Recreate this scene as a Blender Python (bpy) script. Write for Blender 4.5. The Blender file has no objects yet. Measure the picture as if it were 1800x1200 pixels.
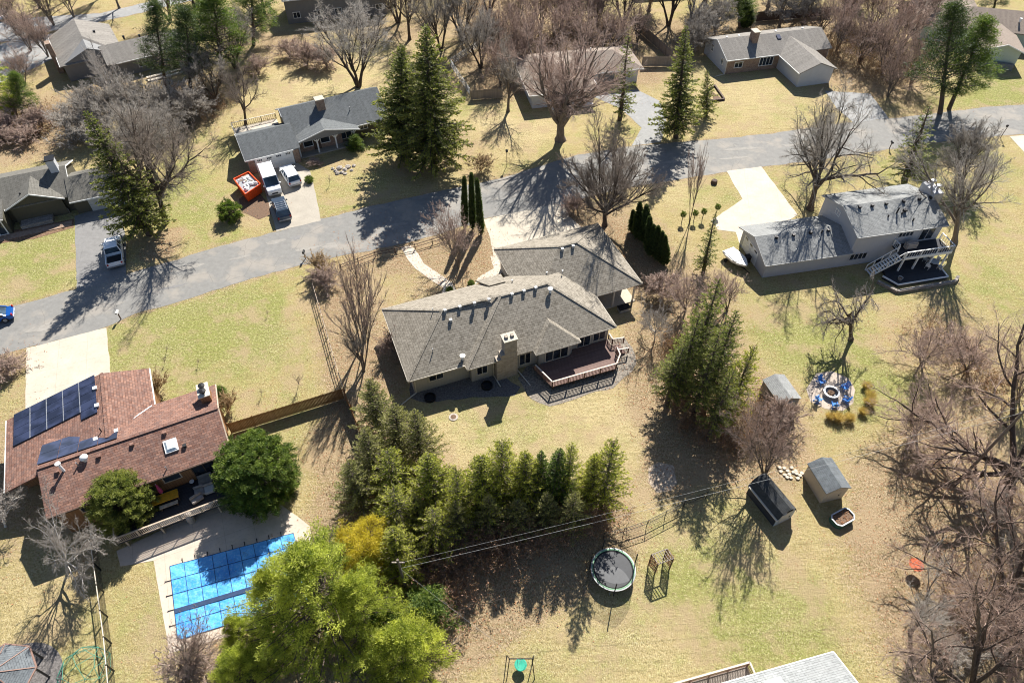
import bpy, math, random
import numpy as np
from math import sin, cos, tan, radians, pi, hypot, atan2
from mathutils import Vector, Matrix

# ------------------------------------------------------------------ camera, sky, sun, exposure
scene = bpy.context.scene
COL = scene.collection
CAM_H, PITCH = 58.0, radians(48.0)
FOC = 1200.0
cam_d = bpy.data.cameras.new("camera")
cam_d.sensor_width = 36.0
cam_d.lens = 24.0
cam_d.clip_start = 0.5
cam_d.clip_end = 3000.0
cam = bpy.data.objects.new("camera", cam_d)
cam.location = (0, 0, CAM_H)
cam.rotation_euler = (radians(90) - PITCH, 0, 0)
COL.objects.link(cam)
scene.camera = cam

SUN_EL, SUN_AZ = radians(42.0), radians(15.0)
world = bpy.data.worlds.new("World")
scene.world = world
world.use_nodes = True
wt = world.node_tree
for n in list(wt.nodes):
    wt.nodes.remove(n)
wo = wt.nodes.new("ShaderNodeOutputWorld")
wb = wt.nodes.new("ShaderNodeBackground")
sk = wt.nodes.new("ShaderNodeTexSky")
sk.sky_type = 'NISHITA'
sk.sun_disc = False
sk.sun_elevation = SUN_EL
sk.sun_rotation = SUN_AZ
sk.air_density = 0.8
sk.dust_density = 0.4
wb.inputs["Strength"].default_value = 0.062
wt.links.new(sk.outputs[0], wb.inputs["Color"])
wt.links.new(wb.outputs[0], wo.inputs["Surface"])
sun_d = bpy.data.lights.new("sun", 'SUN')
sun_d.energy = 5.0
sun_d.angle = radians(0.5)
sun_d.color = (1.0, 0.955, 0.88)
sun = bpy.data.objects.new("sun", sun_d)
sun.rotation_euler = (-(radians(90) - SUN_EL), 0, -SUN_AZ)
sun.location = (20, 80, 80)
COL.objects.link(sun)
scene.view_settings.view_transform = 'Standard'
scene.view_settings.look = 'None'
scene.view_settings.exposure = 1.15
scene.view_settings.gamma = 1.0
scene.render.engine = 'CYCLES'
scene.cycles.max_bounces = 5
scene.cycles.transparent_max_bounces = 6
scene.cycles.use_adaptive_sampling = True
scene.cycles.pixel_filter_type = 'BLACKMAN_HARRIS'
scene.cycles.filter_width = 1.05

# ------------------------------------------------------------------ measuring the photograph
CT, ST = cos(PITCH), sin(PITCH)
def at(px, py, z=0.0):
    """ground point (or point at height z) that a photo pixel looks at"""
    x = (px - 900) / FOC
    y = -(py - 600) / FOC
    d = (x, CT + y * ST, -ST + y * CT)
    t = (z - CAM_H) / d[2]
    return Vector((d[0] * t, d[1] * t, z))
def prow(p):
    zz = p[2] - CAM_H
    d = p[1] * CT - zz * ST
    u = p[1] * ST + zz * CT
    return 900 + FOC * p[0] / d, 600 - FOC * u / d
def height_for(b, ty):
    lo, hi = 0.2, 40.0
    for _ in range(40):
        m = (lo + hi) / 2
        if prow((b[0], b[1], m))[1] > ty:
            lo = m
        else:
            hi = m
    return lo

# ------------------------------------------------------------------ objects
def tag(o, label=None, cat=None, group=None, kind=None):
    if label: o["label"] = label
    if cat: o["category"] = cat
    if group: o["group"] = group
    if kind: o["kind"] = kind
    return o
def thing(name, label, cat, loc=(0, 0, 0), rotz=0.0, group=None):
    o = bpy.data.objects.new(name, None)
    o.empty_display_size = 0.5
    COL.objects.link(o)
    o.location = loc
    o.rotation_euler = (0, 0, rotz)
    return tag(o, label, cat, group)
def copy_tree(o, parent=None):
    c = o.copy()
    COL.objects.link(c)
    c.parent = parent
    for ch in [k for k in bpy.data.objects if k.parent == o]:
        copy_tree(ch, c)
    return c

class MB:
    """collects faces and builds ONE mesh with metre UVs laid on every face"""
    def __init__(s):
        s.v = []; s.f = []; s.smooth = False; s.mi = []; s.cur = 0
    def add(s, pts, faces):
        n = len(s.v)
        s.v += [tuple(p) for p in pts]
        s.f += [tuple(n + i for i in f) for f in faces]
        s.mi += [s.cur] * len(faces)
        return s
    def poly(s, pts):
        return s.add(pts, [tuple(range(len(pts)))])
    def box(s, x0, y0, z0, x1, y1, z1):
        return s.add([(x0, y0, z0), (x1, y0, z0), (x1, y1, z0), (x0, y1, z0), (x0, y0, z1), (x1, y0, z1), (x1, y1, z1), (x0, y1, z1)],
                     [(3, 2, 1, 0), (4, 5, 6, 7), (0, 1, 5, 4), (1, 2, 6, 5), (2, 3, 7, 6), (3, 0, 4, 7)])
    def rbox(s, c, size, rz=0.0, rx=0.0):
        M = Matrix.Translation(c) @ Matrix.Rotation(rz, 4, 'Z') @ Matrix.Rotation(rx, 4, 'X')
        a, b, h = size[0] / 2, size[1] / 2, size[2] / 2
        P = [M @ Vector(p) for p in [(-a, -b, -h), (a, -b, -h), (a, b, -h), (-a, b, -h), (-a, -b, h), (a, -b, h), (a, b, h), (-a, b, h)]]
        return s.add(P, [(3, 2, 1, 0), (4, 5, 6, 7), (0, 1, 5, 4), (1, 2, 6, 5), (2, 3, 7, 6), (3, 0, 4, 7)])
    def beam(s, p, q, w, h=None):
        """square bar between two points"""
        h = h or w
        p, q = Vector(p), Vector(q)
        d = (q - p).normalized()
        up = Vector((0, 0, 1)) if abs(d.z) < .95 else Vector((0, 1, 0))
        r = d.cross(up).normalized() * (w / 2)
        u = r.cross(d).normalized() * (h / 2)
        P = [p - r - u, p + r - u, p + r + u, p - r + u, q - r - u, q + r - u, q + r + u, q - r + u]
        return s.add(P, [(3, 2, 1, 0), (4, 5, 6, 7), (0, 1, 5, 4), (1, 2, 6, 5), (2, 3, 7, 6), (3, 0, 4, 7)])
    def tube(s, pts, r, n=6, r1=None, caps=True):
        pts = [Vector(p) for p in pts]
        K = len(pts)
        base = len(s.v)
        for i, p in enumerate(pts):
            d = (pts[min(i + 1, K - 1)] - pts[max(i - 1, 0)]).normalized()
            a = d.cross(Vector((0, 0, 1))) if abs(d.z) < .9 else d.cross(Vector((1, 0, 0)))
            a.normalize(); b = d.cross(a)
            rr = r if r1 is None else r + (r1 - r) * i / (K - 1)
            for k in range(n):
                t = 2 * pi * k / n
                s.v.append(tuple(p + a * cos(t) * rr + b * sin(t) * rr))
        for i in range(K - 1):
            for k in range(n):
                k2 = (k + 1) % n
                s.f.append((base + i * n + k, base + i * n + k2, base + (i + 1) * n + k2, base + (i + 1) * n + k)); s.mi.append(s.cur)
        if caps:
            s.f.append(tuple(base + k for k in reversed(range(n)))); s.mi.append(s.cur)
            s.f.append(tuple(base + (K - 1) * n + k for k in range(n))); s.mi.append(s.cur)
        return s
    def prism(s, pts, z0, z1):
        n = len(pts)
        a = sum(pts[i][0] * pts[(i + 1) % n][1] - pts[(i + 1) % n][0] * pts[i][1] for i in range(n))
        if a < 0: pts = pts[::-1]
        V = [(p[0], p[1], z0) for p in pts] + [(p[0], p[1], z1) for p in pts]
        F = [tuple(reversed(range(n))), tuple(range(n, 2 * n))] + [(i, (i + 1) % n, n + (i + 1) % n, n + i) for i in range(n)]
        return s.add(V, F)
    def extr(s, pts, off):
        """extrude a planar polygon (3D points) by a vector"""
        n = len(pts); off = Vector(off)
        V = [tuple(Vector(p)) for p in pts] + [tuple(Vector(p) + off) for p in pts]
        return s.add(V, [tuple(reversed(range(n))), tuple(range(n, 2 * n))] + [(i, (i + 1) % n, n + (i + 1) % n, n + i) for i in range(n)])
    def lathe(s, prof, n=16, c=(0, 0, 0)):
        base = len(s.v)
        for (r, z) in prof:
            for k in range(n):
                t = 2 * pi * k / n
                s.v.append((c[0] + r * cos(t), c[1] + r * sin(t), c[2] + z))
        for i in range(len(prof) - 1):
            for k in range(n):
                k2 = (k + 1) % n
                s.f.append((base + i * n + k, base + i * n + k2, base + (i + 1) * n + k2, base + (i + 1) * n + k)); s.mi.append(s.cur)
        return s
    def build(s, name, mat, parent=None, bevel=0.0, smooth=False, recalc=True):
        me = bpy.data.meshes.new(name)
        me.from_pydata(s.v, [], s.f)
        mats = mat if isinstance(mat, (list, tuple)) else [mat]
        for m in mats: me.materials.append(m)
        if len(mats) > 1:
            me.polygons.foreach_set("material_index", s.mi)
        if recalc or bevel > 0:
            import bmesh
            bm = bmesh.new(); bm.from_mesh(me)
            if recalc: bmesh.ops.recalc_face_normals(bm, faces=bm.faces)
            if bevel > 0:
                bmesh.ops.bevel(bm, geom=[e for e in bm.edges if len(e.link_faces) == 2 and e.calc_face_angle(0) > .5], offset=bevel, segments=2, affect='EDGES', clamp_overlap=True)
            bm.to_mesh(me); bm.free()
        uvl = me.uv_layers.new(name="UVMap")
        for p in me.polygons:
            n = p.normal
            h = Vector((0, 0, 1)).cross(n)
            if h.length < .02: h = Vector((1, 0, 0))
            h.normalize(); t = n.cross(h)
            for li in p.loop_indices:
                co = me.vertices[me.loops[li].vertex_index].co
                uvl.data[li].uv = (co.dot(h), co.dot(t))
            if smooth: p.use_smooth = True
        o = bpy.data.objects.new(name, me)
        COL.objects.link(o)
        if parent is not None: o.parent = parent
        return o

# ------------------------------------------------------------------ materials
class NT:
    def __init__(s, name):
        s.m = bpy.data.materials.new(name)
        s.m.use_nodes = True
        s.t = s.m.node_tree
        s.b = s.t.nodes["Principled BSDF"]
        s.out = s.t.nodes["Material Output"]
    def n(s, typ, **kw):
        nd = s.t.nodes.new("ShaderNode" + typ)
        for k, v in kw.items(): setattr(nd, k, v)
        return nd
    def l(s, a, b): s.t.links.new(a, b)
    def pos(s):
        return s.n("NewGeometry").outputs["Position"]
    def uv(s):
        return s.n("TexCoord").outputs["UV"]
    def obj(s):
        return s.n("TexCoord").outputs["Object"]
    def noise(s, vec, scale, detail=3.0, rough=.55, dist=0.0):
        nd = s.n("TexNoise")
        nd.inputs["Scale"].default_value = scale
        nd.inputs["Detail"].default_value = detail
        nd.inputs["Roughness"].default_value = rough
        nd.inputs["Distortion"].default_value = dist
        s.l(vec, nd.inputs["Vector"])
        return nd.outputs["Fac"]
    def scale(s, vec, sx, sy, sz, rz=0.0):
        nd = s.n("Mapping")
        nd.inputs["Scale"].default_value = (sx, sy, sz)
        nd.inputs["Rotation"].default_value = (0, 0, rz)
        s.l(vec, nd.inputs["Vector"])
        return nd.outputs[0]
    def ramp(s, fac, stops):
        nd = s.n("ValToRGB")
        el = nd.color_ramp.elements
        while len(el) < len(stops): el.new(.5)
        for e, (p, c) in zip(el, stops):
            e.position = p
            e.color = (c, c, c, 1) if not isinstance(c, tuple) else (*c, 1)
        s.l(fac, nd.inputs[0])
        return nd.outputs[0]
    def mix(s, fac, a, b, mode='MIX'):
        nd = s.n("Mix", data_type='RGBA', blend_type=mode)
        if isinstance(fac, (int, float)): nd.inputs[0].default_value = fac
        else: s.l(fac, nd.inputs[0])
        for sock, v in ((nd.inputs[6], a), (nd.inputs[7], b)):
            if isinstance(v, tuple): sock.default_value = (*v, 1)
            else: s.l(v, sock)
        return nd.outputs[2]
    def math(s, op, a, b=0.0, clamp=False):
        nd = s.n("Math", operation=op, use_clamp=clamp)
        for sock, v in zip(nd.inputs, (a, b)):
            if isinstance(v, (int, float)): sock.default_value = v
            else: s.l(v, sock)
        return nd.outputs[0]
    def base(s, c, rough=.8, metal=0.0, spec=.3):
        if isinstance(c, tuple): s.b.inputs["Base Color"].default_value = (*c, 1)
        else: s.l(c, s.b.inputs["Base Color"])
        s.b.inputs["Roughness"].default_value = rough
        s.b.inputs["Metallic"].default_value = metal
        s.b.inputs["Specular IOR Level"].default_value = spec
        return s
    def bump(s, h, strength=.5, dist=.05):
        nd = s.n("Bump")
        nd.inputs["Strength"].default_value = strength
        nd.inputs["Distance"].default_value = dist
        s.l(h, nd.inputs["Height"])
        s.l(nd.outputs[0], s.b.inputs["Normal"])
        return s
def k(c, f): return tuple(min(1, x * f) for x in c)

def plain(name, c, rough=.7, metal=0.0, var=.18, scale=3.0, spec=.3):
    t = NT(name)
    f = t.noise(t.obj(), scale, 4)
    col = t.mix(t.ramp(f, [(.3, 0.0), (.7, 1.0)]), k(c, 1 - var), k(c, 1 + var))
    t.base(col, rough, metal, spec)
    return t.m
def shingle(name, c1, c2, c3, row=.18, streak=.25):
    t = NT(name)
    uv = t.uv()
    br = t.n("TexBrick")
    br.inputs["Scale"].default_value = 1.0
    br.inputs["Brick Width"].default_value = .42
    br.inputs["Row Height"].default_value = row
    br.inputs["Mortar Size"].default_value = .018
    br.inputs["Mortar Smooth"].default_value = .3
    br.inputs["Bias"].default_value = 0.0
    br.inputs["Color1"].default_value = (*c1, 1)
    br.inputs["Color2"].default_value = (*c2, 1)
    br.inputs["Mortar"].default_value = (*k(c1, .42), 1)
    t.l(uv, br.inputs["Vector"])
    n1 = t.noise(t.pos(), 3.2, 5, .7)
    col = t.mix(t.ramp(n1, [(.42, 0.0), (.62, 1.0)]), br.outputs["Color"], c3, 'MIX')
    col = t.mix(.55, br.outputs["Color"], col)
    n2 = t.noise(t.pos(), .35, 3)
    col = t.mix(t.ramp(n2, [(.35, 0.0), (.7, streak)]), col, k(c3, .55))
    n3 = t.noise(t.scale(uv, 1.6, .12, 1), 1.0, 3)      # weathering that runs down the slope
    col = t.mix(t.ramp(n3, [(.45, 0.0), (.75, streak)]), col, k(c2, 1.35))
    t.base(col, .92, 0, .15)
    t.bump(t.math('ADD', br.outputs["Fac"], t.math('MULTIPLY', n1, -.6)), .5, -.02)
    return t.m
def siding(name, c, row=.2, vertical=False, dark=.72):
    t = NT(name)
    uv = t.uv()
    w = t.n("TexWave", wave_type='BANDS', bands_direction='X' if vertical else 'Y', wave_profile='SAW')
    w.inputs["Scale"].default_value = 1 / row / 3.18
    w.inputs["Distortion"].default_value = 0
    t.l(uv, w.inputs["Vector"])
    n = t.noise(t.pos(), 1.3, 4)
    col = t.mix(t.ramp(w.outputs["Fac"], [(.0, 1.0), (.14, 0.0)]), c, k(c, dark))
    col = t.mix(t.ramp(n, [(.3, 0.0), (.75, .35)]), col, k(c, .75))
    t.base(col, .7, 0, .3)
    t.bump(w.outputs["Fac"], .4, .02)
    return t.m
def brick(name, c1, c2, mortar, bw=.3, rh=.1, ms=.012):
    t = NT(name)
    br = t.n("TexBrick")
    br.inputs["Scale"].default_value = 1.0
    br.inputs["Brick Width"].default_value = bw
    br.inputs["Row Height"].default_value = rh
    br.inputs["Mortar Size"].default_value = ms
    br.inputs["Color1"].default_value = (*c1, 1)
    br.inputs["Color2"].default_value = (*c2, 1)
    br.inputs["Mortar"].default_value = (*mortar, 1)
    t.l(t.uv(), br.inputs["Vector"])
    n = t.noise(t.pos(), 2.5, 4)
    col = t.mix(t.ramp(n, [(.4, 0.0), (.7, .5)]), br.outputs["Color"], k(c1, .5))
    t.base(col, .9, 0, .2)
    t.bump(br.outputs["Fac"], .4, -.01)
    return t.m
def boards(name, c1, c2, w=.14, vertical=True, rough=.75):
    t = NT(name)
    uv = t.uv()
    br = t.n("TexBrick")
    br.inputs["Scale"].default_value = 1.0
    br.inputs["Brick Width"].default_value = 4.0
    br.inputs["Row Height"].default_value = w
    br.inputs["Mortar Size"].default_value = .012
    br.inputs["Color1"].default_value = (*c1, 1)
    br.inputs["Color2"].default_value = (*c2, 1)
    br.inputs["Mortar"].default_value = (*k(c1, .3), 1)
    t.l(t.scale(uv, 1, 1, 1, pi / 2 if vertical else 0), br.inputs["Vector"])
    n = t.noise(t.pos(), 2.2, 4)
    col = t.mix(t.ramp(n, [(.35, 0.0), (.7, .45)]), br.outputs["Color"], k(c2, .6))
    t.base(col, rough, 0, .25)
    return t.m
def glassy(name, c=(.015, .02, .028), rough=.08):
    t = NT(name)
    n = t.noise(t.pos(), .8, 2)
    t.base(t.mix(t.ramp(n, [(.4, 0.0), (.6, 1.0)]), c, k(c, 2.2)), rough, 0, .6)
    return t.m
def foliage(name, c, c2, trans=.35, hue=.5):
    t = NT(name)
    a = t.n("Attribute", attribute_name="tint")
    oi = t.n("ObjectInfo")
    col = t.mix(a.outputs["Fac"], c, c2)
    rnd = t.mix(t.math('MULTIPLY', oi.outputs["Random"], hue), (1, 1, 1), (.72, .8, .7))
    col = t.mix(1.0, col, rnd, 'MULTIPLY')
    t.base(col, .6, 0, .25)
    tr = t.n("BsdfTranslucent")
    t.l(t.mix(1.0, col, (1.5, 1.6, .8), 'MULTIPLY'), tr.inputs["Color"])
    ms = t.n("MixShader")
    ms.inputs[0].default_value = trans
    t.l(t.b.outputs[0], ms.inputs[1]); t.l(tr.outputs[0], ms.inputs[2])
    t.l(ms.outputs[0], t.out.inputs["Surface"])
    return t.m
def bark(name, c, c2, scale=5.0):
    t = NT(name)
    f = t.noise(t.scale(t.obj(), 1, 1, .25), scale, 4, .65)
    oi = t.n("ObjectInfo")
    col = t.mix(t.ramp(f, [(.35, 0.0), (.65, 1.0)]), c, c2)
    col = t.mix(t.math('MULTIPLY', oi.outputs["Random"], .5), col, k(c, .7))
    t.base(col, .9, 0, .2)
    return t.m

M = {}
M['roof_main'] = shingle('roof_taupe', (.165, .145, .115), (.28, .25, .205), (.36, .325, .27), .26, .1)
M['roof_grey'] = shingle('roof_slate', (.115, .122, .125), (.15, .16, .163), (.17, .18, .185), .16, .3)
M['roof_silver'] = shingle('roof_silver', (.21, .215, .215), (.28, .285, .28), (.31, .315, .305), .18, .3)
M['roof_brown'] = shingle('roof_redbrown', (.15, .075, .056), (.30, .165, .12), (.16, .12, .11), .24, .15)
M['roof_left'] = shingle('roof_warmgrey', (.12, .115, .10), (.155, .148, .13), (.18, .172, .155), .17, .3)
M['roof_tan'] = shingle('roof_tan', (.25, .2, .165), (.30, .245, .2), (.33, .28, .235), .17, .2)
M['roof_bright'] = shingle('roof_bright', (.23, .24, .24), (.30, .31, .31), (.34, .35, .345), .18, .3)
M['roof_dusty'] = shingle('roof_dusty', (.2, .185, .165), (.25, .232, .21), (.28, .262, .24), .17, .4)
M['shed_roof'] = shingle('roof_shed', (.10, .11, .12), (.14, .155, .165), (.17, .185, .195), .17, .4)
M['white'] = plain('white_paint', (.72, .72, .70), .5, var=.06)
M['cream'] = plain('cream_trim', (.55, .5, .42), .6, var=.08)
M['trimgrey'] = plain('grey_trim', (.42, .42, .41), .6, var=.06)
M['beige_siding'] = siding('beige_siding', (.40, .375, .33), .3, True)
M['white_siding'] = siding('white_siding', (.52, .53, .55), .14)
M['lilac_siding'] = siding('pale_siding', (.43, .44, .47), .16)
M['olive_siding'] = siding('olive_siding', (.085, .078, .055), .16)
M['mint_siding'] = siding('mint_siding', (.5, .56, .47), .16)
M['grey_siding'] = siding('grey_siding', (.2, .2, .2), .16)
M['tan_siding'] = siding('tan_siding', (.50, .43, .33), .35, True, .9)
M['cedar_siding'] = boards('cedar_siding', (.24, .12, .055), (.30, .16, .08), .25)
M['buff_brick'] = brick('buff_brick', (.40, .34, .27), (.30, .25, .20), (.42, .38, .32), .35, .13, .018)
M['red_brick'] = brick('red_brick', (.24, .135, .09), (.34, .21, .14), (.36, .32, .27), .35, .13, .02)
M['stone'] = brick('stone_wall', (.38, .34, .3), (.22, .19, .17), (.12, .11, .1), .45, .2, .02)
M['glass'] = glassy('window_glass')
M['skyglass'] = plain('skylight_dome', (.62, .68, .68), .2, spec=.6)
M['concrete'] = None
M['dark_metal'] = plain('dark_metal', (.03, .03, .032), .45, .6)
M['grey_metal'] = plain('grey_metal', (.4, .41, .42), .4, .6)
M['white_metal'] = plain('white_metal', (.75, .75, .74), .35)
M['black'] = plain('black_rubber', (.018, .018, .02), .7)
M['fence_wood'] = boards('fence_wood', (.23, .115, .045), (.32, .17, .075), .14)
M['grey_wood'] = boards('weathered_wood', (.25, .21, .175), (.33, .285, .245), .14)
M['rail_wood'] = plain('rail_wood', (.42, .34, .26), .8, var=.3)
M['dark_wood'] = plain('dark_wood', (.09, .06, .045), .8, var=.3)
M['deck_red'] = boards('deck_redbrown', (.155, .095, .08), (.20, .13, .11), .14, False)
M['deck_rail'] = plain('deck_rail_redbrown', (.24, .15, .12), .7, var=.2)
M['deck_top'] = plain('deck_rail_pale', (.55, .47, .40), .7, var=.12)
M['deck_dark'] = boards('deck_charcoal', (.035, .037, .045), (.05, .052, .06), .14, False)
M['panel'] = glassy('solar_cell', (.016, .02, .04), .3)
M['blue_chair'] = plain('blue_plastic', (.02, .20, .62), .4, var=.12)
M['orange_metal'] = plain('orange_steel', (.72, .085, .015), .45, var=.15)
M['tan_mulch'] = plain('tan_mulch', (.36, .29, .22), .95, var=.45, scale=5)
M['rock'] = plain('rock', (.36, .32, .28), .9, var=.35, scale=6)
M['soil'] = plain('soil', (.14, .09, .06), .95, var=.4, scale=8)
M['green_plastic'] = plain('green_plastic', (.05, .12, .085), .5)
M['yellow'] = plain('yellow_wood', (.62, .30, .02), .55)
M['pink'] = plain('pink_canvas', (.50, .06, .16), .7)
M['furniture'] = plain('grey_cushion', (.30, .27, .25), .8)
M['paint_white'] = plain('car_white', (.78, .79, .80), .25, var=.03, spec=.6)
M['paint_slate'] = plain('car_slate', (.06, .085, .12), .25, .5, var=.05, spec=.6)
M['paint_blue'] = plain('car_blue', (.01, .09, .35), .25, .3, var=.05, spec=.6)
M['carglass'] = glassy('car_glass', (.02, .035, .05), .05)
M['tyre'] = plain('tyre', (.015, .015, .016), .8)
M['red_lamp'] = plain('tail_lamp', (.35, .01, .01), .3)
M['bark_grey'] = bark('bark_grey', (.13, .105, .085), (.22, .185, .155))
M['bark_dark'] = bark('bark_dark', (.075, .058, .045), (.14, .11, .09))
M['bark_pale'] = bark('bark_pale', (.42, .39, .36), (.58, .55, .51))
M['twig_grey'] = bark('twig_grey', (.28, .25, .215), (.56, .51, .45))
M['twig_pink'] = bark('twig_pink', (.33, .235, .19), (.62, .47, .39))
M['twig_dark'] = bark('twig_dark', (.19, .15, .12), (.40, .335, .275))
M['twig_pale'] = bark('twig_pale', (.33, .29, .255), (.54, .49, .44))
M['twig_tan'] = bark('twig_tan', (.34, .235, .13), (.5, .37, .2))
M['leaf_rust'] = bark('leaf_rust', (.3, .14, .07), (.42, .24, .13))
M['f_spruce'] = foliage('needles_spruce', (.04, .065, .02), (.30, .30, .09), .4)
M['f_dark'] = foliage('needles_dark', (.022, .045, .018), (.10, .13, .04), .3)
M['f_pine'] = foliage('needles_pine', (.035, .075, .015), (.20, .25, .055), .36)
M['f_gold'] = foliage('needles_yellowgreen', (.11, .15, .025), (.56, .56, .12), .5)
M['f_cedar'] = foliage('needles_cedar', (.075, .10, .02), (.50, .48, .11), .5)
M['f_olive'] = foliage('needles_olive', (.07, .08, .03), (.40, .38, .17), .45)
M['f_yellow'] = foliage('leaves_yellow', (.34, .27, .03), (.62, .5, .07), .45)
M['f_olive2'] = foliage('needles_olivegreen', (.05, .075, .02), (.32, .33, .10), .42)
M['f_rust'] = foliage('leaves_rust', (.13, .065, .04), (.42, .25, .16), .25)
M['f_grass'] = foliage('straw', (.42, .29, .13), (.66, .5, .28), .3)

# ------------------------------------------------------------------ ground, roads, pavings
rng = np.random.default_rng(7)
def build_ground_mat():
    t = NT('lawn')
    p = t.pos()
    a = t.n("Attribute", attribute_name="cover")
    sep = t.n("SeparateColor"); t.l(a.outputs["Color"], sep.inputs[0])
    green, litter, bright = sep.outputs[0], sep.outputs[1], sep.outputs[2]
    big = t.noise(p, .09, 4, .6)
    mid = t.noise(p, .55, 4, .62)
    fine = t.noise(p, 3.6, 5, .8)
    grain = t.noise(t.scale(p, 1, .55, 1, .5), 9.0, 4, .8)
    blade = t.noise(t.scale(p, 1, .4, 1, -.7), 14.0, 3, .8)
    dry = t.mix(t.ramp(mid, [(.3, 0.0), (.7, 1.0)]), (.31, .245, .105), (.45, .365, .18))
    dry = t.mix(bright, dry, (.55, .445, .265))
    grn = t.mix(t.ramp(fine, [(.3, 0.0), (.7, 1.0)]), (.165, .185, .05), (.31, .31, .095))
    gw = t.math('ADD', green, t.math('MULTIPLY', t.math('SUBTRACT', mid, .5), 1.5))
    gw = t.math('ADD', gw, t.math('MULTIPLY', t.math('SUBTRACT', fine, .5), 1.1))
    gw = t.math('ADD', gw, t.math('MULTIPLY', t.math('SUBTRACT', big, .5), 2.2))
    col = t.mix(t.ramp(gw, [(.22, 0.0), (.78, 1.0)]), dry, grn)
    leafc = t.mix(t.ramp(grain, [(.35, 0.0), (.65, 1.0)]), (.13, .085, .05), (.44, .32, .20))
    lw = t.math('ADD', litter, t.math('MULTIPLY', t.math('SUBTRACT', fine, .5), 1.3))
    lw = t.math('ADD', lw, t.math('MULTIPLY', t.math('SUBTRACT', mid, .5), .9))
    col = t.mix(t.ramp(lw, [(.35, 0.0), (.6, 1.0)]), col, leafc)
    rough_ = t.ramp(t.noise(p, .16, 4, .65), [(.36, .18), (.62, 1.0)])
    col = t.mix(t.math('MULTIPLY', rough_, t.ramp(grain, [(.38, .9), (.5, 0.0)])), col, (.10, .075, .033), 'MIX')
    col = t.mix(t.math('MULTIPLY', rough_, t.ramp(blade, [(.52, 0.0), (.66, .75)])), col, (.72, .63, .41))
    strk = t.noise(t.scale(p, .35, 2.2, 1, .35), 1.1, 4, .7)
    col = t.mix(t.ramp(strk, [(.38, .4), (.5, 0.0)]), col, (.22, .185, .08))
    col = t.mix(t.ramp(fine, [(.36, .62), (.48, 0.0)]), col, (.13, .11, .045))
    col = t.mix(t.ramp(fine, [(.54, 0.0), (.66, .45)]), col, (.66, .58, .38))
    worn = t.noise(p, .22, 5, .7)
    col = t.mix(t.ramp(worn, [(.50, 0.0), (.62, .7)]), col, (.36, .27, .165))
    t.base(col, .95, 0, .05)
    h = t.math('ADD', grain, t.math('ADD', t.math('MULTIPLY', fine, 1.6), blade))
    t.bump(h, .8, .09)
    return t.m

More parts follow.
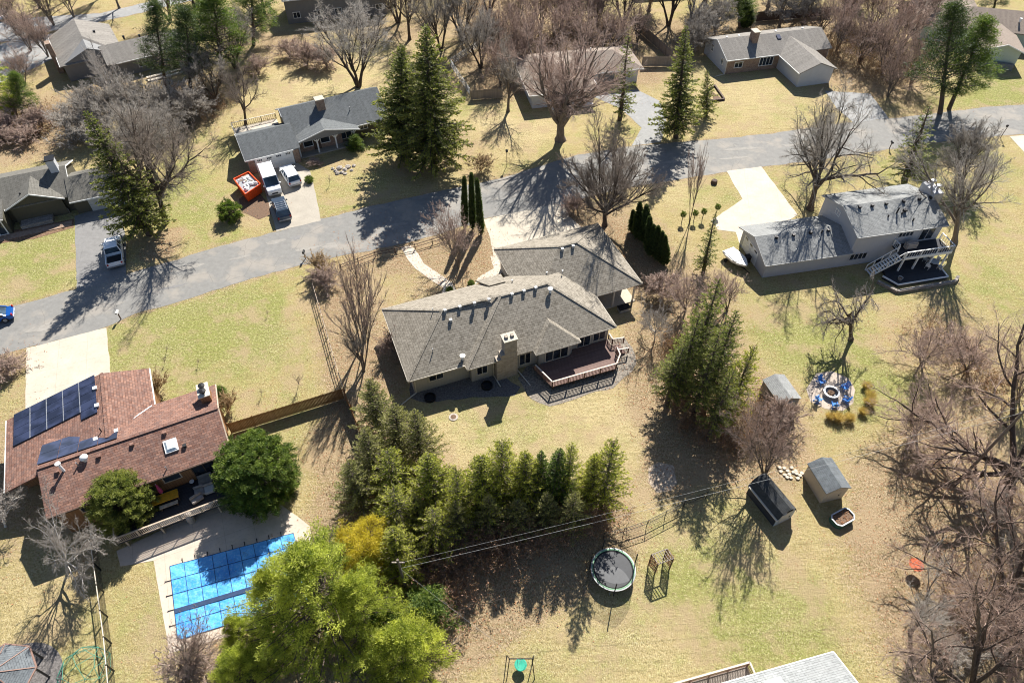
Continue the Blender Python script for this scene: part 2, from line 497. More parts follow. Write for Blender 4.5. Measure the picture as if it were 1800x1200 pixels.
# (px, py, radius in metres, green, litter, bright)
COVER = [
 (1640, 820, 5, 0, .45, 0), (1560, 900, 5, 0, .4, 0), (1680, 780, 5, 0, .5, 0), (1500, 980, 4, 0, .25, 0), (1720, 730, 5, 0, .4, 0), (1640, 1060, 6, 0, .4, 0), (1440, 100, 9, 0, .6, 0), (640, 20, 12, 0, .4, 0), (1350, 20, 12, 0, .5, 0), (240, 60, 8, 0, .4, 0), (1640, 40, 12, 0, .5, 0), (900, 130, 7, 0, .7, 0), (530, 60, 8, 0, .3, 0), (460, 690, 3, 0, .25, 0), (560, 780, 4, .1, .3, 0), (1150, 700, 4, 0, .4, 0),
 (330, 600, 11, .55, 0, 0), (450, 560, 7, .5, 0, 0), (250, 640, 8, .55, 0, 0), (480, 640, 8, .3, 0, 0), (330, 360, 6, .75, 0, 0), (420, 420, 7, .35, 0, 0),
 (330, 320, 6, .5, 0, 0), (620, 340, 8, .35, 0, 0), (70, 450, 9, .45, 0, 0), (20, 500, 9, .4, 0, 0), (15, 690, 6, .4, 0, 0), (540, 760, 7, .3, 0, 0),
 (1640, 300, 18, .3, 0, 0), (1770, 160, 12, .7, 0, 0), (1400, 590, 9, .45, 0, 0), (1560, 670, 7, .45, 0, 0), (1480, 780, 8, .3, 0, 0), (1370, 1030, 9, .4, 0, 0), (1250, 1120, 9, .25, 0, 0), (1560, 740, 8, .35, 0, 0),
 (1300, 1050, 6, .2, 0, 0), (1000, 760, 9, .22, 0, 0), (700, 490, 5, .15, 0, 0), (1700, 520, 9, .2, 0, 0), (1380, 560, 7, .4, 0, 0), (830, 500, 4, .3, 0, 0),
 (1050, 1130, 10, .22, 0, 0), (200, 1080, 5, .15, 0, 0), (640, 70, 12, 0, 0, .3), (570, 150, 12, .1, 0, .5), (470, 250, 7, .1, 0, .25), (1330, 170, 12, 0, 0, .35),
 (900, 220, 9, 0, 0, .5), (1200, 330, 5, .1, 0, .3), (1100, 740, 7, 0, 0, .4), (850, 760, 9, .1, 0, .35), (1150, 1080, 12, 0, 0, .25), (60, 270, 9, .15, 0, .2),
 (1150, 560, 6, 0, .25, 0), (1120, 620, 5, 0, .3, 0), (610, 560, 5, 0, .75, 0), (640, 620, 5, 0, .8, 0), (590, 500, 4, 0, .85, 0), (660, 440, 5, 0, .85, 0), (720, 440, 4, 0, .8, 0),
 (800, 440, 5, 0, .6, 0), (850, 430, 4, 0, .95, 0), (870, 460, 3, 0, .95, 0), (790, 490, 4, 0, .5, 0), (835, 480, 3, 0, .8, 0), (740, 520, 5, 0, .4, .2), (650, 660, 5, 0, .85, 0),
 (1060, 400, 6, 0, .95, 0), (1090, 430, 5, 0, .95, 0), (1130, 480, 5, 0, .8, 0), (1010, 370, 3, 0, .9, 0), (1180, 600, 5, 0, .75, 0), (1200, 680, 6, 0, .9, 0), (1260, 700, 6, 0, .9, 0),
 (1300, 770, 6, 0, .9, 0), (1220, 770, 5, 0, .8, 0), (1170, 840, 3.2, 0, .75, 0), (1250, 560, 6, 0, .6, 0), (1230, 490, 5, 0, .4, 0), (1360, 800, 4, 0, .6, 0), (1380, 700, 4, 0, .4, 0),
 (640, 760, 5, 0, .85, 0), (640, 860, 5, 0, .9, 0), (720, 900, 6, 0, .9, 0), (800, 950, 6, 0, .95, 0), (900, 960, 6, 0, .95, 0), (1000, 950, 5, 0, .9, 0), (1060, 920, 4, 0, .8, 0),
 (760, 1040, 6, 0, .95, 0), (840, 1040, 4, 0, .7, 0), (920, 1000, 4, 0, .6, 0), (700, 1120, 5, 0, .9, 0), (820, 1110, 3, 0, .5, 0), (560, 1100, 7, 0, .8, 0), (400, 1170, 5, 0, .75, 0), (600, 1000, 5, 0, .8, 0),
 (20, 760, 5, 0, .5, 0), (30, 940, 6, 0, .35, 0), (20, 640, 3, 0, .9, 0), (10, 860, 5, 0, .6, 0), (100, 1010, 5, 0, .2, .1),
 (470, 80, 8, 0, .6, 0), (340, 160, 8, 0, .85, 0), (330, 210, 7, 0, .6, 0), (200, 150, 9, 0, .5, 0), (60, 210, 10, 0, .7, 0), (20, 250, 9, 0, .7, 0), (120, 230, 7, 0, .5, 0), (100, 60, 9, 0, .6, 0), (60, 130, 7, 0, .4, 0),
 (560, 110, 7, 0, .6, 0), (720, 60, 9, 0, .5, 0), (860, 20, 12, 0, .8, 0), (950, 60, 12, 0, .85, 0), (1040, 70, 10, 0, .8, 0), (1120, 130, 8, 0, .7, 0), (840, 110, 8, 0, .6, 0), (870, 160, 6, 0, .6, 0), (800, 240, 6, 0, .4, 0), (860, 270, 6, 0, .3, 0),
 (1180, 60, 9, 0, .7, 0), (1290, 50, 8, 0, .7, 0), (1400, 60, 9, 0, .7, 0), (1500, 70, 12, 0, .6, 0), (1560, 120, 9, 0, .6, 0), (1500, 150, 8, 0, .5, 0), (1600, 180, 6, 0, .4, 0),
 (730, 300, 6, 0, .5, 0), (600, 285, 4, 0, .4, 0), (280, 440, 3, 0, .95, 0), (300, 410, 2.4, 0, .6, 0), (440, 370, 3.5, 0, .5, .2), (1700, 640, 6, 0, .5, 0), (1600, 600, 6, 0, .4, 0), (1740, 900, 8, 0, .6, 0),
 (1700, 1100, 8, 0, .55, 0), (1600, 1150, 5, 0, .3, 0), (1780, 1000, 8, 0, .6, 0), (1640, 960, 6, 0, .4, 0), (1560, 820, 6, 0, .35, .1), (1690, 560, 6, 0, .4, 0), (1350, 930, 3, 0, .3, 0), (1600, 480, 5, .2, .2, 0), (1160, 410, 5, 0, .2, 0)]

ROAD_UP = [(-260, 600), (-120, 575), (0, 542), (60, 530), (150, 503), (300, 460), (375, 435), (450, 417), (500, 403), (567, 384), (620, 371), (700, 352), (795, 331), (887, 312), (950, 292), (1007, 274), (1100, 258), (1170, 252), (1242, 246), (1350, 236), (1412, 226), (1500, 215), (1600, 205), (1725, 189), (1800, 184), (1950, 176), (2200, 165)]
ROAD_LO = [(-260, 690), (-120, 655), (0, 624), (45, 611), (120, 594), (187, 575), (237, 552), (275, 541), (350, 520), (450, 487), (532, 466), (600, 450), (662, 438), (712, 428), (800, 403), (850, 385), (900, 376), (992, 356), (1060, 339), (1110, 328), (1197, 315), (1290, 300), (1340, 293), (1425, 283), (1555, 264), (1640, 251), (1725, 241), (1800, 236), (1950, 226), (2200, 212)]
ROAD2_UP = [(-200, 60), (-80, 55), (20, 35), (100, 28), (175, 24), (235, 10), (290, -4), (360, -22), (470, -40), (640, -60), (900, -85)]
ROAD2_LO = [(-200, 96), (-80, 88), (20, 72), (90, 55), (160, 42), (235, 26), (300, 10), (370, -6), (480, -22), (650, -44), (900, -70)]

def axis_coords(lo, hi, step, far):
    c = list(np.arange(lo, hi + .01, step))
    return np.array([lo - f for f in reversed(far)] + c + [hi + f for f in far])
def build_ground():
    xs = axis_coords(-120, 120, .6, (8, 30, 90, 250, 700))
    ys = axis_coords(6, 168, .6, (6, 20, 80, 250, 700))
    X, Y = np.meshgrid(xs, ys)
    V = np.stack([X.ravel(), Y.ravel(), np.zeros(X.size)], 1)
    cov = np.zeros((V.shape[0], 4)); cov[:, 3] = 1
    cov[:, 0] = .2
    for (px, py, r, g, l, b) in COVER:
        c = at(px, py)
        d2 = ((V[:, 0] - c.x) ** 2 + (V[:, 1] - c.y) ** 2) / (r * r)
        w = np.exp(-d2 * 1.1)
        for i, val in ((0, g), (1, l), (2, b)):
            if val: cov[:, i] = np.maximum(cov[:, i], 0) + w * val * (1 - np.minimum(cov[:, i], 1) * .6)
    cov[:, 0] *= np.clip(1 - cov[:, 1] * 1.2, 0, 1)
    # dry sandy verge along the road edges
    for line in (ROAD_UP, ROAD_LO, ROAD2_UP, ROAD2_LO):
        pts = [at(*p) for p in line]
        for a, b in zip(pts[:-1], pts[1:]):
            n = max(1, int((b - a).length / 1.2))
            for i in range(n):
                c = a.lerp(b, i / n)
                near = (abs(V[:, 0] - c.x) < 2.2) & (abs(V[:, 1] - c.y) < 2.2)
                d2 = (V[near, 0] - c.x) ** 2 + (V[near, 1] - c.y) ** 2
                cov[near, 1] = np.maximum(cov[near, 1], .62 * np.exp(-d2 / .9))
    cov = np.clip(cov, 0, 1)
    ny, nx = X.shape
    i = np.arange(ny - 1)[:, None] * nx + np.arange(nx - 1)[None, :]
    i = i.ravel()
    Q = np.stack([i, i + 1, i + nx + 1, i + nx], 1)
    me = bpy.data.meshes.new("ground")
    me.vertices.add(len(V)); me.vertices.foreach_set("co", V.ravel())
    me.loops.add(Q.size); me.loops.foreach_set("vertex_index", Q.ravel())
    me.polygons.add(len(Q)); me.polygons.foreach_set("loop_start", np.arange(0, Q.size, 4)); me.polygons.foreach_set("loop_total", np.full(len(Q), 4))
    me.update()
    ca = me.color_attributes.new("cover", 'FLOAT_COLOR', 'POINT')
    ca.data.foreach_set("color", cov.ravel())
    me.materials.append(build_ground_mat())
    o = bpy.data.objects.new("ground", me); COL.objects.link(o)
    tag(o, kind='structure')
build_ground()

def asphalt(name, c, tanc=(.34, .30, .25), patch=.5):
    t = NT(name)
    p = t.pos()
    n1 = t.noise(p, .25, 4, .6); n2 = t.noise(p, 1.6, 5, .65); n3 = t.noise(p, 14, 3, .7)
    col = t.mix(t.ramp(n2, [(.3, 0.0), (.7, 1.0)]), k(c, .88), k(c, 1.14))
    col = t.mix(t.ramp(n1, [(.5, 0.0), (.62, patch)]), col, tanc)
    col = t.mix(t.ramp(n3, [(.3, .25), (.5, 0.0)]), col, k(c, .5))
    vo = t.n("TexVoronoi", feature='DISTANCE_TO_EDGE')
    vo.inputs["Scale"].default_value = .55
    t.l(t.mix(.35, p, t.n("TexNoise").outputs["Color"]), vo.inputs["Vector"])
    cr = t.math('MULTIPLY', t.ramp(vo.outputs["Distance"], [(.0, .38), (.014, 0.0)]), t.ramp(n1, [(.46, 0.0), (.54, 1.0)]))
    col = t.mix(cr, col, k(c, .35))
    t.base(col, .85, 0, .3)
    t.bump(n3, .25, .01)
    return t.m
M['asphalt'] = asphalt('asphalt', (.195, .19, .178), (.29, .262, .225), .7)
M['asphalt_light'] = asphalt('asphalt_light', (.25, .25, .245), (.36, .34, .31), .3)
M['asphalt_dark'] = asphalt('asphalt_dark', (.20, .195, .19), (.16, .155, .15), .5)
M['patch'] = asphalt('pale_patch', (.245, .232, .21), (.31, .285, .25), .5)
def concrete(name, c, slab=3.0, rz=0.0, joint=.02):
    t = NT(name)
    p = t.pos()
    n1 = t.noise(p, .5, 4, .6); n2 = t.noise(p, 4, 5, .7)
    col = t.mix(t.ramp(n1, [(.3, 0.0), (.7, 1.0)]), k(c, .86), k(c, 1.08))
    col = t.mix(t.ramp(n2, [(.35, .3), (.5, 0.0)]), col, k(c, .7))
    br = t.n("TexBrick", offset=0.0)
    br.inputs["Scale"].default_value = 1.0
    br.inputs["Brick Width"].default_value = slab
    br.inputs["Row Height"].default_value = slab
    br.inputs["Mortar Size"].default_value = joint
    t.l(t.scale(p, 1, 1, 1, rz), br.inputs["Vector"])
    col = t.mix(t.math('MULTIPLY', br.outputs["Fac"], .45), col, k(c, .5))
    t.base(col, .85, 0, .25)
    return t.m
M['concrete'] = concrete('concrete', (.47, .42, .34), 3.0, -.36)
M['concrete_pale'] = concrete('concrete_pale', (.50, .44, .36), 4.2, .15)
M['concrete_tan'] = concrete('concrete_tan', (.36, .325, .27), 5.0, 1.1, .012)
M['concrete_pool'] = concrete('concrete_pool', (.50, .42, .345), 2.6, -.4)
M['paver'] = concrete('paver', (.40, .335, .28), .6, .3, .015)
M['gravel'] = plain('gravel', (.20, .175, .145), .95, var=.6, scale=5)
M['gravel_dark'] = plain('gravel_dark', (.13, .12, .115), .95, var=.5, scale=6)
M['mulch'] = plain('mulch', (.17, .105, .065), .95, var=.5, scale=4)

def jitter_poly(pts, step=.9, amp=.05, seed=1):
    r = random.Random(seed)
    out = []
    for i in range(len(pts)):
        a, b = pts[i], pts[(i + 1) % len(pts)]
        n = max(1, int((b - a).length / step))
        for j in range(n):
            q = a.lerp(b, j / n)
            if j: q = q + Vector((r.uniform(-amp, amp), r.uniform(-amp, amp), 0))
            out.append(q)
    return out
def sheet(name, pix, z, mat, thick=.012, amp=.05, kind='structure', label=None, world_pts=None):
    pts = world_pts or [at(*p) for p in pix]
    pts = jitter_poly([Vector((p[0], p[1], 0)) for p in pts], .9, amp, int(abs(pts[0][0]) * 13))
    m = MB()
    m.prism([(p.x, p.y) for p in pts], z - thick, z)
    o = m.build(name, mat)
    if kind: tag(o, label, kind=kind)
    return o
def strip(name, up, lo, z, mat, amp=.14):
    r = random.Random(3)
    def res(line, n=160):
        pts = [at(*p) for p in line]
        L = [0]
        for a, b in zip(pts[:-1], pts[1:]): L.append(L[-1] + (b - a).length)
        out = []
        for i in range(n + 1):
            s = L[-1] * i / n
            j = max(0, min(len(L) - 2, next((q for q in range(len(L) - 1) if L[q + 1] >= s), len(L) - 2)))
            out.append(pts[j].lerp(pts[j + 1], (s - L[j]) / max(1e-6, L[j + 1] - L[j])) + Vector((r.uniform(-amp, amp), r.uniform(-amp, amp), 0)))
        return out
    A, B = res(up), res(lo)
    m = MB()
    n = len(A)
    V = [(p.x, p.y, z) for p in A] + [(p.x, p.y, z) for p in B]
    m.add(V, [(i, n + i, n + i + 1, i + 1) for i in range(n - 1)])
    return tag(m.build(name, mat), kind='structure')
strip('road', ROAD_UP, ROAD_LO, .012, M['asphalt'])
strip('back_road', ROAD2_UP, ROAD2_LO, .012, M['asphalt_light'])

sheet('driveway', [(131, 380), (176, 365), (215, 380), (222, 430), (222, 484), (135, 512)], .02, M['asphalt_dark'])
sheet('driveway', [(455, 305), (522, 286), (545, 300), (556, 345), (564, 388), (486, 407), (470, 350)], .02, M['concrete_tan'])
sheet('driveway', [(46, 612), (187, 576), (195, 660), (210, 720), (44, 780)], .022, M['concrete'])
sheet('driveway', [(850, 386), (895, 376), (992, 356), (1000, 380), (1035, 410), (1040, 440), (872, 470), (862, 420)], .022, M['concrete'])
sheet('driveway', [(1030, 165), (1120, 158), (1160, 178), (1172, 215), (1162, 250), (1110, 257), (1128, 225), (1090, 190)], .02, M['asphalt_light'])
sheet('driveway', [(1277, 301), (1338, 293), (1372, 338), (1402, 378), (1330, 420), (1303, 436), (1293, 408), (1262, 404), (1250, 388), (1305, 350)], .022, M['concrete_pale'])
sheet('driveway', [(1450, 160), (1530, 165), (1562, 208), (1500, 216), (1470, 190)], .02, M['asphalt_light'])
sheet('driveway', [(1775, 240), (1830, 236), (1900, 290), (1830, 300)], .02, M['concrete_pale'])
sheet('driveway', [(-60, 95), (-20, 85), (40, 66), (110, 58), (150, 48), (120, 90), (60, 120), (-10, 150)], .02, M['asphalt_light'])
sheet('front_walk', [(705, 436), (722, 431), (735, 446), (745, 463), (762, 475), (795, 497), (800, 515), (782, 508), (752, 488), (730, 472), (716, 455)], .022, M['concrete_pale'])
sheet('front_walk', [(786, 503), (800, 505), (802, 520), (775, 520), (779, 508)], .026, M['concrete_pale'])
sheet('front_walk', [(862, 450), (880, 452), (882, 480), (850, 492), (834, 500), (840, 488), (868, 472)], .024, M['concrete_pale'])
sheet('flower_bed', [(430, 343), (448, 330), (486, 372), (470, 380), (455, 386), (425, 372), (420, 350)], .016, M['soil'])
sheet('gravel_border', [(1000, 600), (1098, 594), (1112, 612), (1119, 638), (1109, 656), (1088, 672), (1078, 682), (966, 714), (948, 708), (925, 690), (910, 665), (935, 630)], .016, M['gravel'], amp=.2)
sheet('gravel_border', [(722, 668), (885, 660), (915, 680), (905, 695), (740, 706), (722, 700)], .018, M['gravel_dark'], amp=.2)
sheet('mulch_circle', [(1140, 822), (1156, 812), (1185, 818), (1190, 848), (1180, 862), (1155, 866), (1140, 848)], .016, M['tan_mulch'], amp=.2)
sheet('fire_pit_patio', [(1435, 656), (1462, 652), (1492, 665), (1503, 685), (1500, 708), (1482, 722), (1450, 718), (1425, 706), (1417, 684)], .018, M['paver'])
sheet('garden_bed', [(1255, 178), (1250, 160), (1274, 178), (1258, 181)], .016, M['soil'])
sheet('pool_deck', [(270, 985), (298, 1148), (400, 1118), (560, 1070), (545, 925), (520, 905), (440, 850), (330, 910), (205, 968), (212, 995)], .022, M['concrete_pool'], amp=.02)
sheet('porch_walk', [(-20, 410), (40, 402), (130, 385), (130, 400), (60, 420), (-20, 430)], .02, M['mulch'])

for i, (px, py, w, h, a, dark) in enumerate([(484, 425, 2.6, .9, .35, 0), (520, 418, 1.5, 1.0, .3, 1), (540, 437, 3.4, .8, .3, 0), (580, 432, 2.4, 1.2, .3, 0), (425, 452, 3.0, .6, .35, 0), (330, 470, 4.2, 1.0, .3, 0), (300, 505, 3.6, .5, .35, 1), (1300, 262, 6.5, .9, .15, 0), (1290, 278, 5.0, .6, .15, 0), (1400, 255, 5.0, 1.0, .12, 0), (900, 345, 2.2, .8, .3, 0), (870, 350, 1.2, .6, .2, 0), (1180, 285, 3, .8, .2, 0), (80, 575, 5, 1.4, .3, 0), (200, 535, 3, .7, .3, 0), (1680, 215, 5, .8, .1, 0), (700, 395, 3, .8, .3, 0)]):
    c = at(px, py); r_ = random.Random(i); P_ = []
    for q in range(14):
        t_ = 2 * pi * q / 14; e = r_.uniform(.72, 1.15); x, y = w / 2 * cos(t_) * e, h / 2 * sin(t_) * e
        P_.append((c.x + x * cos(a) - y * sin(a), c.y + x * sin(a) + y * cos(a)))
    tag(MB().prism(P_, .008, .0165 + i * .0004).build('road_patch', M['asphalt_dark'] if dark else M['patch']), kind='structure')

# ------------------------------------------------------------------ houses
def ob(m, c, ax, ay, az):
    c, ax, ay, az = Vector(c), Vector(ax) / 2, Vector(ay) / 2, Vector(az) / 2
    P = [c - ax - ay - az, c + ax - ay - az, c + ax + ay - az, c - ax + ay - az, c - ax - ay + az, c + ax - ay + az, c + ax + ay + az, c - ax + ay + az]
    return m.add(P, [(3, 2, 1, 0), (4, 5, 6, 7), (0, 1, 5, 4), (1, 2, 6, 5), (2, 3, 7, 6), (3, 0, 4, 7)])
DIR = {'S': (Vector((1, 0, 0)), Vector((0, -1, 0))), 'N': (Vector((-1, 0, 0)), Vector((0, 1, 0))),
       'E': (Vector((0, 1, 0)), Vector((1, 0, 0))), 'W': (Vector((0, -1, 0)), Vector((-1, 0, 0)))}
Z = Vector((0, 0, 1))
def win(par, x, y, z, w, h, d='S', panes=2, mat=None, name='window', glass=None, fw=.09, un=None):
    """window centred at x, z (sill height z) on a wall plane"""
    u, n = un if un else DIR[d]
    mat = mat or M['white']
    c = Vector((x, y, z + h / 2))
    m = MB()
    for s in (-1, 1):
        ob(m, c + Z * s * (h / 2) + n * .03, u * (w + fw * 1.4), n * .09, Z * fw)
        ob(m, c + u * s * (w / 2) + n * .028, u * fw, n * .084, Z * (h - fw))
    for i in range(1, panes):
        ob(m, c + u * (-w / 2 + w * i / panes) + n * .026, u * fw * .8, n * .08, Z * (h - fw))
    f = m.build(name, mat, par)
    g = MB()
    ob(g, c + n * .012, u * (w - fw * .5), n * .03, Z * (h - fw * .5))
    g.build('pane', glass or M['glass'], f)
    return f
def door(par, x, y, z, w, h, d='S', mat=None, name='door', un=None, glass=False):
    u, n = un if un else DIR[d]
    m = MB(); c = Vector((x, y, z + h / 2))
    ob(m, c + n * .02, u * w, n * .06, Z * h)
    for s in (-1, 1): ob(m, c + u * s * (w / 2 + .05) + n * .03, u * .1, n * .09, Z * (h + .1))
    ob(m, c + Z * (h / 2 + .05) + n * .032, u * (w + .2), n * .09, Z * .1)
    f = m.build(name, mat or M['white'], par)
    if glass:
        g = MB(); ob(g, c + n * .06, u * (w * .78), n * .02, Z * (h * .82)); g.build('pane', M['glass'], f)
    hn = MB(); ob(hn, c + u * (w * .4) + n * .09, u * .05, n * .08, Z * .12); hn.build('handle', M['dark_metal'], f)
    return f
def garage_door(par, x, y, z, w, h, d='S', mat=None, lights=4):
    u, n = DIR[d]
    m = MB(); c = Vector((x, y, z + h / 2))
    for i in range(4):
        ob(m, c + Z * (-h / 2 + h * (i + .5) / 4) + n * .03, u * w, n * .06, Z * (h / 4 - .02))
    f = m.build('garage_door', mat or M['white'], par)
    if lights:
        g = MB()
        for i in range(lights):
            for j in range(3):
                ob(g, c + Z * (h * .375) + u * (-w / 2 + w * (i + .5) / lights + (j - 1) * .24) + n * .065, u * .18, n * .02, Z * .26)
        g.build('pane', M['glass'], f)
    return f
def hip(m, x0, y0, x1, y1, ze, p, axis='x', ends='hh', th=.18):
    """closed hip roof; returns ridge height"""
    if axis == 'y':
        T = lambda a, b, z: (b, a, z)
        a0, b0, a1, b1 = y0, x0, y1, x1
    else:
        T = lambda a, b, z: (a, b, z)
        a0, b0, a1, b1 = x0, y0, x1, y1
    half = (b1 - b0) / 2; zr = ze + half * p; br = (b0 + b1) / 2
    r0 = a0 + (half if ends[0] == 'h' else 0); r1 = a1 - (half if ends[1] == 'h' else 0)
    V = [T(a0, b0, ze), T(a1, b0, ze), T(a1, b1, ze), T(a0, b1, ze), T(r0, br, zr), T(r1, br, zr),
         T(a0, b0, ze - th), T(a1, b0, ze - th), T(a1, b1, ze - th), T(a0, b1, ze - th)]
    F = [(0, 1, 5, 4), (2, 3, 4, 5), (3, 0, 4), (1, 2, 5), (0, 6, 7, 1), (1, 7, 8, 2), (2, 8, 9, 3), (3, 9, 6, 0), (6, 9, 8, 7)]
    m.add(V, F)
    return zr
def gable(m, x0, y0, x1, y1, ze, p, axis='x', th=.16, ridge=None, ze2=None):
    """two roof slabs; ridge = position of the ridge across, ze2 = height of the far eave"""
    if axis == 'y': T = lambda a, b, z: (b, a, z); a0, b0, a1, b1 = y0, x0, y1, x1
    else: T = lambda a, b, z: (a, b, z); a0, b0, a1, b1 = x0, y0, x1, y1
    br = (b0 + b1) / 2 if ridge is None else ridge
    zr = ze + (br - b0) * p; z2 = ze if ze2 is None else ze2
    m.extr([T(a0, b0, ze), T(a1, b0, ze), T(a1, br, zr), T(a0, br, zr)], (0, 0, -th))
    m.extr([T(a0, br, zr), T(a1, br, zr), T(a1, b1, z2), T(a0, b1, z2)], (0, 0, -th))
    return zr
def body(m, x0, y0, x1, y1, ze, zr, axis='x', ov=.5, ridge=None, ze2=None, z0=-.05):
    """gabled wall body that stays under the roof slabs of gable()"""
    if axis == 'y': T = lambda a, b, z: (b, a, z); a0, b0, a1, b1 = y0, x0, y1, x1
    else: T = lambda a, b, z: (a, b, z); a0, b0, a1, b1 = x0, y0, x1, y1
    br = (b0 + b1) / 2 if ridge is None else ridge; z2 = ze if ze2 is None else ze2
    th = .17
    zl = ze + (zr - ze) * ov / (br - b0) - th; zh = z2 + (zr - z2) * ov / (b1 - br) - th
    a0 += ov * .6; a1 -= ov * .6
    P = [T(a0, b0 + ov, z0), T(a0, b1 - ov, z0), T(a0, b1 - ov, zh), T(a0, br, zr - th), T(a0, b0 + ov, zl)]
    m.extr(P, T(a1 - a0, 0, 0))
def ring(par, pts, h=.16, w=.09, mat=None, name='gutter', dz=-.02):
    """fascia and gutter board that follows a roof's edge (3D points), just outside it"""
    m = MB()
    for a, b in zip(pts[:-1], pts[1:]):
        a, b = Vector(a), Vector(b)
        m.beam(a + Z * (dz - h / 2), b + Z * (dz - h / 2), w, h)
    return m.build(name, mat or M['white'], par)
def frame_local(O, ang):
    ex = Vector((cos(ang), sin(ang))); ey = Vector((-sin(ang), cos(ang)))
    def L(px, py, z):
        w = at(px, py, z); d = Vector((w.x - O[0], w.y - O[1]))
        return d.dot(ex), d.dot(ey)
    return L
def on_slope(L, px, py, zf):
    z = 4.0
    for _ in range(30):
        x, y = L(px, py, z); z = .6 * zf(x, y) + .4 * z
    return x, y, z
def vent(par, x, y, z, s=.32, h=.3, mat=None, name='roof_vent'):
    m = MB(); m.box(x - s / 2, y - s / 2, z - .15, x + s / 2, y + s / 2, z + h * .6)
    m.box(x - s * .62, y - s * .62, z + h * .62, x + s * .62, y + s * .62, z + h)
    return m.build(name, mat or M['grey_metal'], par)
def pipe(par, x, y, z, r=.06, h=.6, mat=None, cap=False, name='vent_pipe'):
    m = MB(); m.tube([(x, y, z - .15), (x, y, z + h)], r, 8)
    if cap: m.lathe([(0, h + .16), (r * 2.0, h + .1), (r * 2.0, h)], 10, (x, y, z))
    return m.build(name, mat or M['grey_metal'], par)
def downspout(par, x, y, z, ox, oy):
    m = MB(); m.beam((x, y, z), (x, y, .25), .1); m.beam((x, y, .22), (x + ox, y + oy, .08), .1, .09)
    return m.build('downspout', M['cream'], par)
def railing(par, pts, z0, h=1.0, step=.16, post=1.9, mat=None, top=None, bal=.045, name='railing', cap=.14):
    m = MB(); m2 = MB()
    for a, b in zip(pts[:-1], pts[1:]):
        a, b = Vector((*a, 0)), Vector((*b, 0)); L = (b - a).length
        n = max(1, int(round(L / step)))
        for i in range(n):
            p = a.lerp(b, (i + .5) / n)
            m.beam((p.x, p.y, z0 + .1), (p.x, p.y, z0 + h - .06), bal)
        k_ = max(1, int(round(L / post)))
        for i in range(k_ + 1):
            p = a.lerp(b, i / k_); m.beam((p.x, p.y, z0), (p.x, p.y, z0 + h - .03), .1)
        m.beam((a.x, a.y, z0 + .1), (b.x, b.y, z0 + .1), .05)
        m2.beam((a.x, a.y, z0 + h), (b.x, b.y, z0 + h), cap, .05)
    r = m.build(name, mat or M['deck_rail'], par)
    m2.build('top_rail', top or M['deck_top'], r)
    return r
def steps(par, p, q, z0, z1, w, n, mat, name='stairs', th=.05):
    """open stairs from p (top, height z1) to q (bottom, z0)"""
    p, q = Vector(p), Vector(q); d = (q - p).normalized(); s = Vector((-d.y, d.x))
    m = MB()
    for i in range(n):
        t = (i + .5) / n; c = p.lerp(q, t); z = z1 + (z0 - z1) * (i + 1) / (n + 1)
        ob(m, (c.x, c.y, z), (d.x * (q - p).length / n * .85, d.y * (q - p).length / n * .85, 0), (s.x * w, s.y * w, 0), (0, 0, th))
    for e in (-1, 1):
        o = s * (w / 2) * e
        m.beam((p.x + o.x, p.y + o.y, z1 - .12), (q.x + o.x, q.y + o.y, z0 + .05), .06, .22)
    return m.build(name, mat, par)
def table(name, label, loc, rz, L, W, h, mat, legm, group=None):
    t = thing(name, label, 'table', loc, rz, group)
    m = MB()
    for i in range(5): m.box(-L / 2, -W / 2 + W * i / 5 + .012, h - .05, L / 2, -W / 2 + W * (i + 1) / 5 - .012, h)
    m.build('tabletop', mat, t)
    for sx in (-1, 1):
        for sy in (-1, 1):
            MB().box(sx * (L / 2 - .1) - .04, sy * (W / 2 - .1) - .04, 0, sx * (L / 2 - .1) + .04, sy * (W / 2 - .1) + .04, h - .055).build('leg', legm, t)
    return t

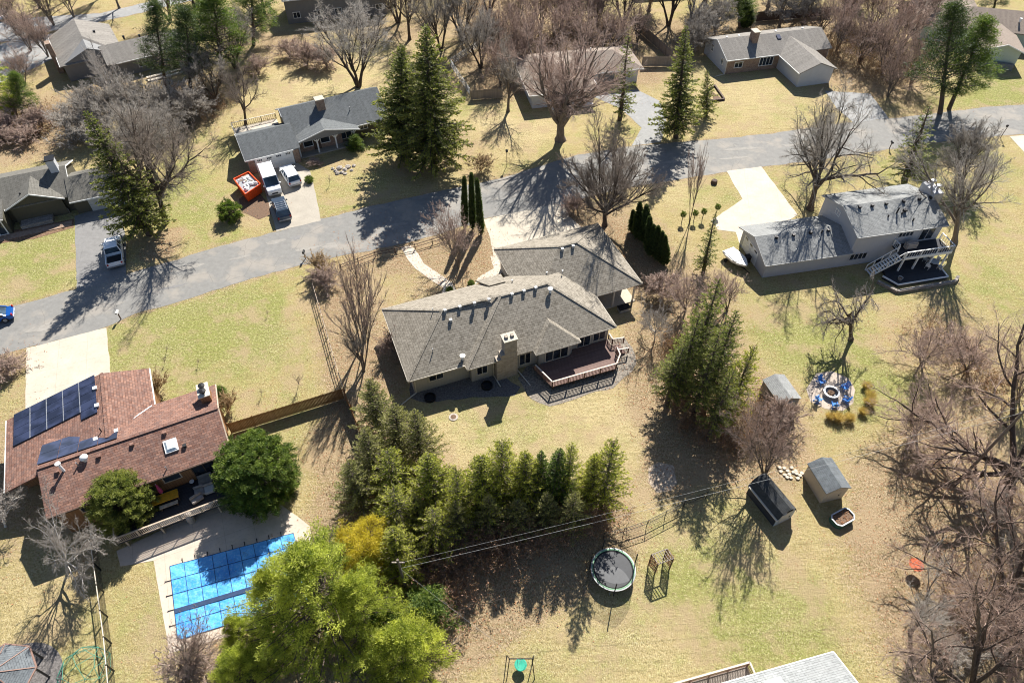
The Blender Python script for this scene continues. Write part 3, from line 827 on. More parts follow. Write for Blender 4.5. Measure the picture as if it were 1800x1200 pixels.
# ---- the house in the middle of the photo
def main_house():
    O, A = (-10.72, 43.97), radians(20.93)
    L = frame_local(O, A)
    t = thing('ranch_house', 'sprawling beige house with taupe hip roof, brick chimney and redbrown deck, centre of photo', 'house', (*O, 0), A)
    P = .55; ze = 3.0
    w = MB()
    w.box(.6, .6, -.05, 7, 10.7, 3.05); w.box(6.8, -.1, -.05, 23.0, 10.64, 3.06)
    w.box(16.0, 10.0, -.05, 29.0, 15.9, 3.04); w.box(23.1, 7.4, -.05, 28.9, 10.1, 3.0)
    w.prism([(14.4, 0), (14.4, -.55), (14.9, -.82), (17.9, -.82), (18.4, -.5), (18.4, 0)], -.05, 3.02)
    w.build('wall', M['beige_siding'], t)
    r = MB()
    hip(r, 0, 0, 16, 11.24, ze, P)
    hip(r, 6.2, -.7, 23.6, 11.22, ze + .012, P)
    hip(r, 15.4, 4.5, 29.6, 16.5, ze + .022, P)
    hip(r, 13.7, -1.35, 18.95, 8, ze + .03, P * 1.02, 'y', 'hg')
    r.extr([(11.4, 11.9, ze + .03), (14.6, 11.9, ze + .03), (14.2, 9.2, ze + 1.3), (12.2, 9.2, ze + 1.3)], (0, 0, -.2))
    rf = r.build('roof', M['roof_main'], t)
    ring(t, [(6.2, -.05, 3), (0, 0, 3), (0, 11.24, 3), (11.3, 11.24, 3)], mat=M['cream'])
    ring(t, [(13.7, -.7, 3.01), (13.7, -1.35, 3.02), (18.95, -1.35, 3.02), (18.95, -.7, 3.01), (23.6, -.7, 3.01), (23.6, 4.5, 3.01), (29.6, 4.5, 3.01), (29.6, 16.5, 3.01), (15.4, 16.5, 3.01), (15.4, 11.6, 3.01)], mat=M['cream'])
    ring(t, [(6.2, 0, 3.0), (6.2, -.7, 3.01), (9.6, -.7, 3.01)], mat=M['cream'])
    # hip and ridge caps
    m = MB()
    def capline(a, b): m.beam(Vector(a) + Z * .012, Vector(b) + Z * .012, .3, .03)
    capline((0, 0, 3), (5.62, 5.62, 6.09)); capline((0, 11.24, 3), (5.62, 5.62, 6.09)); capline((5.62, 5.62, 6.09), (12.1, 5.4, 6.22))
    capline((6.2, -.7, 3.01), (12.16, 5.26, 6.29)); capline((12.16, 5.26, 6.29), (17.64, 5.26, 6.29)); capline((17.64, 5.26, 6.29), (23.6, -.7, 3.01))
    capline((21.4, 10.5, 6.32), (23.6, 10.5, 6.32)); capline((23.6, 10.5, 6.32), (29.6, 4.5, 3.02)); capline((21.4, 10.5, 6.32), (15.4, 16.5, 3.02)); capline((23.6, 10.5, 6.32), (29.6, 16.5, 3.02))
    m.build('ridge_cap', M['roof_main'], rf)
    zs = lambda x, y: min(3 + max(0, min(x, y)) * P, 6.2) if x < 8 else 3.01 + max(0, (y + .7)) * P
    for (u, v, kk) in [(503, 590, 0), (595, 568, 0), (685, 545, 0), (775, 522, 0), (918, 490, 0), (992, 470, 0), (1065, 450, 0), (538, 650, 0), (1155, 470, 1), (428, 592, 2), (427, 840, 2), (612, 885, 1)]:
        x, y, z = on_slope(L, 640 + u / 3.53, 380 + v / 3.53, zs)
        z = zs(x, y)
        if kk == 0: vent(rf, x, y, z, .26, .28, M['trimgrey'])
        elif kk == 1: pipe(rf, x, y, z, .15, .45, M['white_metal'], True)
        else: pipe(rf, x, y, z, .05, .5, M['grey_metal'])
    for (u, v) in [(1230, 210), (1297, 192)]:
        x, y, z = on_slope(L, 640 + u / 3.53, 380 + v / 3.53, lambda x, y: 3.02 + (y - 4.5) * P)
        vent(rf, x, y, z, .26, .28, M['trimgrey'])
    for (x, y) in ((14.8, 8.6), (18.9, 8.2), (20.5, 7.4)):
        pipe(rf, x, y, 3 + (11.22 - y) * P, .07, .4)
    # chimney
    c = MB(); c.box(9.4, -.95, -.05, 11.76, -.08, 3.3); c.prism([(9.9, -.93), (11.76 - .02, -.93), (11.76 - .02, -.1), (9.9, -.1)], 3.3, 3.9)
    c.box(10.35, -.9, 3.9, 11.7, .15, 5.75)
    ch = c.build('chimney', M['buff_brick'], t)
    MB().box(10.25, -1.0, 5.75, 11.8, .25, 5.9).build('chimney_cap', M['concrete'], ch)
    for x in (10.7, 11.35): MB().box(x - .15, -.55, 5.9, x + .15, -.2, 6.15).build('flue', M['buff_brick'], ch)
    for (x, y, z, ww, h, n) in [(3.1, .6, 1.3, 1.6, .9, 2), (8.0, -.1, .95, 1.2, 1.4, 2), (12.95, -.1, .5, 1.3, 1.7, 2)]:
        win(t, x, y, z, ww, h, 'S', n, M['cream'])
    for (x, y, z, ww, h, n) in [(16.4, -.82, .7, 2.7, 1.65, 3), (20.0, -.1, .6, 1.6, 1.9, 2), (21.9, -.1, .9, 1.5, 1.3, 2), (24.4, 7.4, .6, 1.2, 1.5, 2)]:
        win(t, x, y, z, ww, h, 'S', n, M['cream'])
    win(t, .6, 4, 1.1, 1.4, 1.1, 'W', 2, M['cream']); win(t, .6, 8, 1.1, 1.4, 1.1, 'W', 2, M['cream'])
    garage_door(t, 21.5, 15.9, 0, 4.9, 2.2, 'N', M['cream'])
    downspout(t, .75, .5, 2.9, -1.9, -.9); downspout(t, 9.25, -.25, 2.9, .2, -1.6); downspout(t, 11.9, -.25, 2.9, .6, -2.6)
    # covered corner by the garage with posts
    for (x, y) in ((28.9, 4.9), (26.2, 4.9)): MB().box(x - .09, y - .09, 0, x + .09, y + .09, 2.84).build('post', M['cream'], t)
    MB().box(23.1, 4.7, .0, 29.2, 7.35, .1).build('porch_slab', M['concrete'], t)
    # redbrown deck
    d = thing('wooden_deck', 'low redbrown deck with pale top rails behind the beige house', 'deck', (*O, 0), A)
    out = [(13.6, -1.5), (14.4, -4.3), (21.9, -4.45), (22.85, -3.4), (23.0, -2.4)]
    m = MB(); m.prism([(13.5, -.95), (13.7, -1.6), (14.45, -4.25), (21.85, -4.4), (22.8, -3.35), (23.0, -.2), (18.5, -.18), (18.45, -.6), (17.9, -.92), (14.8, -.92)], .48, .62)
    m.build('deck_floor', M['deck_red'], d)
    m = MB()
    for (x, y) in ((14.6, -4.1), (17, -4.2), (19.4, -4.25), (21.7, -4.2), (22.6, -3.3)): m.box(x - .08, y - .08, 0, x + .08, y + .08, .48)
    m.build('post', M['dark_wood'], d)
    railing(d, out, .62, .95, .17, 1.87)
    railing(d, [(23.1, -.2), (23.1, -1.1), (24.4, -1.35)], .62, .95, .17, 1.3)
    steps(d, (23.0, -1.75), (24.2, -1.75), .05, .62, 1.2, 3, M['deck_red'])
    m = MB(); ob(m, (24.6, -2.9, .9), (.05, 0, 0), (0, 1.2, 0), (0, 0, .05))
    railing(d, [(23.0, -2.4), (24.4, -2.6)], .25, .9, .17, 1.2, name='stair_railing')
    return t, O, A, L
main_house()

# ---- two storey garage house with a dumpster
def porch_house():
    O, A = (-38.25, 84.6), radians(26.1)
    L = frame_local(O, A)
    t = thing('ranch_house', 'grey roofed house with gabled front porch, white posts and white garage doors', 'house', (*O, 0), A)
    ze = 2.6
    w = MB()
    body(w, 0, 0, 8, 8, ze, ze + 4 * .46, 'x', .5)
    w.build('wall', M['grey_siding'], t)
    w = MB(); body(w, 7.2, 2.2, 22.5, 12.2, ze + .1, ze + .1 + 5 * .5, 'x', .5)
    w.build('wall', M['olive_siding'], t)
    r = MB()
    gable(r, 0, 0, 8.0, 8, ze, .46)
    gable(r, 7.2, 2.0, 22.6, 12.4, ze + .1, .5)
    z3 = ze + .13
    gable(r, 6.95, .9, 17.35, 7.0, z3, .25, 'y')
    rf = r.build('roof', M['roof_grey'], t)
    ring(t, [(0, -.03, ze), (6.95, -.03, ze)]); ring(t, [(0, 0, ze), (0, 4, ze + 1.84), (0, 8, ze)])
    ring(t, [(6.95, .87, z3), (12.15, .87, z3 + 1.3), (17.35, .87, z3)]); ring(t, [(17.3, 1.97, ze + .1), (22.6, 1.97, ze + .1)])
    ring(t, [(7.17, 12.4, ze + .1), (7.17, 7.2, ze + 2.7), (7.17, 6.0, ze + 2.1)])
    m = MB(); m.poly([(7.6, 1.05, z3 - .1), (16.8, 1.05, z3 - .1), (12.15, 1.05, z3 + 1.1)])
    m.extr([(7.6, 1.3, z3 - .15), (16.8, 1.3, z3 - .15), (12.15, 1.3, z3 + 1.1)], (0, -.1, 0)); m.build('gable_panel', M['grey_siding'], t)
    for x in (8.0, 10.8, 13.6, 16.5):
        p = MB(); p.box(x - .1, 1.45, 0, x + .1, 1.65, 2.5)
        p.beam((x, 1.55, 1.9), (x - .5, 1.55, 2.5), .12); p.beam((x, 1.55, 1.9), (x + .5, 1.55, 2.5), .12)
        p.build('porch_post', M['white'], t)
    MB().box(7.6, 1.2, 0, 17.0, 2.75, .14).build('porch_slab', M['concrete_tan'], t)
    MB().box(.3, .42, -.05, 1.2, .52, 2.45).build('brick_pier', M['red_brick'], t); MB().box(6.9, .42, -.05, 7.7, .52, 2.45).build('brick_pier', M['red_brick'], t)
    b = MB(); b.box(7.8, 2.6, -.02, 14.8, 2.68, 2.5); b.build('brick_front', M['red_brick'], t)
    garage_door(t, 4.05, .5, 0, 5.5, 2.15, 'S')
    win(t, 9.6, 2.6, .9, 1.4, 1.2, 'S', 1); win(t, 12.2, 2.6, .9, 1.4, 1.2, 'S', 1); win(t, 15.5, 2.68, .7, 1.7, 1.4, 'S', 2, M['cream'])
    win(t, 18.4, 2.68, 1.5, 1.2, .7, 'S', 2); win(t, 21.0, 2.68, 1.5, 1.2, .7, 'S', 2)
    door(t, 10.9, 2.6, .1, .9, 2.0, 'S', M['dark_wood'])
    c = MB(); c.box(12.6, 5.5, 4.0, 13.8, 6.6, 6.1); ch = c.build('chimney', M['red_brick'], t)
    MB().box(12.5, 5.4, 6.1, 13.9, 6.7, 6.22).build('chimney_cap', M['concrete'], ch)
    pipe(rf, 17.2, 4.6, 4.0, .06, .5)
    # deck behind the garage with snow-white tarp
    d = thing('back_deck', 'pale deck with railing behind the grey garage roof', 'deck', (*O, 0), A)
    MB().box(.2, 8.2, .9, 7.0, 12.4, 1.1).build('deck_floor', M['concrete_pale'], d)
    m = MB()
    for x in (.4, 3.5, 6.8):
        for y in (8.4, 12.2): m.box(x - .08, y - .08, 0, x + .08, y + .08, .9)
    m.build('post', M['dark_wood'], d)
    railing(d, [(.2, 8.2), (.2, 12.4), (7.0, 12.4)], 1.1, .95, .3, 2.0, M['dark_wood'], M['cream'])
    return O, A, L
porch_house()

# ---- dark green house at the left edge
def left_house():
    O, A = (-66.4, 73.4), radians(22.3)
    t = thing('ranch_house', 'dark olive house with steep front gable and three part white window, left edge of photo', 'house', (*O, 0), A)
    ze = 2.6
    w = MB(); body(w, -9, .3, 7.5, 9.5, ze, ze + 4.6 * .42, 'x', .5); body(w, -.6, -.1, 6.6, 5, ze, ze + 3.6 * .46, 'y', .5)
    w.box(-4.6, -1.6, -.05, -.75, 1.2, 2.5)
    w.build('wall', M['olive_siding'], t)
    w = MB(); body(w, 7.0, -.9, 14.2, 6.6, 2.3, 2.3 + 3.75 * .42, 'x', .5); w.build('garage_wall', M['olive_siding'], t)
    r = MB(); gable(r, -9, 0.1, 7.4, 9.5, ze, .41); gable(r, -.62, -.15, 6.6, 5.2, ze + .05, .46, 'y'); gable(r, 7.05, -.9, 14.2, 6.6, 2.3, .42)
    r.extr([(-5.0, -2.0, 2.6), (-.75, -2.0, 2.6), (-.75, 2.2, 3.35), (-5.0, 2.2, 3.35)], (0, 0, -.14))
    rf = r.build('roof', M['roof_left'], t)
    ring(t, [(-.62, -.18, 2.65), (2.99, -.18, 4.31), (6.6, -.18, 2.65)]); ring(t, [(-.65, -.15, 2.65), (-.65, 2.0, 2.65)]); ring(t, [(7.05, -.93, 2.3), (14.2, -.93, 2.3)])
    ring(t, [(7.4, .1, 2.6), (7.4, 4.8, 4.53), (7.4, 9.5, 2.6)]); ring(t, [(-5.0, -2.03, 2.6), (-.75, -2.03, 2.6)], mat=M['white'])
    b = MB(); b.box(.0, .28, 0, 6.2, .36, .75); b.build('stone_band', M['stone'], t)
    win(t, 3.0, .35 - .02, 1.15, 3.1, 1.25, 'S', 3, fw=.13)
    win(t, -2.2, -1.62, .1, 1.9, 2.0, 'S', 2, fw=.13, name='glass_door'); win(t, -3.9, -1.62, 1.0, .8, 1.1, 'S', 1, fw=.12)
    garage_door(t, 11.3, -.42, 0, 4.4, 2.0, 'S', M['trimgrey'], 0)
    c = MB(); c.box(5.6, 4.0, 3.8, 6.6, 5.2, 6.0); ch = c.build('chimney', M['white_siding'], t)
    MB().box(5.5, 3.9, 6.0, 6.7, 5.3, 6.12).build('chimney_cap', M['dark_metal'], ch)
    pipe(rf, 1.7, 1.2, 3.6, .12, .3, M['dark_metal'])
    railing(thing('deck_railing', 'dark railing of the deck behind the olive house', 'railing', (*O, 0), A), [(-2.5, 9.6), (-2.5, 11.2), (3.6, 11.2), (3.6, 9.6)], .4, 1.2, .22, 1.6, M['dark_wood'], M['dark_wood'])
    MB().box(-6, -2.9, 0, 6.5, -1.7, .1).build('front_step', M['red_brick'], t)
    MB().box(.3, -1.2, 0, 4.2, .2, .5).build('planter', M['stone'], t)
left_house()

# ---- pool house, lower left
def pool_house():
    c0 = at(81, 911, 4)
    O, A = (c0.x, c0.y), radians(25.34)
    L = frame_local(O, A)
    t = thing('ranch_house', 'redbrown roofed house with solar panels beside the covered pool', 'house', (*O, 0), A)
    ze = 4.0; P = 1.5 / 4.45
    w = MB(); body(w, 0, 0, 15.5, 8.9, ze, ze + 1.5, 'x', .6)
    body(w, -3.8, 7.1, 9.9, 14.0, 3.0, 5.25, 'y', .5, ridge=5.8, ze2=4.0)
    w.build('wall', M['cedar_siding'], t)
    r = MB(); gable(r, 0, 0, 15.6, 8.9, ze, P)
    gable(r, -3.8, 5.2, 9.8, 14.0, 3.0, 2.27 / 9.6, 'y', ridge=5.8, ze2=4.0)
    rf = r.build('roof', M['roof_brown'], t)
    ring(t, [(-3.85, 5.2, 3.0), (-3.85, 14.0, 3.0)], mat=M['white']); ring(t, [(9.85, 8.6, 4.0), (9.85, 14.0, 4.0)], mat=M['white'])
    ring(t, [(15.65, 0, 4.0), (15.65, 4.45, 5.5), (15.65, 8.9, 4.0)], mat=M['rail_wood'])
    ring(t, [(0, -.04, 4.0), (15.6, -.04, 4.0)], mat=M['dark_wood'])
    m = MB(); m.beam((0, 4.45, 5.54), (15.6, 4.45, 5.54), .3, .05); m.beam((5.8, 5.5, 5.31), (5.8, 14.0, 5.31), .3, .05); m.build('ridge_cap', M['roof_brown'], rf)
    m = MB(); m.beam((9.6, 8.75, 4.1), (6.3, 6.2, 5.0), .12, .06); m.build('valley_flashing', M['white_metal'], rf)
    # solar panels on the west slope of the garage wing
    zw = lambda x, y: 3.0 + (x + 3.8) * 2.27 / 9.6
    zn = lambda x, y: 4.0 + (8.9 - y) * P
    sl = (Vector((1, 0, 2.27 / 9.6))).normalized(); n = Vector((0, 1, 0))
    def panel(x, y, nx, ny, zf, ax, ay, lx, ly):
        for i in range(nx):
            for j in range(ny):
                c = Vector((x, y, zf(x, y) + .1)) + ax * (i + .5) * lx + ay * (j + .5) * ly
                nn = ax.cross(ay); m = MB()
                ob(m, c, ax * (lx - .05), ay * (ly - .04), nn * .04)
                p = m.build('solar_panel', M['panel'], t)
    def rails(x, y, nx, ny, zf, ax, ay, lx, ly):
        m = MB(); nn = ax.cross(ay)
        for i in range(1, nx):
            c = Vector((x, y, zf(x, y) + .085)) + ax * i * lx
            ob(m, c + ay * ny * ly / 2 + nn * .035, ax * .06, ay * ny * ly, nn * .03)
        m.build('panel_rail', M['grey_metal'], t)
    x0, y0, _ = on_slope(L, 97 / 4, 600 + 757 / 4, zw)
    x1, y1, _ = on_slope(L, 660 / 4, 600 + 515 / 4, zw)
    x2, y2, _ = on_slope(L, 97 / 4, 600 + 520 / 4, zw)
    x3, y3, _ = on_slope(L, 632 / 4, 600 + 240 / 4, zw)
    lx = 1.06; ly = 1.72
    # columns follow the eave line
    panel(x2 + .05, y2 - 4 * 1.02, 5, 4, zw, sl, n, 1.68, 1.02)
    rails(x2 + .05, y2 - 4 * 1.02, 5, 4, zw, sl, n, 1.68, 1.02)
    panel(x2 + .05 + 4 * 1.68 * sl.x, y2 - 5 * 1.02, 1, 1, zw, sl, n, 1.68, 1.02)
    sn = Vector((0, 1, -P)).normalized(); e = Vector((1, 0, 0))
    a0, b0, _ = on_slope(L, 260 / 4, 600 + 872 / 4, zn)
    panel(a0, b0, 2, 2, zn, e, sn, 1.68, 1.6); panel(a0 + 2 * 1.68, b0, 2, 1, zn, e, sn, 1.68, 1.6)
    zs = lambda x, y: 4.0 + y * P
    def cr(u, v, zf): return on_slope(L, u / 3.3333, 620 + v / 3.3333, zf)
    for (u, v) in ((967, 470), (777, 540), (583, 608), (340, 697), (1084, 548)):
        x, y, z = cr(u, v, zs); vent(rf, x, y, z, .27, .24, M['roof_brown'] if u < 1000 else M['black'])
    for (u, v) in ((683, 460), (563, 508)):
        x, y, z = cr(u, v, zn); vent(rf, x, y, z, .3, .2, M['white_metal'])
    for (u, v) in ((560, 212), (572, 313)):
        x, y, z = cr(u, v, zw); vent(rf, x, y, z, .3, .25, M['white_metal'])
    x, y, z = cr(500, 625, zs)
    m = MB(); m.lathe([(.22, -.1), (.22, .25), (.36, .28), (.36, .42), (.2, .58), (0, .62)], 16, (x, y, z)); m.build('turbine_vent', M['white_metal'], rf, smooth=True)
    x, y, z = cr(375, 690, zs); pipe(rf, x, y, z, .12, 1.1, M['white_metal'], True)
    x, y, z = cr(460, 660, zs); pipe(rf, x, y, z, .06, .5, M['grey_metal']); x, y, z = cr(977, 680, zs); pipe(rf, x, y, z, .05, .4)
    x, y, z = cr(595, 460, zw); pipe(rf, x, y, z, .06, .5, M['dark_metal'])
    x, y, z = cr(1003, 545, zs); s = MB()
    u = Vector((0, 1, P)).normalized(); nn = Vector((0, -P, 1)).normalized(); c = Vector((x, y, z))
    ob(s, c + nn * .06, (1.15, 0, 0), u * 1.25, nn * .22); sk_ = s.build('skylight', M['white_metal'], rf)
    s = MB(); b = [c + nn * .17 + Vector((i * .5, 0, 0)) + u * j * .55 for i, j in ((-1, -1), (1, -1), (1, 1), (-1, 1))]
    tp = [c + nn * .32 + Vector((i * .3, 0, 0)) + u * j * .35 for i, j in ((-1, -1), (1, -1), (1, 1), (-1, 1))]
    s.add(b + tp, [(4, 5, 6, 7), (0, 1, 5, 4), (1, 2, 6, 5), (2, 3, 7, 6), (3, 0, 4, 7)]); s.build('dome', M['skyglass'], sk_)
    cm = MB(); cm.box(14.3, 6.0, 4.2, 15.2, 7.6, 5.9); ch = cm.build('chimney', M['cedar_siding'], t)
    m = MB(); m.box(14.2, 5.9, 5.9, 15.3, 7.7, 6.0); m.build('chimney_cap', M['cream'], ch)
    for y in (6.4, 7.1): pipe(ch, 14.75, y, 6.0, .16, .3, M['dark_metal'], True, 'flue')
    win(t, 10.0, .6, 2.3, 1.5, 1.0, 'S', 1, M['rail_wood']); win(t, 3.0, .6, 2.3, 1.5, 1.0, 'S', 1, M['rail_wood'])
    win(t, 12.8, .6, 1.3, 2.0, 2.0, 'S', 2, M['dark_wood'], 'patio_door')
    garage_door(t, 2.5, 13.5, 0, 5.0, 2.2, 'N')
    # raised deck
    d = thing('raised_deck', 'raised wooden deck between two round cedars, above the pool terrace', 'deck', (*O, 0), A)
    zd = 1.2
    MB().box(4.5, -3.2, zd - .15, 15.3, .5, zd).build('deck_floor', M['deck_dark'], d)
    for x in (5, 8, 10.5, 13, 15.1): MB().box(x - .07, -3.15, 0, x + .07, -3.0, zd - .15).build('post', M['rail_wood'], d)
    railing(d, [(4.5, .4), (4.5, -3.2), (15.3, -3.2), (15.3, .4)], zd, .95, .15, 1.8, M['rail_wood'], M['rail_wood'])
    wl = lambda x, y, z=0: (O[0] + x * cos(A) - y * sin(A), O[1] + x * sin(A) + y * cos(A), z)
    def up(u, v, z): p = at(u / 3.3333, 620 + v / 3.3333, z); return (p.x, p.y)
    px_ = up(965, 845, 1.95)
    tb = table('patio_table', 'long yellow slatted table on the raised deck', (*px_, zd), A, 2.3, .95, .75, M['yellow'], M['dark_wood'])
    bx = up(990, 890, 1.6); bn = thing('bench', 'low brown bench beside the yellow table', 'bench', (*bx, zd), A)
    MB().box(-.8, -.18, .4, .8, .18, .46).build('seat', M['rail_wood'], bn)
    for x in (-.7, .7): MB().box(x - .04, -.16, 0, x + .04, .16, .4).build('leg', M['dark_wood'], bn)
    ux = up(945, 815, 2.0); um = thing('folded_parasol', 'folded pink parasol standing at the yellow table', 'parasol', (*ux, zd), 0)
    MB().tube([(0, 0, 0), (0, 0, 2.2)], .03, 8).build('pole', M['white_metal'], um)
    MB().lathe([(.03, 2.15), (.1, 1.9), (.16, 1.2), (.2, .85), (.05, .8)], 10).build('canopy', M['pink'], um)
    for i, (u, v, w_, l_, lab) in enumerate([(1200, 735, 1.3, .9, 'grey brown sofa against the house wall on the raised deck'), (1165, 805, .9, .9, 'square grey lounge seat in the middle of the raised deck'), (1222, 790, .9, .9, 'square pale lounge seat near the round cedar on the raised deck'), (1150, 848, 1.1, .6, 'covered grey bench against the deck rail')]):
        q = up(u, v, 1.7); s = thing('lounge_seat', lab, 'outdoor seat', (*q, zd), A + (.3 if i == 3 else 0))
        MB().box(-w_ / 2, -l_ / 2, .12, w_ / 2, l_ / 2, .42).build('seat', M['furniture'] if i != 2 else M['trimgrey'], s, .05)
        MB().box(-w_ / 2, l_ / 2 - .16, .42, w_ / 2, l_ / 2, .72).build('backrest', M['furniture'], s, .04)
        for sx in (-1, 1):
            for sy in (-1, 1): MB().box(sx * (w_ / 2 - .1) - .03, sy * (l_ / 2 - .1) - .03, 0, sx * (w_ / 2 - .1) + .03, sy * (l_ / 2 - .1) + .03, .12).build('leg', M['dark_wood'], s)
    q = up(1125, 755, 1.6)
    fb = thing('round_side_table', 'small round white side table on the raised deck', 'table', (*q, zd)); MB().lathe([(0, .5), (.22, .5), (.22, .46), (0, .46)], 14).build('tabletop', M['white'], fb); MB().tube([(0, 0, 0), (0, 0, .46)], .04, 6).build('leg', M['dark_metal'], fb)
    return O, A, L
pool_house()

# ---- pale two storey house on the right
def right_house():
    c0 = at(1346.0, 466.9, 2.5)
    O, A = (c0.x, c0.y), radians(11.46)
    t = thing('two_storey_house', 'pale two storey house with silver grey roof and rear staircase, right side', 'house', (*O, 0), A)
    w = MB(); body(w, .2, 0, 11.9, 7.7, 2.5, 2.5 + 3.85 * .37, 'x', .45)
    body(w, 11.3, 0, 23.6, 8.8, 5.0, 6.45, 'x', .45)
    w.build('wall', M['lilac_siding'], t)
    r = MB(); gable(r, 0, 0, 11.7, 7.7, 2.5, .37); gable(r, 11.3, 0, 23.6, 8.8, 5.0, 1.45 / 4.4)
    rf = r.build('roof', M['roof_silver'], t)
    ring(t, [(-.02, 0, 2.5), (-.02, 3.85, 3.93), (-.02, 7.7, 2.5)], mat=M['trimgrey']); ring(t, [(0, -.04, 2.5), (11.7, -.04, 2.5)], mat=M['trimgrey'])
    ring(t, [(11.28, 0, 5.0), (11.28, 4.4, 6.45), (11.28, 8.8, 5.0)], mat=M['trimgrey']); ring(t, [(11.3, -.04, 5.0), (23.6, -.04, 5.0)], mat=M['trimgrey'])
    for x in (2.6, 4.9, 7.2, 9.6): vent(rf, x, 3.3, 2.5 + 3.3 * .37, .3, .26, M['dark_metal'])
    for x in (13.2, 14.9, 16.8, 19.2, 21.4, 23.0): vent(rf, x, 3.9, 5 + 3.9 * .33, .3, .26, M['dark_metal'])
    for (x, y, h) in ((17.6, 2.5, .9), (16.3, 2.2, .3), (18.2, 2.3, .3), (19.2, 1.2, .4)): pipe(rf, x, y, 5 + y * .33, .09, h, M['dark_metal'])
    vent(rf, 18.7, 2.6, 5 + 2.6 * .33, .35, .35, M['dark_metal'])
    for (x, y) in ((4.4, 1.3), (7.9, 2.3)): pipe(rf, x, y, 2.5 + y * .37, .05, .35, M['white_metal'])
    pipe(rf, 8.6, 3.1, 3.6, .08, .6, M['dark_metal'])
    c = MB(); c.box(23.05, 3.6, 4.6, 24.3, 6.3, 7.1); ch = c.build('chimney', M['lilac_siding'], t)
    for y in (4.3, 5.4): pipe(ch, 23.7, y, 7.1, .16, .7, M['grey_metal'], True, 'flue')
    win(t, 13.0, .45, .9, 2.3, 1.0, 'S', 4, M['lilac_siding']); win(t, 18.4, .45, 3.7, 2.0, .7, 'S', 4, M['lilac_siding'])
    win(t, 21.5, .45, 2.75, 1.9, 1.9, 'S', 2, M['lilac_siding'], 'patio_door')
    win(t, 11.6, 5.2, 4.5, .9, .7, 'W', 2); garage_door(t, .5, 4.6, 0, 3.8, 2.1, 'W', M['white'], 3)
    win(t, 15.5, 8.35, 3.4, 1.6, 1.1, 'N', 2); win(t, 20.5, 8.35, 3.4, 1.6, 1.1, 'N', 2)
    # balcony deck with stairs
    d = thing('balcony_deck', 'raised deck with white posts and staircase on the pale two storey house', 'deck', (*O, 0), A)
    MB().box(17.2, -2.2, 2.35, 23.7, .4, 2.55).build('deck_floor', M['deck_dark'], d)
    MB().box(17.15, -2.27, 2.3, 23.75, -2.21, 2.62).build('rim_board', M['white'], d)
    for x in (17.4, 19.4, 21.5, 23.5): MB().box(x - .09, -2.15, 0, x + .09, -1.97, 2.35).build('post', M['white'], d)
    railing(d, [(17.2, -2.2), (23.7, -2.2), (23.7, .3)], 2.55, .95, .35, 2.1, M['white'], M['white'], .03)
    railing(d, [(17.2, .3), (17.2, -.7)], 2.55, .95, .25, 1.0, M['white'], M['white'], .03)
    steps(d, (17.15, -1.5), (13.7, -1.5), .05, 2.45, 1.15, 12, M['white'])
    m = MB()
    for e in (-.6, .6):
        m.beam((17.15, -1.5 + e, 3.4), (13.7, -1.5 + e, 1.0), .08)
        for i in range(5):
            s = i / 4; m.beam((17.1 - 3.4 * s, -1.5 + e, 2.5 - 2.4 * s), (17.1 - 3.4 * s, -1.5 + e, 3.42 - 2.4 * s), .08)
    m.build('stair_railing', M['white'], d)
    p = thing('lower_patio', 'charcoal patio platform with white edge under the staircase', 'patio', (*O, 0), A)
    m = MB(); pts = [(15.0, -2.6), (16.0, -4.4), (22.9, -4.3), (23.2, .35), (16.0, .35), (15.6, -2.4)]
    m.prism(pts, .0, .38); m.build('floor', M['deck_dark'], p)
    m = MB()
    for a, b in zip(pts[:3], pts[1:4]): m.beam((*a, .4), (*b, .4), .16, .14)
    m.build('edge_board', M['white'], p)
    m = MB(); q = [(14.0, -3.2), (15.4, -5.3), (23.4, -5.1), (24.3, -4.4)]
    for a, b in zip(q[:-1], q[1:]): m.beam((*a, .2), (*b, .2), .35, .4)
    tag(m.build('garden_wall', M['stone']), 'low curved stone edging wall around the charcoal patio', 'wall')
    wl = lambda x, y: (O[0] + x * cos(A) - y * sin(A), O[1] + x * sin(A) + y * cos(A))
    bpy.context.view_layer.update()
    for ob_ in COL.objects:
        if ob_.name.startswith('garden_wall'): ob_.location = (*O, 0); ob_.rotation_euler = (0, 0, A)
    g = thing('covered_grill', 'grill under a grey cover on the balcony deck', 'grill', (*wl(19.0, -.5), 2.55), A)
    MB().box(-.8, -.35, 0, .8, .35, .95).build('cover', M['furniture'], g, .12)
    g = thing('patio_table', 'round white table on the charcoal patio', 'table', (*wl(22.2, -2.0), .38)); MB().lathe([(0, .72), (.6, .72), (.6, .68), (0, .66)], 18).build('tabletop', M['trimgrey'], g); MB().tube([(0, 0, 0), (0, 0, .68)], .06, 6).build('leg', M['dark_metal'], g)
    for i, a in enumerate((.4, 2.0, 3.6, 5.2)):
        x, y = 22.2 + 1.05 * cos(a), -2.0 + .9 * sin(a)
        if x > 23.0: x = 22.95
        patio_chair((*wl(x, y), .38), A + a + pi, ['wall side', 'stair side', 'corner side', 'rim side'][i])
    g = thing('round_planter', 'round dark planter on the charcoal patio near its white corner', 'planter', (*wl(16.7, -3.6), .38)); MB().lathe([(.22, 0), (.3, .4), (.26, .4), (.2, .3), (0, .3)], 14).build('pot', M['grey_metal'], g)
    MB().lathe([(0, .36), (.2, .34), (.24, .3)], 12).build('soil', M['soil'], g)
    g = thing('wheelie_bin', 'dark wheeled bin beside the garage of the pale house', 'bin', (*wl(-.2, 3.6), 0), A)
    MB().box(-.3, -.35, .08, .3, .35, 1.0).build('body', M['dark_metal'], g, .04); MB().box(-.33, -.4, 1.0, .33, .38, 1.07).build('lid', M['black'], g, .02)
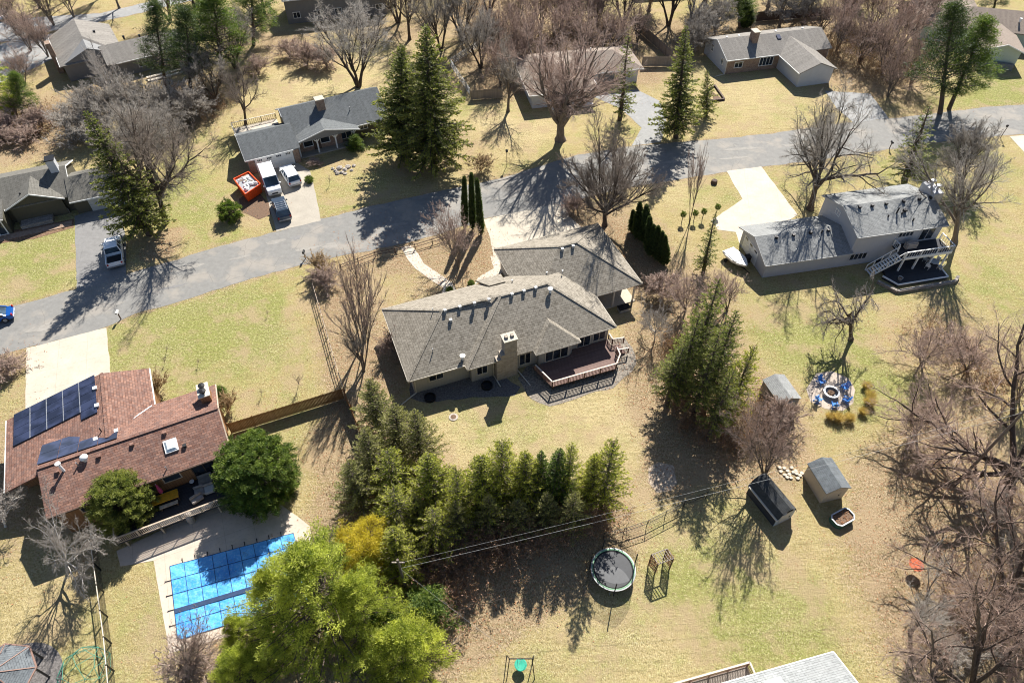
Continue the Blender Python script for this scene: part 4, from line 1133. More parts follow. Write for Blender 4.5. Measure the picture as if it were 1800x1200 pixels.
    m = MB(); m.tube([(-.32, .3, .1), (.32, .3, .1)], .1, 10); m.build('wheel', M['tyre'], g)
    return O, A
def patio_chair(loc, rz, where):
    c = thing('patio_chair', 'white patio chair, %s of the round patio table' % where, 'chair', loc, rz, 'chairs round the patio table')
    MB().box(-.25, -.25, .4, .25, .25, .45).build('seat', M['trimgrey'], c); MB().box(-.29, -.25, .45, -.25, .25, .9).build('backrest', M['white'], c)
    for sx in (-1, 1):
        for sy in (-1, 1): MB().box(sx * .22 - .02, sy * .22 - .02, 0, sx * .22 + .02, sy * .22 + .02, .4).build('leg', M['white'], c)
right_house()

# ---- brick house, upper right
def brick_house():
    O, A = (37.25, 115.08), radians(13.8)
    t = thing('brick_house', 'brick fronted house with white end wall and chimney, upper right', 'house', (*O, 0), A)
    w = MB(); body(w, 0, 0, 20.3, 9.4, 2.7, 2.7 + 4.7 * .36, 'x', .45); body(w, 9.9, -7, 17.0, 2.0, 2.6, 2.6 + 3.6 * .4, 'y', .45); w.build('wall', M['white_siding'], t)
    b = MB(); b.box(.3, .38, 0, 19.9, .46, 2.45); b.build('brick_front', M['red_brick'], t)
    r = MB(); gable(r, 0, 0, 20.3, 9.4, 2.7, .36); gable(r, 9.9, -7, 17.1, 4.0, 2.6, .4, 'y'); rf = r.build('roof', M['roof_dusty'], t)
    ring(t, [(0, -.04, 2.7), (9.9, -.04, 2.7)]); ring(t, [(-.02, 0, 2.7), (-.02, 4.7, 4.39), (-.02, 9.4, 2.7)]); ring(t, [(9.86, 0, 2.6), (9.86, -7, 2.6)])
    c = MB(); c.box(5.9, 2.9, 3.3, 6.9, 4.3, 5.6); ch = c.build('chimney', M['red_brick'], t); MB().box(5.8, 2.8, 5.6, 7.0, 4.4, 5.72).build('chimney_cap', M['concrete'], ch)
    m = MB(); u = Vector((0, 1, .36)).normalized(); ob(m, (11.3, 3.6, 2.7 + 3.6 * .36 + .06), (.7, 0, 0), u * 1.0, (0, 0, .15)); m.build('skylight', M['panel'], rf)
    win(t, 2.6, .38, 1.0, 1.5, 1.0, 'S', 2); win(t, 7.9, .38, .8, 2.6, 1.5, 'S', 4)
    win(t, .27, 2.0, 1.1, .7, 1.1, 'W', 2); win(t, .27, 6.2, 1.6, .7, 1.2, 'W', 2); downspout(t, .2, .2, 2.5, -2.0, -.3)
    for (x, y) in ((4.4, 5.3), (2.1, 5.4), (12, 6), (17, 5.5)): vent(rf, x, y, 2.7 + (9.4 - y) * .36, .25, .2, M['white_metal'])
    e = thing('raised_bed', 'dark framed garden bed by the spruces in front of the brick house', 'garden bed', at(1262, 172))
    m = MB(); P = [at(1256, 152), at(1273, 176), at(1245, 179), at(1238, 165)]
    for a, b2 in zip(P, P[1:] + P[:1]): m.beam(a - P[0] * 0 - at(1262, 172) + Z * .15, b2 - at(1262, 172) + Z * .15, .25, .3)
    m.build('frame', M['dark_wood'], e)
brick_house()

# ---- tan house behind the vase-shaped maple
def tan_house():
    O, A = (8.69, 105.54), radians(11.7)
    t = thing('ranch_house', 'tan hip roofed house behind the big vase shaped maple', 'house', (*O, 0), A)
    w = MB(); w.box(-5.6, -.6, -.05, 4.8, 12.0, 2.6); w.box(4, 4.6, -.05, 14.2, 12.1, 2.6); w.box(-2.4, -1.0, -.05, 4.4, 0, 2.55); w.build('wall', M['white_siding'], t)
    r = MB(); hip(r, -6.3, -1.3, 5.4, 12.9, 2.7, .36, 'y'); hip(r, 1, 3.9, 14.9, 12.85, 2.712, .36, 'x'); rf = r.build('roof', M['roof_tan'], t)
    ring(t, [(-6.3, 12.9, 2.7), (-6.3, -1.34, 2.7), (5.44, -1.34, 2.7), (5.44, 3.9, 2.7), (14.9, 3.86, 2.7)])
    win(t, -.6, -1.0, .9, 2.2, 1.3, 'S', 2); win(t, 3.0, -1.0, .9, 2.2, 1.3, 'S', 2); garage_door(t, 9.5, 4.6, 0, 4.8, 2.1, 'S', M['grey_siding'], 0)
    m = MB(); m.box(-2.5, -1.75, 0, 4.6, -1.05, .3); m.build('front_step', M['white'], t)
    for (x, y) in ((-1.5, 7), (.5, 3.5), (7, 9.6), (3, 2.5)): pipe(rf, x, y, 3.9, .1, .5, M['white_metal'])
tan_house()

# ---- house upper left behind pines
def upper_left_house():
    O, A = (-68.17, 114.28), radians(32.2)
    t = thing('ranch_house', 'pale grey roofed house with side chimney behind the tall pines, upper left', 'house', (*O, 0), A)
    w = MB(); body(w, -8.4, 3.0, 1.9, 16, 2.9, 4.9, 'y', .5); body(w, -1, 0, 13, 8.2, 2.6, 4.3, 'x', .5); w.build('wall', M['grey_siding'], t)
    r = MB(); hip(r, -8.4, 3.0, 2.0, 16.5, 2.9, .4, 'y', 'hg'); gable(r, -1.5, 0, 13, 8.4, 2.6, .4); rf = r.build('roof', M['roof_dusty'], t)
    ring(t, [(.0, -.04, 2.6), (13, -.04, 2.6)]); ring(t, [(-8.44, 3, 2.9), (-8.44, 16.5, 2.9)])
    c = MB(); c.box(-9.1, 7.5, 0, -8.3, 9.0, 5.2); c.build('chimney', M['red_brick'], t)
    win(t, 4, .5, .9, 1.4, 1.2, 'S', 2); win(t, 9, .5, .9, 1.4, 1.2, 'S', 2); win(t, -3, 3.5, .9, 1.8, 1.3, 'S', 2)
    for (x, y) in ((-2.4, 14), (-1, 11), (3, 6), (5.5, 5)): vent(rf, x, y, 3.9, .3, .5, M['dark_metal'])
    b = thing('stepped_terrace', 'pale stone steps behind the house by the tall pines', 'terrace', (*O, 0), A)
    for i in range(2): MB().box(3.5, -3.2 - i * .9, 0, 9.5, -2.6 - i * .9, .4 - .15 * i).build('step', M['concrete_pale'], b)
upper_left_house()

# ---- mint house at the far right edge
def far_right_house():
    c0 = at(1750, 118, 0)
    t = thing('ranch_house', 'mint green walled house with pink tan roof at the upper right corner', 'house', (c0.x, c0.y, 0), radians(-14))
    w = MB(); body(w, -3.4, 0, 3.4, 9, 2.9, 4.2, 'y', .5); w.box(-12, 8.5, -.05, 16, 17, 3.0); w.build('wall', M['mint_siding'], t)
    r = MB(); gable(r, -3.6, -.3, 3.6, 10, 2.9, .36, 'y'); hip(r, -13, 7.8, -1, 30, 3.1, .45, 'y'); hip(r, -9, 7.6, 17, 17.6, 3.12, .42, 'x'); rf = r.build('roof', M['roof_tan'], t)
    ring(t, [(-3.6, -.33, 2.9), (0, -.33, 4.2), (3.6, -.33, 2.9)])
    p = MB(); p.box(-2.2, -.9, .0, 2.4, -.1, 1.0); p.build('porch_rail', M['grey_siding'], t); win(t, .2, .5, 1.1, 3.4, 1.3, 'S', 2, M['mint_siding'])
    for (x, y) in ((4, 10), (7, 10), (-6, 20)): vent(rf, x, y, 4.4, .3, .5, M['white_metal'])
far_right_house()

# ---- house whose roof enters the bottom of the photo
def bottom_house():
    zt = 3.2
    c0 = at(1465, 1145, zt); c1 = at(1272, 1200, zt)
    A = atan2(c0.y - c1.y, c0.x - c1.x); Ln = 16.0
    t = thing('bottom_house', 'pale grey shingled roof of a house, cut off by the bottom edge', 'house', (c0.x, c0.y, 0), A)
    w = MB(); w.box(-Ln, -9.4, -.05, -.5, -.5, 3.0); w.build('wall', M['beige_siding'], t)
    r = MB(); gable(r, -Ln, -10, 0, 0, zt, .4); rf = r.build('roof', M['roof_bright'], t)
    ring(t, [(-Ln, .03, zt), (0, .03, zt)]); ring(t, [(.03, 0, zt), (.03, -5, zt + 2)])
    win(t, -3.5, -.5, 1.0, 1.6, 1.1, 'N', 2); door(t, -7, -.5, .3, .9, 2.0, 'N')
    m = MB(); m.box(-6.6, -1.9, zt + .3, -5.2, -.8, zt + .95); m.build('skylight', M['white_metal'], rf)
    a = at(1318, 1163, 1.7); b = at(1184, 1198, 1.7)
    d = thing('side_deck', 'small deck with redbrown railing beside the bottom edge roof', 'deck', (a.x, a.y, 0), A)
    MB().box(-6.5, -2.6, .55, 0, 0, .7).build('deck_floor', M['grey_wood'], d)
    for x in (-6.3, -4.2, -2.1, -.1): MB().box(x - .06, -.14, 0, x + .06, -.02, .55).build('post', M['dark_wood'], d)
    railing(d, [(-6.5, 0), (0, 0), (.0, -1.3)], .7, 1.0, .14, 1.6, M['deck_rail'], M['deck_top'])
bottom_house()

# ---- two storey roof at the top edge
def top_house(px, py, w, dp, ang, z, label, mat, wall):
    c0 = at(px, py, 0)
    t = thing('background_house', label, 'house', (c0.x, c0.y, 0), radians(ang))
    m = MB(); body(m, 0, 0, w, dp, z, z + dp / 2 * .4, 'x', .5); m.build('wall', wall, t)
    r = MB(); gable(r, 0, 0, w, dp, z, .4); rf = r.build('roof', mat, t)
    ring(t, [(0, -.04, z), (w, -.04, z)])
    for i in range(int(w / 4)): win(t, 2.2 + i * 4, .5, 1.0, 1.3, 1.1, 'S', 2)
    vent(rf, w / 2, dp / 2 - .4, z + dp / 2 * .35, .3, .4)
    c = MB(); c.box(w * .7, dp / 2 - .5, z + 1, w * .7 + .9, dp / 2 + .5, z + dp / 2 * .4 + 1.2); c.build('chimney', M['red_brick'], t)
top_house(505, 45, 20, 9, 14, 4.6, 'dusty brown roofed house cut off by the top edge, behind bare trees', M['roof_dusty'], M['grey_siding'])
top_house(1120, -5, 14, 9, 8, 3.0, 'grey green roofed house at the top edge behind the weathered fence', M['roof_silver'], M['beige_siding'])
top_house(30, -8, 14, 9, 20, 3.0, 'white walled house at the top left corner beyond the back road', M['roof_tan'], M['white_siding'])
top_house(760, -30, 16, 9, 10, 3.0, 'dark roofed house just beyond the top edge', M['roof_grey'], M['grey_siding'])

# ---- corner gazebo
def gazebo():
    zt = 3.2
    a = at(0, 1140, 2.9); c = at(-12, 1185, 3.2)
    t = thing('gazebo', 'dark metal roofed octagonal gazebo in the bottom left corner', 'gazebo', (c.x, c.y, 0))
    n = 8; R = 2.6
    r = MB()
    P = [(R * cos(2 * pi * i / n + .3), R * sin(2 * pi * i / n + .3), 2.4) for i in range(n)]
    for i in range(n): r.extr([P[i], P[(i + 1) % n], (0, 0, 3.6)], (0, 0, -.06))
    r.build('roof', M['shed_roof'], t)
    f = MB()
    for i in range(n): f.beam((0, 0, 3.62), P[i], .07); f.beam(P[i], P[(i + 1) % n], .1)
    f.build('roof_frame', M['deck_rail'], t)
    for i in range(n): MB().box(P[i][0] * .93 - .06, P[i][1] * .93 - .06, 0, P[i][0] * .93 + .06, P[i][1] * .93 + .06, 2.42).build('post', M['dark_metal'], t)
    tag(MB().prism([(c.x + 3.4 * cos(2 * pi * i / 28), c.y + 3.4 * sin(2 * pi * i / 28)) for i in range(28)], .0, .03).build('gazebo_pad', M['gravel_dark']), kind='structure')
gazebo()

# ------------------------------------------------------------------ vehicles
def loft(m, secs, closed=True):
    """secs: list of rings (same count) of 3D points"""
    n = len(secs[0]); base = len(m.v)
    for s in secs: m.v += [tuple(p) for p in s]
    for i in range(len(secs) - 1):
        for j in range(n):
            j2 = (j + 1) % n
            m.f.append((base + i * n + j, base + i * n + j2, base + (i + 1) * n + j2, base + (i + 1) * n + j)); m.mi.append(m.cur)
    m.f.append(tuple(base + j for j in reversed(range(n)))); m.mi.append(m.cur)
    m.f.append(tuple(base + (len(secs) - 1) * n + j for j in range(n))); m.mi.append(m.cur)
def vehicle(name, label, cat, p_rear, p_front, kind, paint, Lm=4.9, Wm=1.9, H=1.72):
    a, b = at(*p_rear, .8), at(*p_front, .8)
    c = (a + b) / 2; ang = atan2(b.y - a.y, b.x - a.x)
    t = thing(name, label, cat, (c.x, c.y, .022), ang)
    h2 = Wm / 2
    def sec(x, w, zb, zt, tw=None):
        tw = tw or w
        return [(x, -w, zb), (x, w, zb), (x, w, zb + (zt - zb) * .6), (x, tw * .96, zt), (x, -tw * .96, zt), (x, -w, zb + (zt - zb) * .6)]
    belt = {'suv': 1.05, 'car': .92, 'pickup': 1.12, 'van': 1.25}[kind]
    m = MB(); x0, x1 = -Lm / 2, Lm / 2
    if kind == 'pickup':
        loft(m, [sec(x1, h2 * .86, .42, .85), sec(x1 - .15, h2 * .95, .38, 1.02), sec(x1 - 1.2, h2, .36, belt), sec(x1 - 3.6, h2, .36, belt), sec(x0 + 2.0, h2, .36, belt)])
        m.box(x0 + .03, -h2, .4, x0 + 2.0, -h2 + .1, belt); m.box(x0 + .03, h2 - .1, .4, x0 + 2.0, h2, belt); m.box(x0, -h2, .4, x0 + .09, h2, belt - .02)
    else:
        nose = .12 if kind != 'van' else .3
        loft(m, [sec(x1, h2 * .84, .42, belt - .25), sec(x1 - .14, h2 * .94, .36, belt - .1), sec(x1 - 1.25, h2, .34, belt), sec(x0 + .5, h2, .34, belt), sec(x0 + .08, h2 * .96, .36, belt - .02), sec(x0, h2 * .9, .42, belt - .12)])
    body_o = m.build('body', paint, t, .045, False)
    if kind == 'pickup': MB().box(x0 + .09, -h2 + .1, .62, x0 + 2.0, h2 - .1, .68).build('bed_floor', M['dark_metal'], t)
    # cabin: glass volume, then painted roof and pillars
    if kind == 'pickup': ca, cb, ra, rb = x0 + 2.02, x1 - 1.45, x0 + 2.1, x1 - 2.2
    elif kind == 'suv': ca, cb, ra, rb = x0 + .12, x1 - 1.3, x0 + .45, x1 - 2.05
    elif kind == 'van': ca, cb, ra, rb = x0 + .05, x1 - 1.0, x0 + .1, x1 - 1.75
    else: ca, cb, ra, rb = x0 + .6, x1 - 1.4, x0 + 1.3, x1 - 2.2
    g = MB()
    wb, wt_ = h2 * .93, h2 * (.92 if kind == 'van' else .78)
    B_ = [(ca, -wb, belt - .03), (cb, -wb, belt - .03), (cb, wb, belt - .03), (ca, wb, belt - .03)]
    T_ = [(ra, -wt_, H - .05), (rb, -wt_, H - .05), (rb, wt_, H - .05), (ra, wt_, H - .05)]
    g.add(B_ + T_, [(4, 5, 6, 7), (0, 1, 5, 4), (1, 2, 6, 5), (2, 3, 7, 6), (3, 0, 4, 7), (3, 2, 1, 0)])
    g.build('windows', M['carglass'] if kind != 'van' else M['carglass'], t)
    r = MB()
    r.add([(ra - .03, -wt_ - .02, H - .06), (rb + .03, -wt_ - .02, H - .06), (rb + .03, wt_ + .02, H - .06), (ra - .03, wt_ + .02, H - .06), (ra + .1, -wt_ + .1, H), (rb - .12, -wt_ + .1, H), (rb - .12, wt_ - .1, H), (ra + .1, wt_ - .1, H)],
          [(4, 5, 6, 7), (0, 1, 5, 4), (1, 2, 6, 5), (2, 3, 7, 6), (3, 0, 4, 7), (3, 2, 1, 0)])
    for s in (-1, 1):
        r.beam((ca, s * wb, belt), (ra, s * wt_, H - .04), .11); r.beam((cb, s * wb, belt), (rb, s * wt_, H - .04), .09)
        for f in ((.35, .68) if kind != 'pickup' else (.5,)):
            r.beam((ca + (cb - ca) * f, s * wb * 1.005, belt), (ra + (rb - ra) * f, s * wt_ * 1.01, H - .04), .08)
    if kind == 'van':   # solid cargo sides
        for s in (-1, 1): r.poly([(ca, s * (wb + .01), belt - .02), (cb - 1.3, s * (wb + .01), belt - .02), (rb - 1.1, s * (wt_ + .02), H - .04), (ra, s * (wt_ + .02), H - .04)])
        r.poly([(ca - .012, -wb, belt - .02), (ca - .012, wb, belt - .02), (ra - .035, wt_, H - .04), (ra - .035, -wt_, H - .04)])
    rf = r.build('roof', paint, t)
    if kind == 'suv':
        rr = MB()
        for s in (-1, 1): rr.beam((ra + .25, s * (wt_ - .08), H + .06), (rb - .3, s * (wt_ - .08), H + .06), .04)
        for i in range(4): rr.beam((ra + .4 + i * .45, -wt_ + .08, H + .05), (ra + .4 + i * .45, wt_ - .08, H + .05), .035)
        rr.build('roof_rack', M['grey_metal'] if paint != M['paint_white'] else M['white_metal'], rf)
    for sx in (-1, 1):
        for sy in (-1, 1):
            wx = x1 - .95 if sx > 0 else x0 + .95
            w = MB(); w.tube([(wx, sy * (h2 - .22), .36), (wx, sy * (h2 + .015), .36)], .36, 18); wh = w.build('wheel', M['tyre'], t)
            q = MB(); q.tube([(wx, sy * (h2 + .016), .36), (wx, sy * (h2 + .03), .36)], .22, 12); q.build('rim', M['grey_metal'], wh)
    for sy in (-1, 1):
        MB().box(x1 - .1, sy * h2 * .62 - .18, .68, x1 + .012, sy * h2 * .62 + .18, .84).build('headlight', M['skyglass'], t)
        MB().box(x0 - .012, sy * h2 * .82 - .1, .72, x0 + .1, sy * h2 * .82 + .1, 1.0).build('tail_light', M['red_lamp'], t)
        MB().rbox((cb - .15, sy * (h2 + .1), belt + .1), (.12, .22, .16)).build('mirror', paint, t)
    MB().box(x1 - .02, -h2 * .4, .5, x1 + .02, h2 * .4, .7).build('grille', M['black'], t)
    MB().box(x0 - .06, -h2 * .9, .36, x0 + .1, h2 * .9, .58).build('bumper', M['grey_metal'], t, .02); MB().box(x1 - .1, -h2 * .88, .34, x1 + .06, h2 * .88, .52).build('bumper', M['grey_metal'], t, .02)
    return t
vehicle('parked_van', 'white van parked between the dumpster and the white car', 'van', (468, 299), (484, 340), 'van', M['paint_white'], 5.6, 2.05, 2.35)
vehicle('parked_car', 'slate blue SUV with roof rails parked nose to nose with the white van', 'car', (501, 384), (487, 347), 'suv', M['paint_slate'], 4.9, 1.92, 1.78)
vehicle('parked_car', 'white SUV with roof rails parked in front of the white garage door', 'car', (519, 321), (501, 292), 'suv', M['paint_white'], 4.9, 1.92, 1.76)
vehicle('pickup_truck', 'white pickup truck half under the tall leaning spruce on the dark driveway', 'pickup', (202, 464), (198, 418), 'pickup', M['paint_white'], 5.7, 2.0, 1.9)
vehicle('parked_car', 'bright blue car on the road cut off by the left edge', 'car', (9, 549), (-42, 562), 'car', M['paint_blue'], 4.6, 1.85, 1.45)
vehicle('parked_car', 'white car on the driveway in the top left corner', 'car', (8, 32), (-4, 14), 'car', M['paint_white'], 4.6, 1.85, 1.5)

# dumpster
def dumpster():
    P = [Vector(at(*p, 1.5)) for p in [(411, 315), (437, 302.5), (458, 324), (431.5, 342)]]
    c = sum(P, Vector()) / 4
    t = thing('dumpster', 'orange dumpster full of white rubbish bags beside the white van', 'dumpster', (c.x, c.y, .02), 0)
    P = [p - Vector((c.x, c.y, 0)) for p in P]
    Bt = [Vector((p.x * .93, p.y * .93, .12)) for p in P]
    m = MB(); 
    for i in range(4):
        j = (i + 1) % 4
        m.add([P[i], P[j], Bt[j], Bt[i], P[i] * .95 + Z * .075, P[j] * .95 + Z * .075, Bt[j] * .93 + Z * .02, Bt[i] * .93 + Z * .02], [(0, 1, 2, 3), (7, 6, 5, 4), (0, 4, 5, 1)])
        for q in range(1, 6):
            a = P[i].lerp(P[j], q / 6); b = Bt[i].lerp(Bt[j], q / 6); m.beam(a * 1.012, b * 1.012, .09)
    m.poly(Bt); m.build('body', M['orange_metal'], t)
    m = MB()
    for i in range(4): m.beam(P[i] + Z * .03, P[(i + 1) % 4] + Z * .03, .12)
    m.build('rim', M['orange_metal'], t)
    MB().poly([p * .92 + Z * (-.02) for p in P]).build('liner', M['grey_metal'], t)
    r = random.Random(4)
    for i in range(34):
        a, b = r.uniform(.06, .94), r.uniform(.08, .92)
        q = P[0].lerp(P[1], a).lerp(P[3].lerp(P[2], a), b) * .82
        s = r.uniform(.16, .34); m = MB()
        if i % 3: m.lathe([(0, -.6 * s), (s * .8, -.4 * s), (s, 0), (s * .7, .5 * s), (0, .65 * s)], 7); o = m.build('rubbish_bag', M['white'])
        else: m.rbox((0, 0, 0), (s * 3.0, s * .9, .05), r.uniform(0, 3), r.uniform(-.4, .4)); o = m.build('scrap_board', M['white'] if i % 2 else M['rail_wood'])
        for v in o.data.vertices: v.co += Vector((r.uniform(-.05, .05), r.uniform(-.05, .05), r.uniform(-.04, .04)))
        o.location = (c.x + q.x, c.y + q.y, 1.5 + r.uniform(-.05, .16)); o.rotation_euler = (0, 0, r.uniform(0, 6))
        nm = ('rubbish bag', 'lumpy white rubbish bag piled in the orange dumpster', 'bags in the dumpster') if i % 3 else ('board', 'scrap board lying among the bags in the orange dumpster', 'boards in the dumpster')
        tag(o, nm[1], nm[0], nm[2])
dumpster()

def boat():
    c = at(1294, 453, .8); a, b = at(1277, 437, .8), at(1312, 468, .8); ang = atan2(b.y - a.y, b.x - a.x)
    t = thing('covered_boat', 'white boat on a trailer beside the pale house garage', 'boat', (c.x, c.y, 0), ang); t.scale = (.8, .9, .85)
    m = MB(); S = []
    for (x, w, zb, zt) in [(-2.1, .95, .65, 1.15), (-1.2, 1.08, .5, 1.15), (.3, 1.08, .5, 1.18), (1.3, .85, .58, 1.22), (2.1, .35, .8, 1.28), (2.45, .05, 1.05, 1.3)]:
        S.append([(x, -w * .55, zb), (x, w * .55, zb), (x, w, zb + .3), (x, w, zt), (x, -w, zt), (x, -w, zb + .3)])
    loft(m, S); m.build('hull', M['white_metal'], t)
    m = MB(); m.poly([(-1.9, -.85, 1.2), (.9, -.85, 1.22), (.9, .85, 1.22), (-1.9, .85, 1.2)]); m.beam((-1.95, -.9, 1.2), (.95, -.9, 1.24), .1); m.beam((-1.95, .9, 1.2), (.95, .9, 1.24), .1); m.beam((.95, -.9, 1.24), (.95, .9, 1.24), .12); m.beam((-1.95, -.9, 1.2), (-1.95, .9, 1.2), .12)
    m.build('cover', M['white'], t)
    tr = MB(); tr.beam((-2.0, -.5, .42), (2.6, 0, .4), .1); tr.beam((-2.0, .5, .42), (2.6, 0, .4), .1); tr.beam((2.5, 0, .4), (3.4, 0, .38), .1); tr.beam((-.8, -1.05, .35), (-.8, 1.05, .35), .08)
    tr.build('trailer_frame', M['dark_metal'], t)
    for s in (-1, 1): MB().tube([(-.8, s * 1.0, .3), (-.8, s * 1.2, .3)], .3, 14).build('wheel', M['tyre'], t)
boat()

# ------------------------------------------------------------------ sheds, planter, arbor, trampoline
def sheds():
    zt = 1.9
    a = at(1440, 883, 0); b = at(1473, 875, 0)
    A = atan2(b.y - a.y, b.x - a.x)
    t = thing('garden_shed', 'small cream shed with grey gable roof, right of the dark barn shed', 'shed', (a.x, a.y, 0), A)
    w = MB(); body(w, -.1, -.15, 2.45, 3.1, 2.0, 2.0 + 1.27 * .5, 'y', .12); w.build('wall', M['tan_siding'], t)
    r = MB(); gable(r, -.12, -.2, 2.47, 3.15, 2.0, .5, 'y', .08); r.build('roof', M['shed_roof'], t)
    door(t, 1.15, -.02, .05, 1.2, 1.7, 'S', M['tan_siding'])
    # dark barn shed
    g0 = at(1364.5, 915, 1.2); g1 = at(1400, 897, 1.2); A = atan2(g1.y - g0.y, g1.x - g0.x); W = 2.3; Ln = 3.9
    t = thing('barn_shed', 'dark roofed barn shed with pale blue end wall, left of the cream shed', 'shed', (g0.x, g0.y, 0), A)
    prof = [(0, 1.25), (.42, 2.1), (W / 2, 2.55), (W - .42, 2.1), (W, 1.25)]
    w = MB(); w.extr([(0.08, .05, -.05), (W - .08, .05, -.05), (W - .08, .05, 1.25)] + [(min(W - .08, max(.08, x)), .05, z - .05) for x, z in prof[::-1][1:-1]] + [(.08, .05, 1.25)], (0, Ln - .1, 0)); w.build('wall', M['deck_dark'], t)
    w = MB(); w.extr([(0.08, .03, -.05), (W - .08, .03, -.05), (W - .08, .03, 1.2)] + [(min(W - .08, max(.08, x)), .03, z - .08) for x, z in prof[::-1][1:-1]] + [(.08, .03, 1.2)], (0, .018, 0)); w.build('end_panel', siding('shed_blue', (.42, .48, .53), .2, True), t)
    r = MB()
    for (x0, z0), (x1, z1) in zip(prof[:-1], prof[1:]):
        r.extr([(x0, -.08, z0), (x1, -.08, z1), (x1, Ln + .08, z1), (x0, Ln + .08, z0)], (0, 0, -.06))
    r.build('roof', shingle('roof_charcoal', (.03, .034, .04), (.055, .06, .065), (.09, .09, .085), .16, .5), t)
    m = MB(); m.beam((-.02, -.08, 1.3), (-.02, Ln, 1.3), .16, .12); m.build('gutter', M['cream'], t)
    m = MB(); m.box(.95, -.06, 1.9, 1.6, 0.04, 2.02); m.build('gable_vent', M['dark_metal'], t)
    door(t, 1.15, .05, .0, 1.2, 1.6, 'S', M['trimgrey'])
    c = at(1480, 911, .3)
    t = thing('raised_planter', 'dark green planter box of soil with clipped corners, next to the cream shed', 'planter', (c.x, c.y, 0), A + .02)
    P = [(-.75, -.62), (.75, -.62), (1.05, -.3), (1.05, .35), (.8, .62), (-.8, .62), (-1.05, .35), (-1.05, -.3)]
    m = MB()
    for i in range(8): m.beam((*P[i], .3), (*P[(i + 1) % 8], .3), .08, .6)
    m.build('box', M['green_plastic'], t)
    m = MB()
    for i in range(8): m.beam((*P[i], .62), (*P[(i + 1) % 8], .62), .12, .04)
    m.build('rim', M['grey_metal'], t)
    MB().prism([(x * .96, y * .96) for x, y in P], .1, .5).build('soil', M['soil'], t)
    r = random.Random(2); m = MB()
    for i in range(70):
        x, y = r.uniform(-.95, .95), r.uniform(-.55, .55); m.rbox((x, y, .53), (r.uniform(.05, .16), .05, .04), r.uniform(0, 3), r.uniform(-.6, .6))
    m.build('mulch_chips', M['leaf_rust'], t)
sheds()

def grey_shed():
    Q = [at(*p, 2.1) for p in ((1370, 710), (1409, 700), (1394, 656), (1357, 659))]
    A = atan2(Q[1].y - Q[0].y, Q[1].x - Q[0].x); W = (Q[1] - Q[0]).length; Ln = (Q[2] - Q[1]).length
    t = thing('garden_shed', 'pale grey roofed shed half covered by bare twigs beside the fire pit', 'shed', (Q[0].x, Q[0].y, 0), A)
    w = MB(); body(w, 0, 0, W, Ln, 2.1, 2.1 + W * .2, 'y', .12); w.build('wall', M['grey_siding'], t)
    r = MB(); gable(r, 0, 0, W, Ln, 2.1, .4, 'y', .08); r.build('roof', M['roof_silver'], t)
    door(t, W / 2, .06, .02, 1.1, 1.75, 'S', M['trimgrey'])
grey_shed()

def trampoline():
    c = at(1078, 1000, .9); R = 1.93
    t = thing('trampoline', 'round trampoline with green rim and black net poles', 'trampoline', (c.x, c.y, 0))
    MB().prism([(R * .84 * cos(2 * pi * i / 40), R * .84 * sin(2 * pi * i / 40)) for i in range(40)], .88, .9).build('mat', plain('tramp_mat', (.035, .038, .045), .45, spec=.5), t)
    def ringm(r0, r1, z0, z1, mat, name):
        m = MB(); n = 40; V = []
        for (r, z) in ((r0, z1), (r1, z1), (r1, z0), (r0, z0)):
            V += [(r * cos(2 * pi * i / n), r * sin(2 * pi * i / n), z) for i in range(n)]
        F = []
        for q in range(4):
            for i in range(n): F.append((q * n + i, q * n + (i + 1) % n, ((q + 1) % 4) * n + (i + 1) % n, ((q + 1) % 4) * n + i))
        m.add(V, F); return m.build(name, mat, t)
    ringm(R * .84, R * .9, .87, .92, M['black'], 'springs')
    ringm(R * .9, R * .96, .9, .97, plain('pad_green', (.22, .42, .25), .5), 'rim_pad')
    ringm(R * .96, R * 1.01, .82, .96, M['grey_metal'], 'frame')
    for i in range(6):
        a = i * pi / 3 + .3
        m = MB(); m.tube([(R * cos(a), R * sin(a), 0), (R * cos(a), R * sin(a), .85)], .03, 6); m.build('leg', M['grey_metal'], t)
    for i, a in enumerate((.28, 1.95, 3.0, 4.66)):
        m = MB(); m.tube([(R * 1.05 * cos(a), R * 1.05 * sin(a), .2), (R * 1.05 * cos(a), R * 1.05 * sin(a), 2.7)], .05, 6); m.build('net_pole', M['black'], t)
    nt = NT('net'); nt.base((.03, .03, .03), .8)
    tr = nt.n("BsdfTransparent"); ms = nt.n("MixShader"); ms.inputs[0].default_value = .34
    nt.l(tr.outputs[0], ms.inputs[1]); nt.l(nt.b.outputs[0], ms.inputs[2]); nt.l(ms.outputs[0], nt.out.inputs["Surface"])
    M['net'] = nt.m
    m = MB(); n = 48
    V = [(R * 1.02 * cos(2 * pi * i / n), R * 1.02 * sin(2 * pi * i / n), .95) for i in range(n)] + [(R * (1.02 - .05 * abs(sin(2 * pi * i / n * 2 - .5))) * cos(2 * pi * i / n), R * (1.02 - .05 * abs(sin(2 * pi * i / n * 2 - .5))) * sin(2 * pi * i / n), 2.62 - .3 * abs(sin(2 * pi * i / n * 2 - .5))) for i in range(n)]
    m.add(V, [(i, (i + 1) % n, n + (i + 1) % n, n + i) for i in range(n)]); m.build('safety_net', M['net'], t)
trampoline()

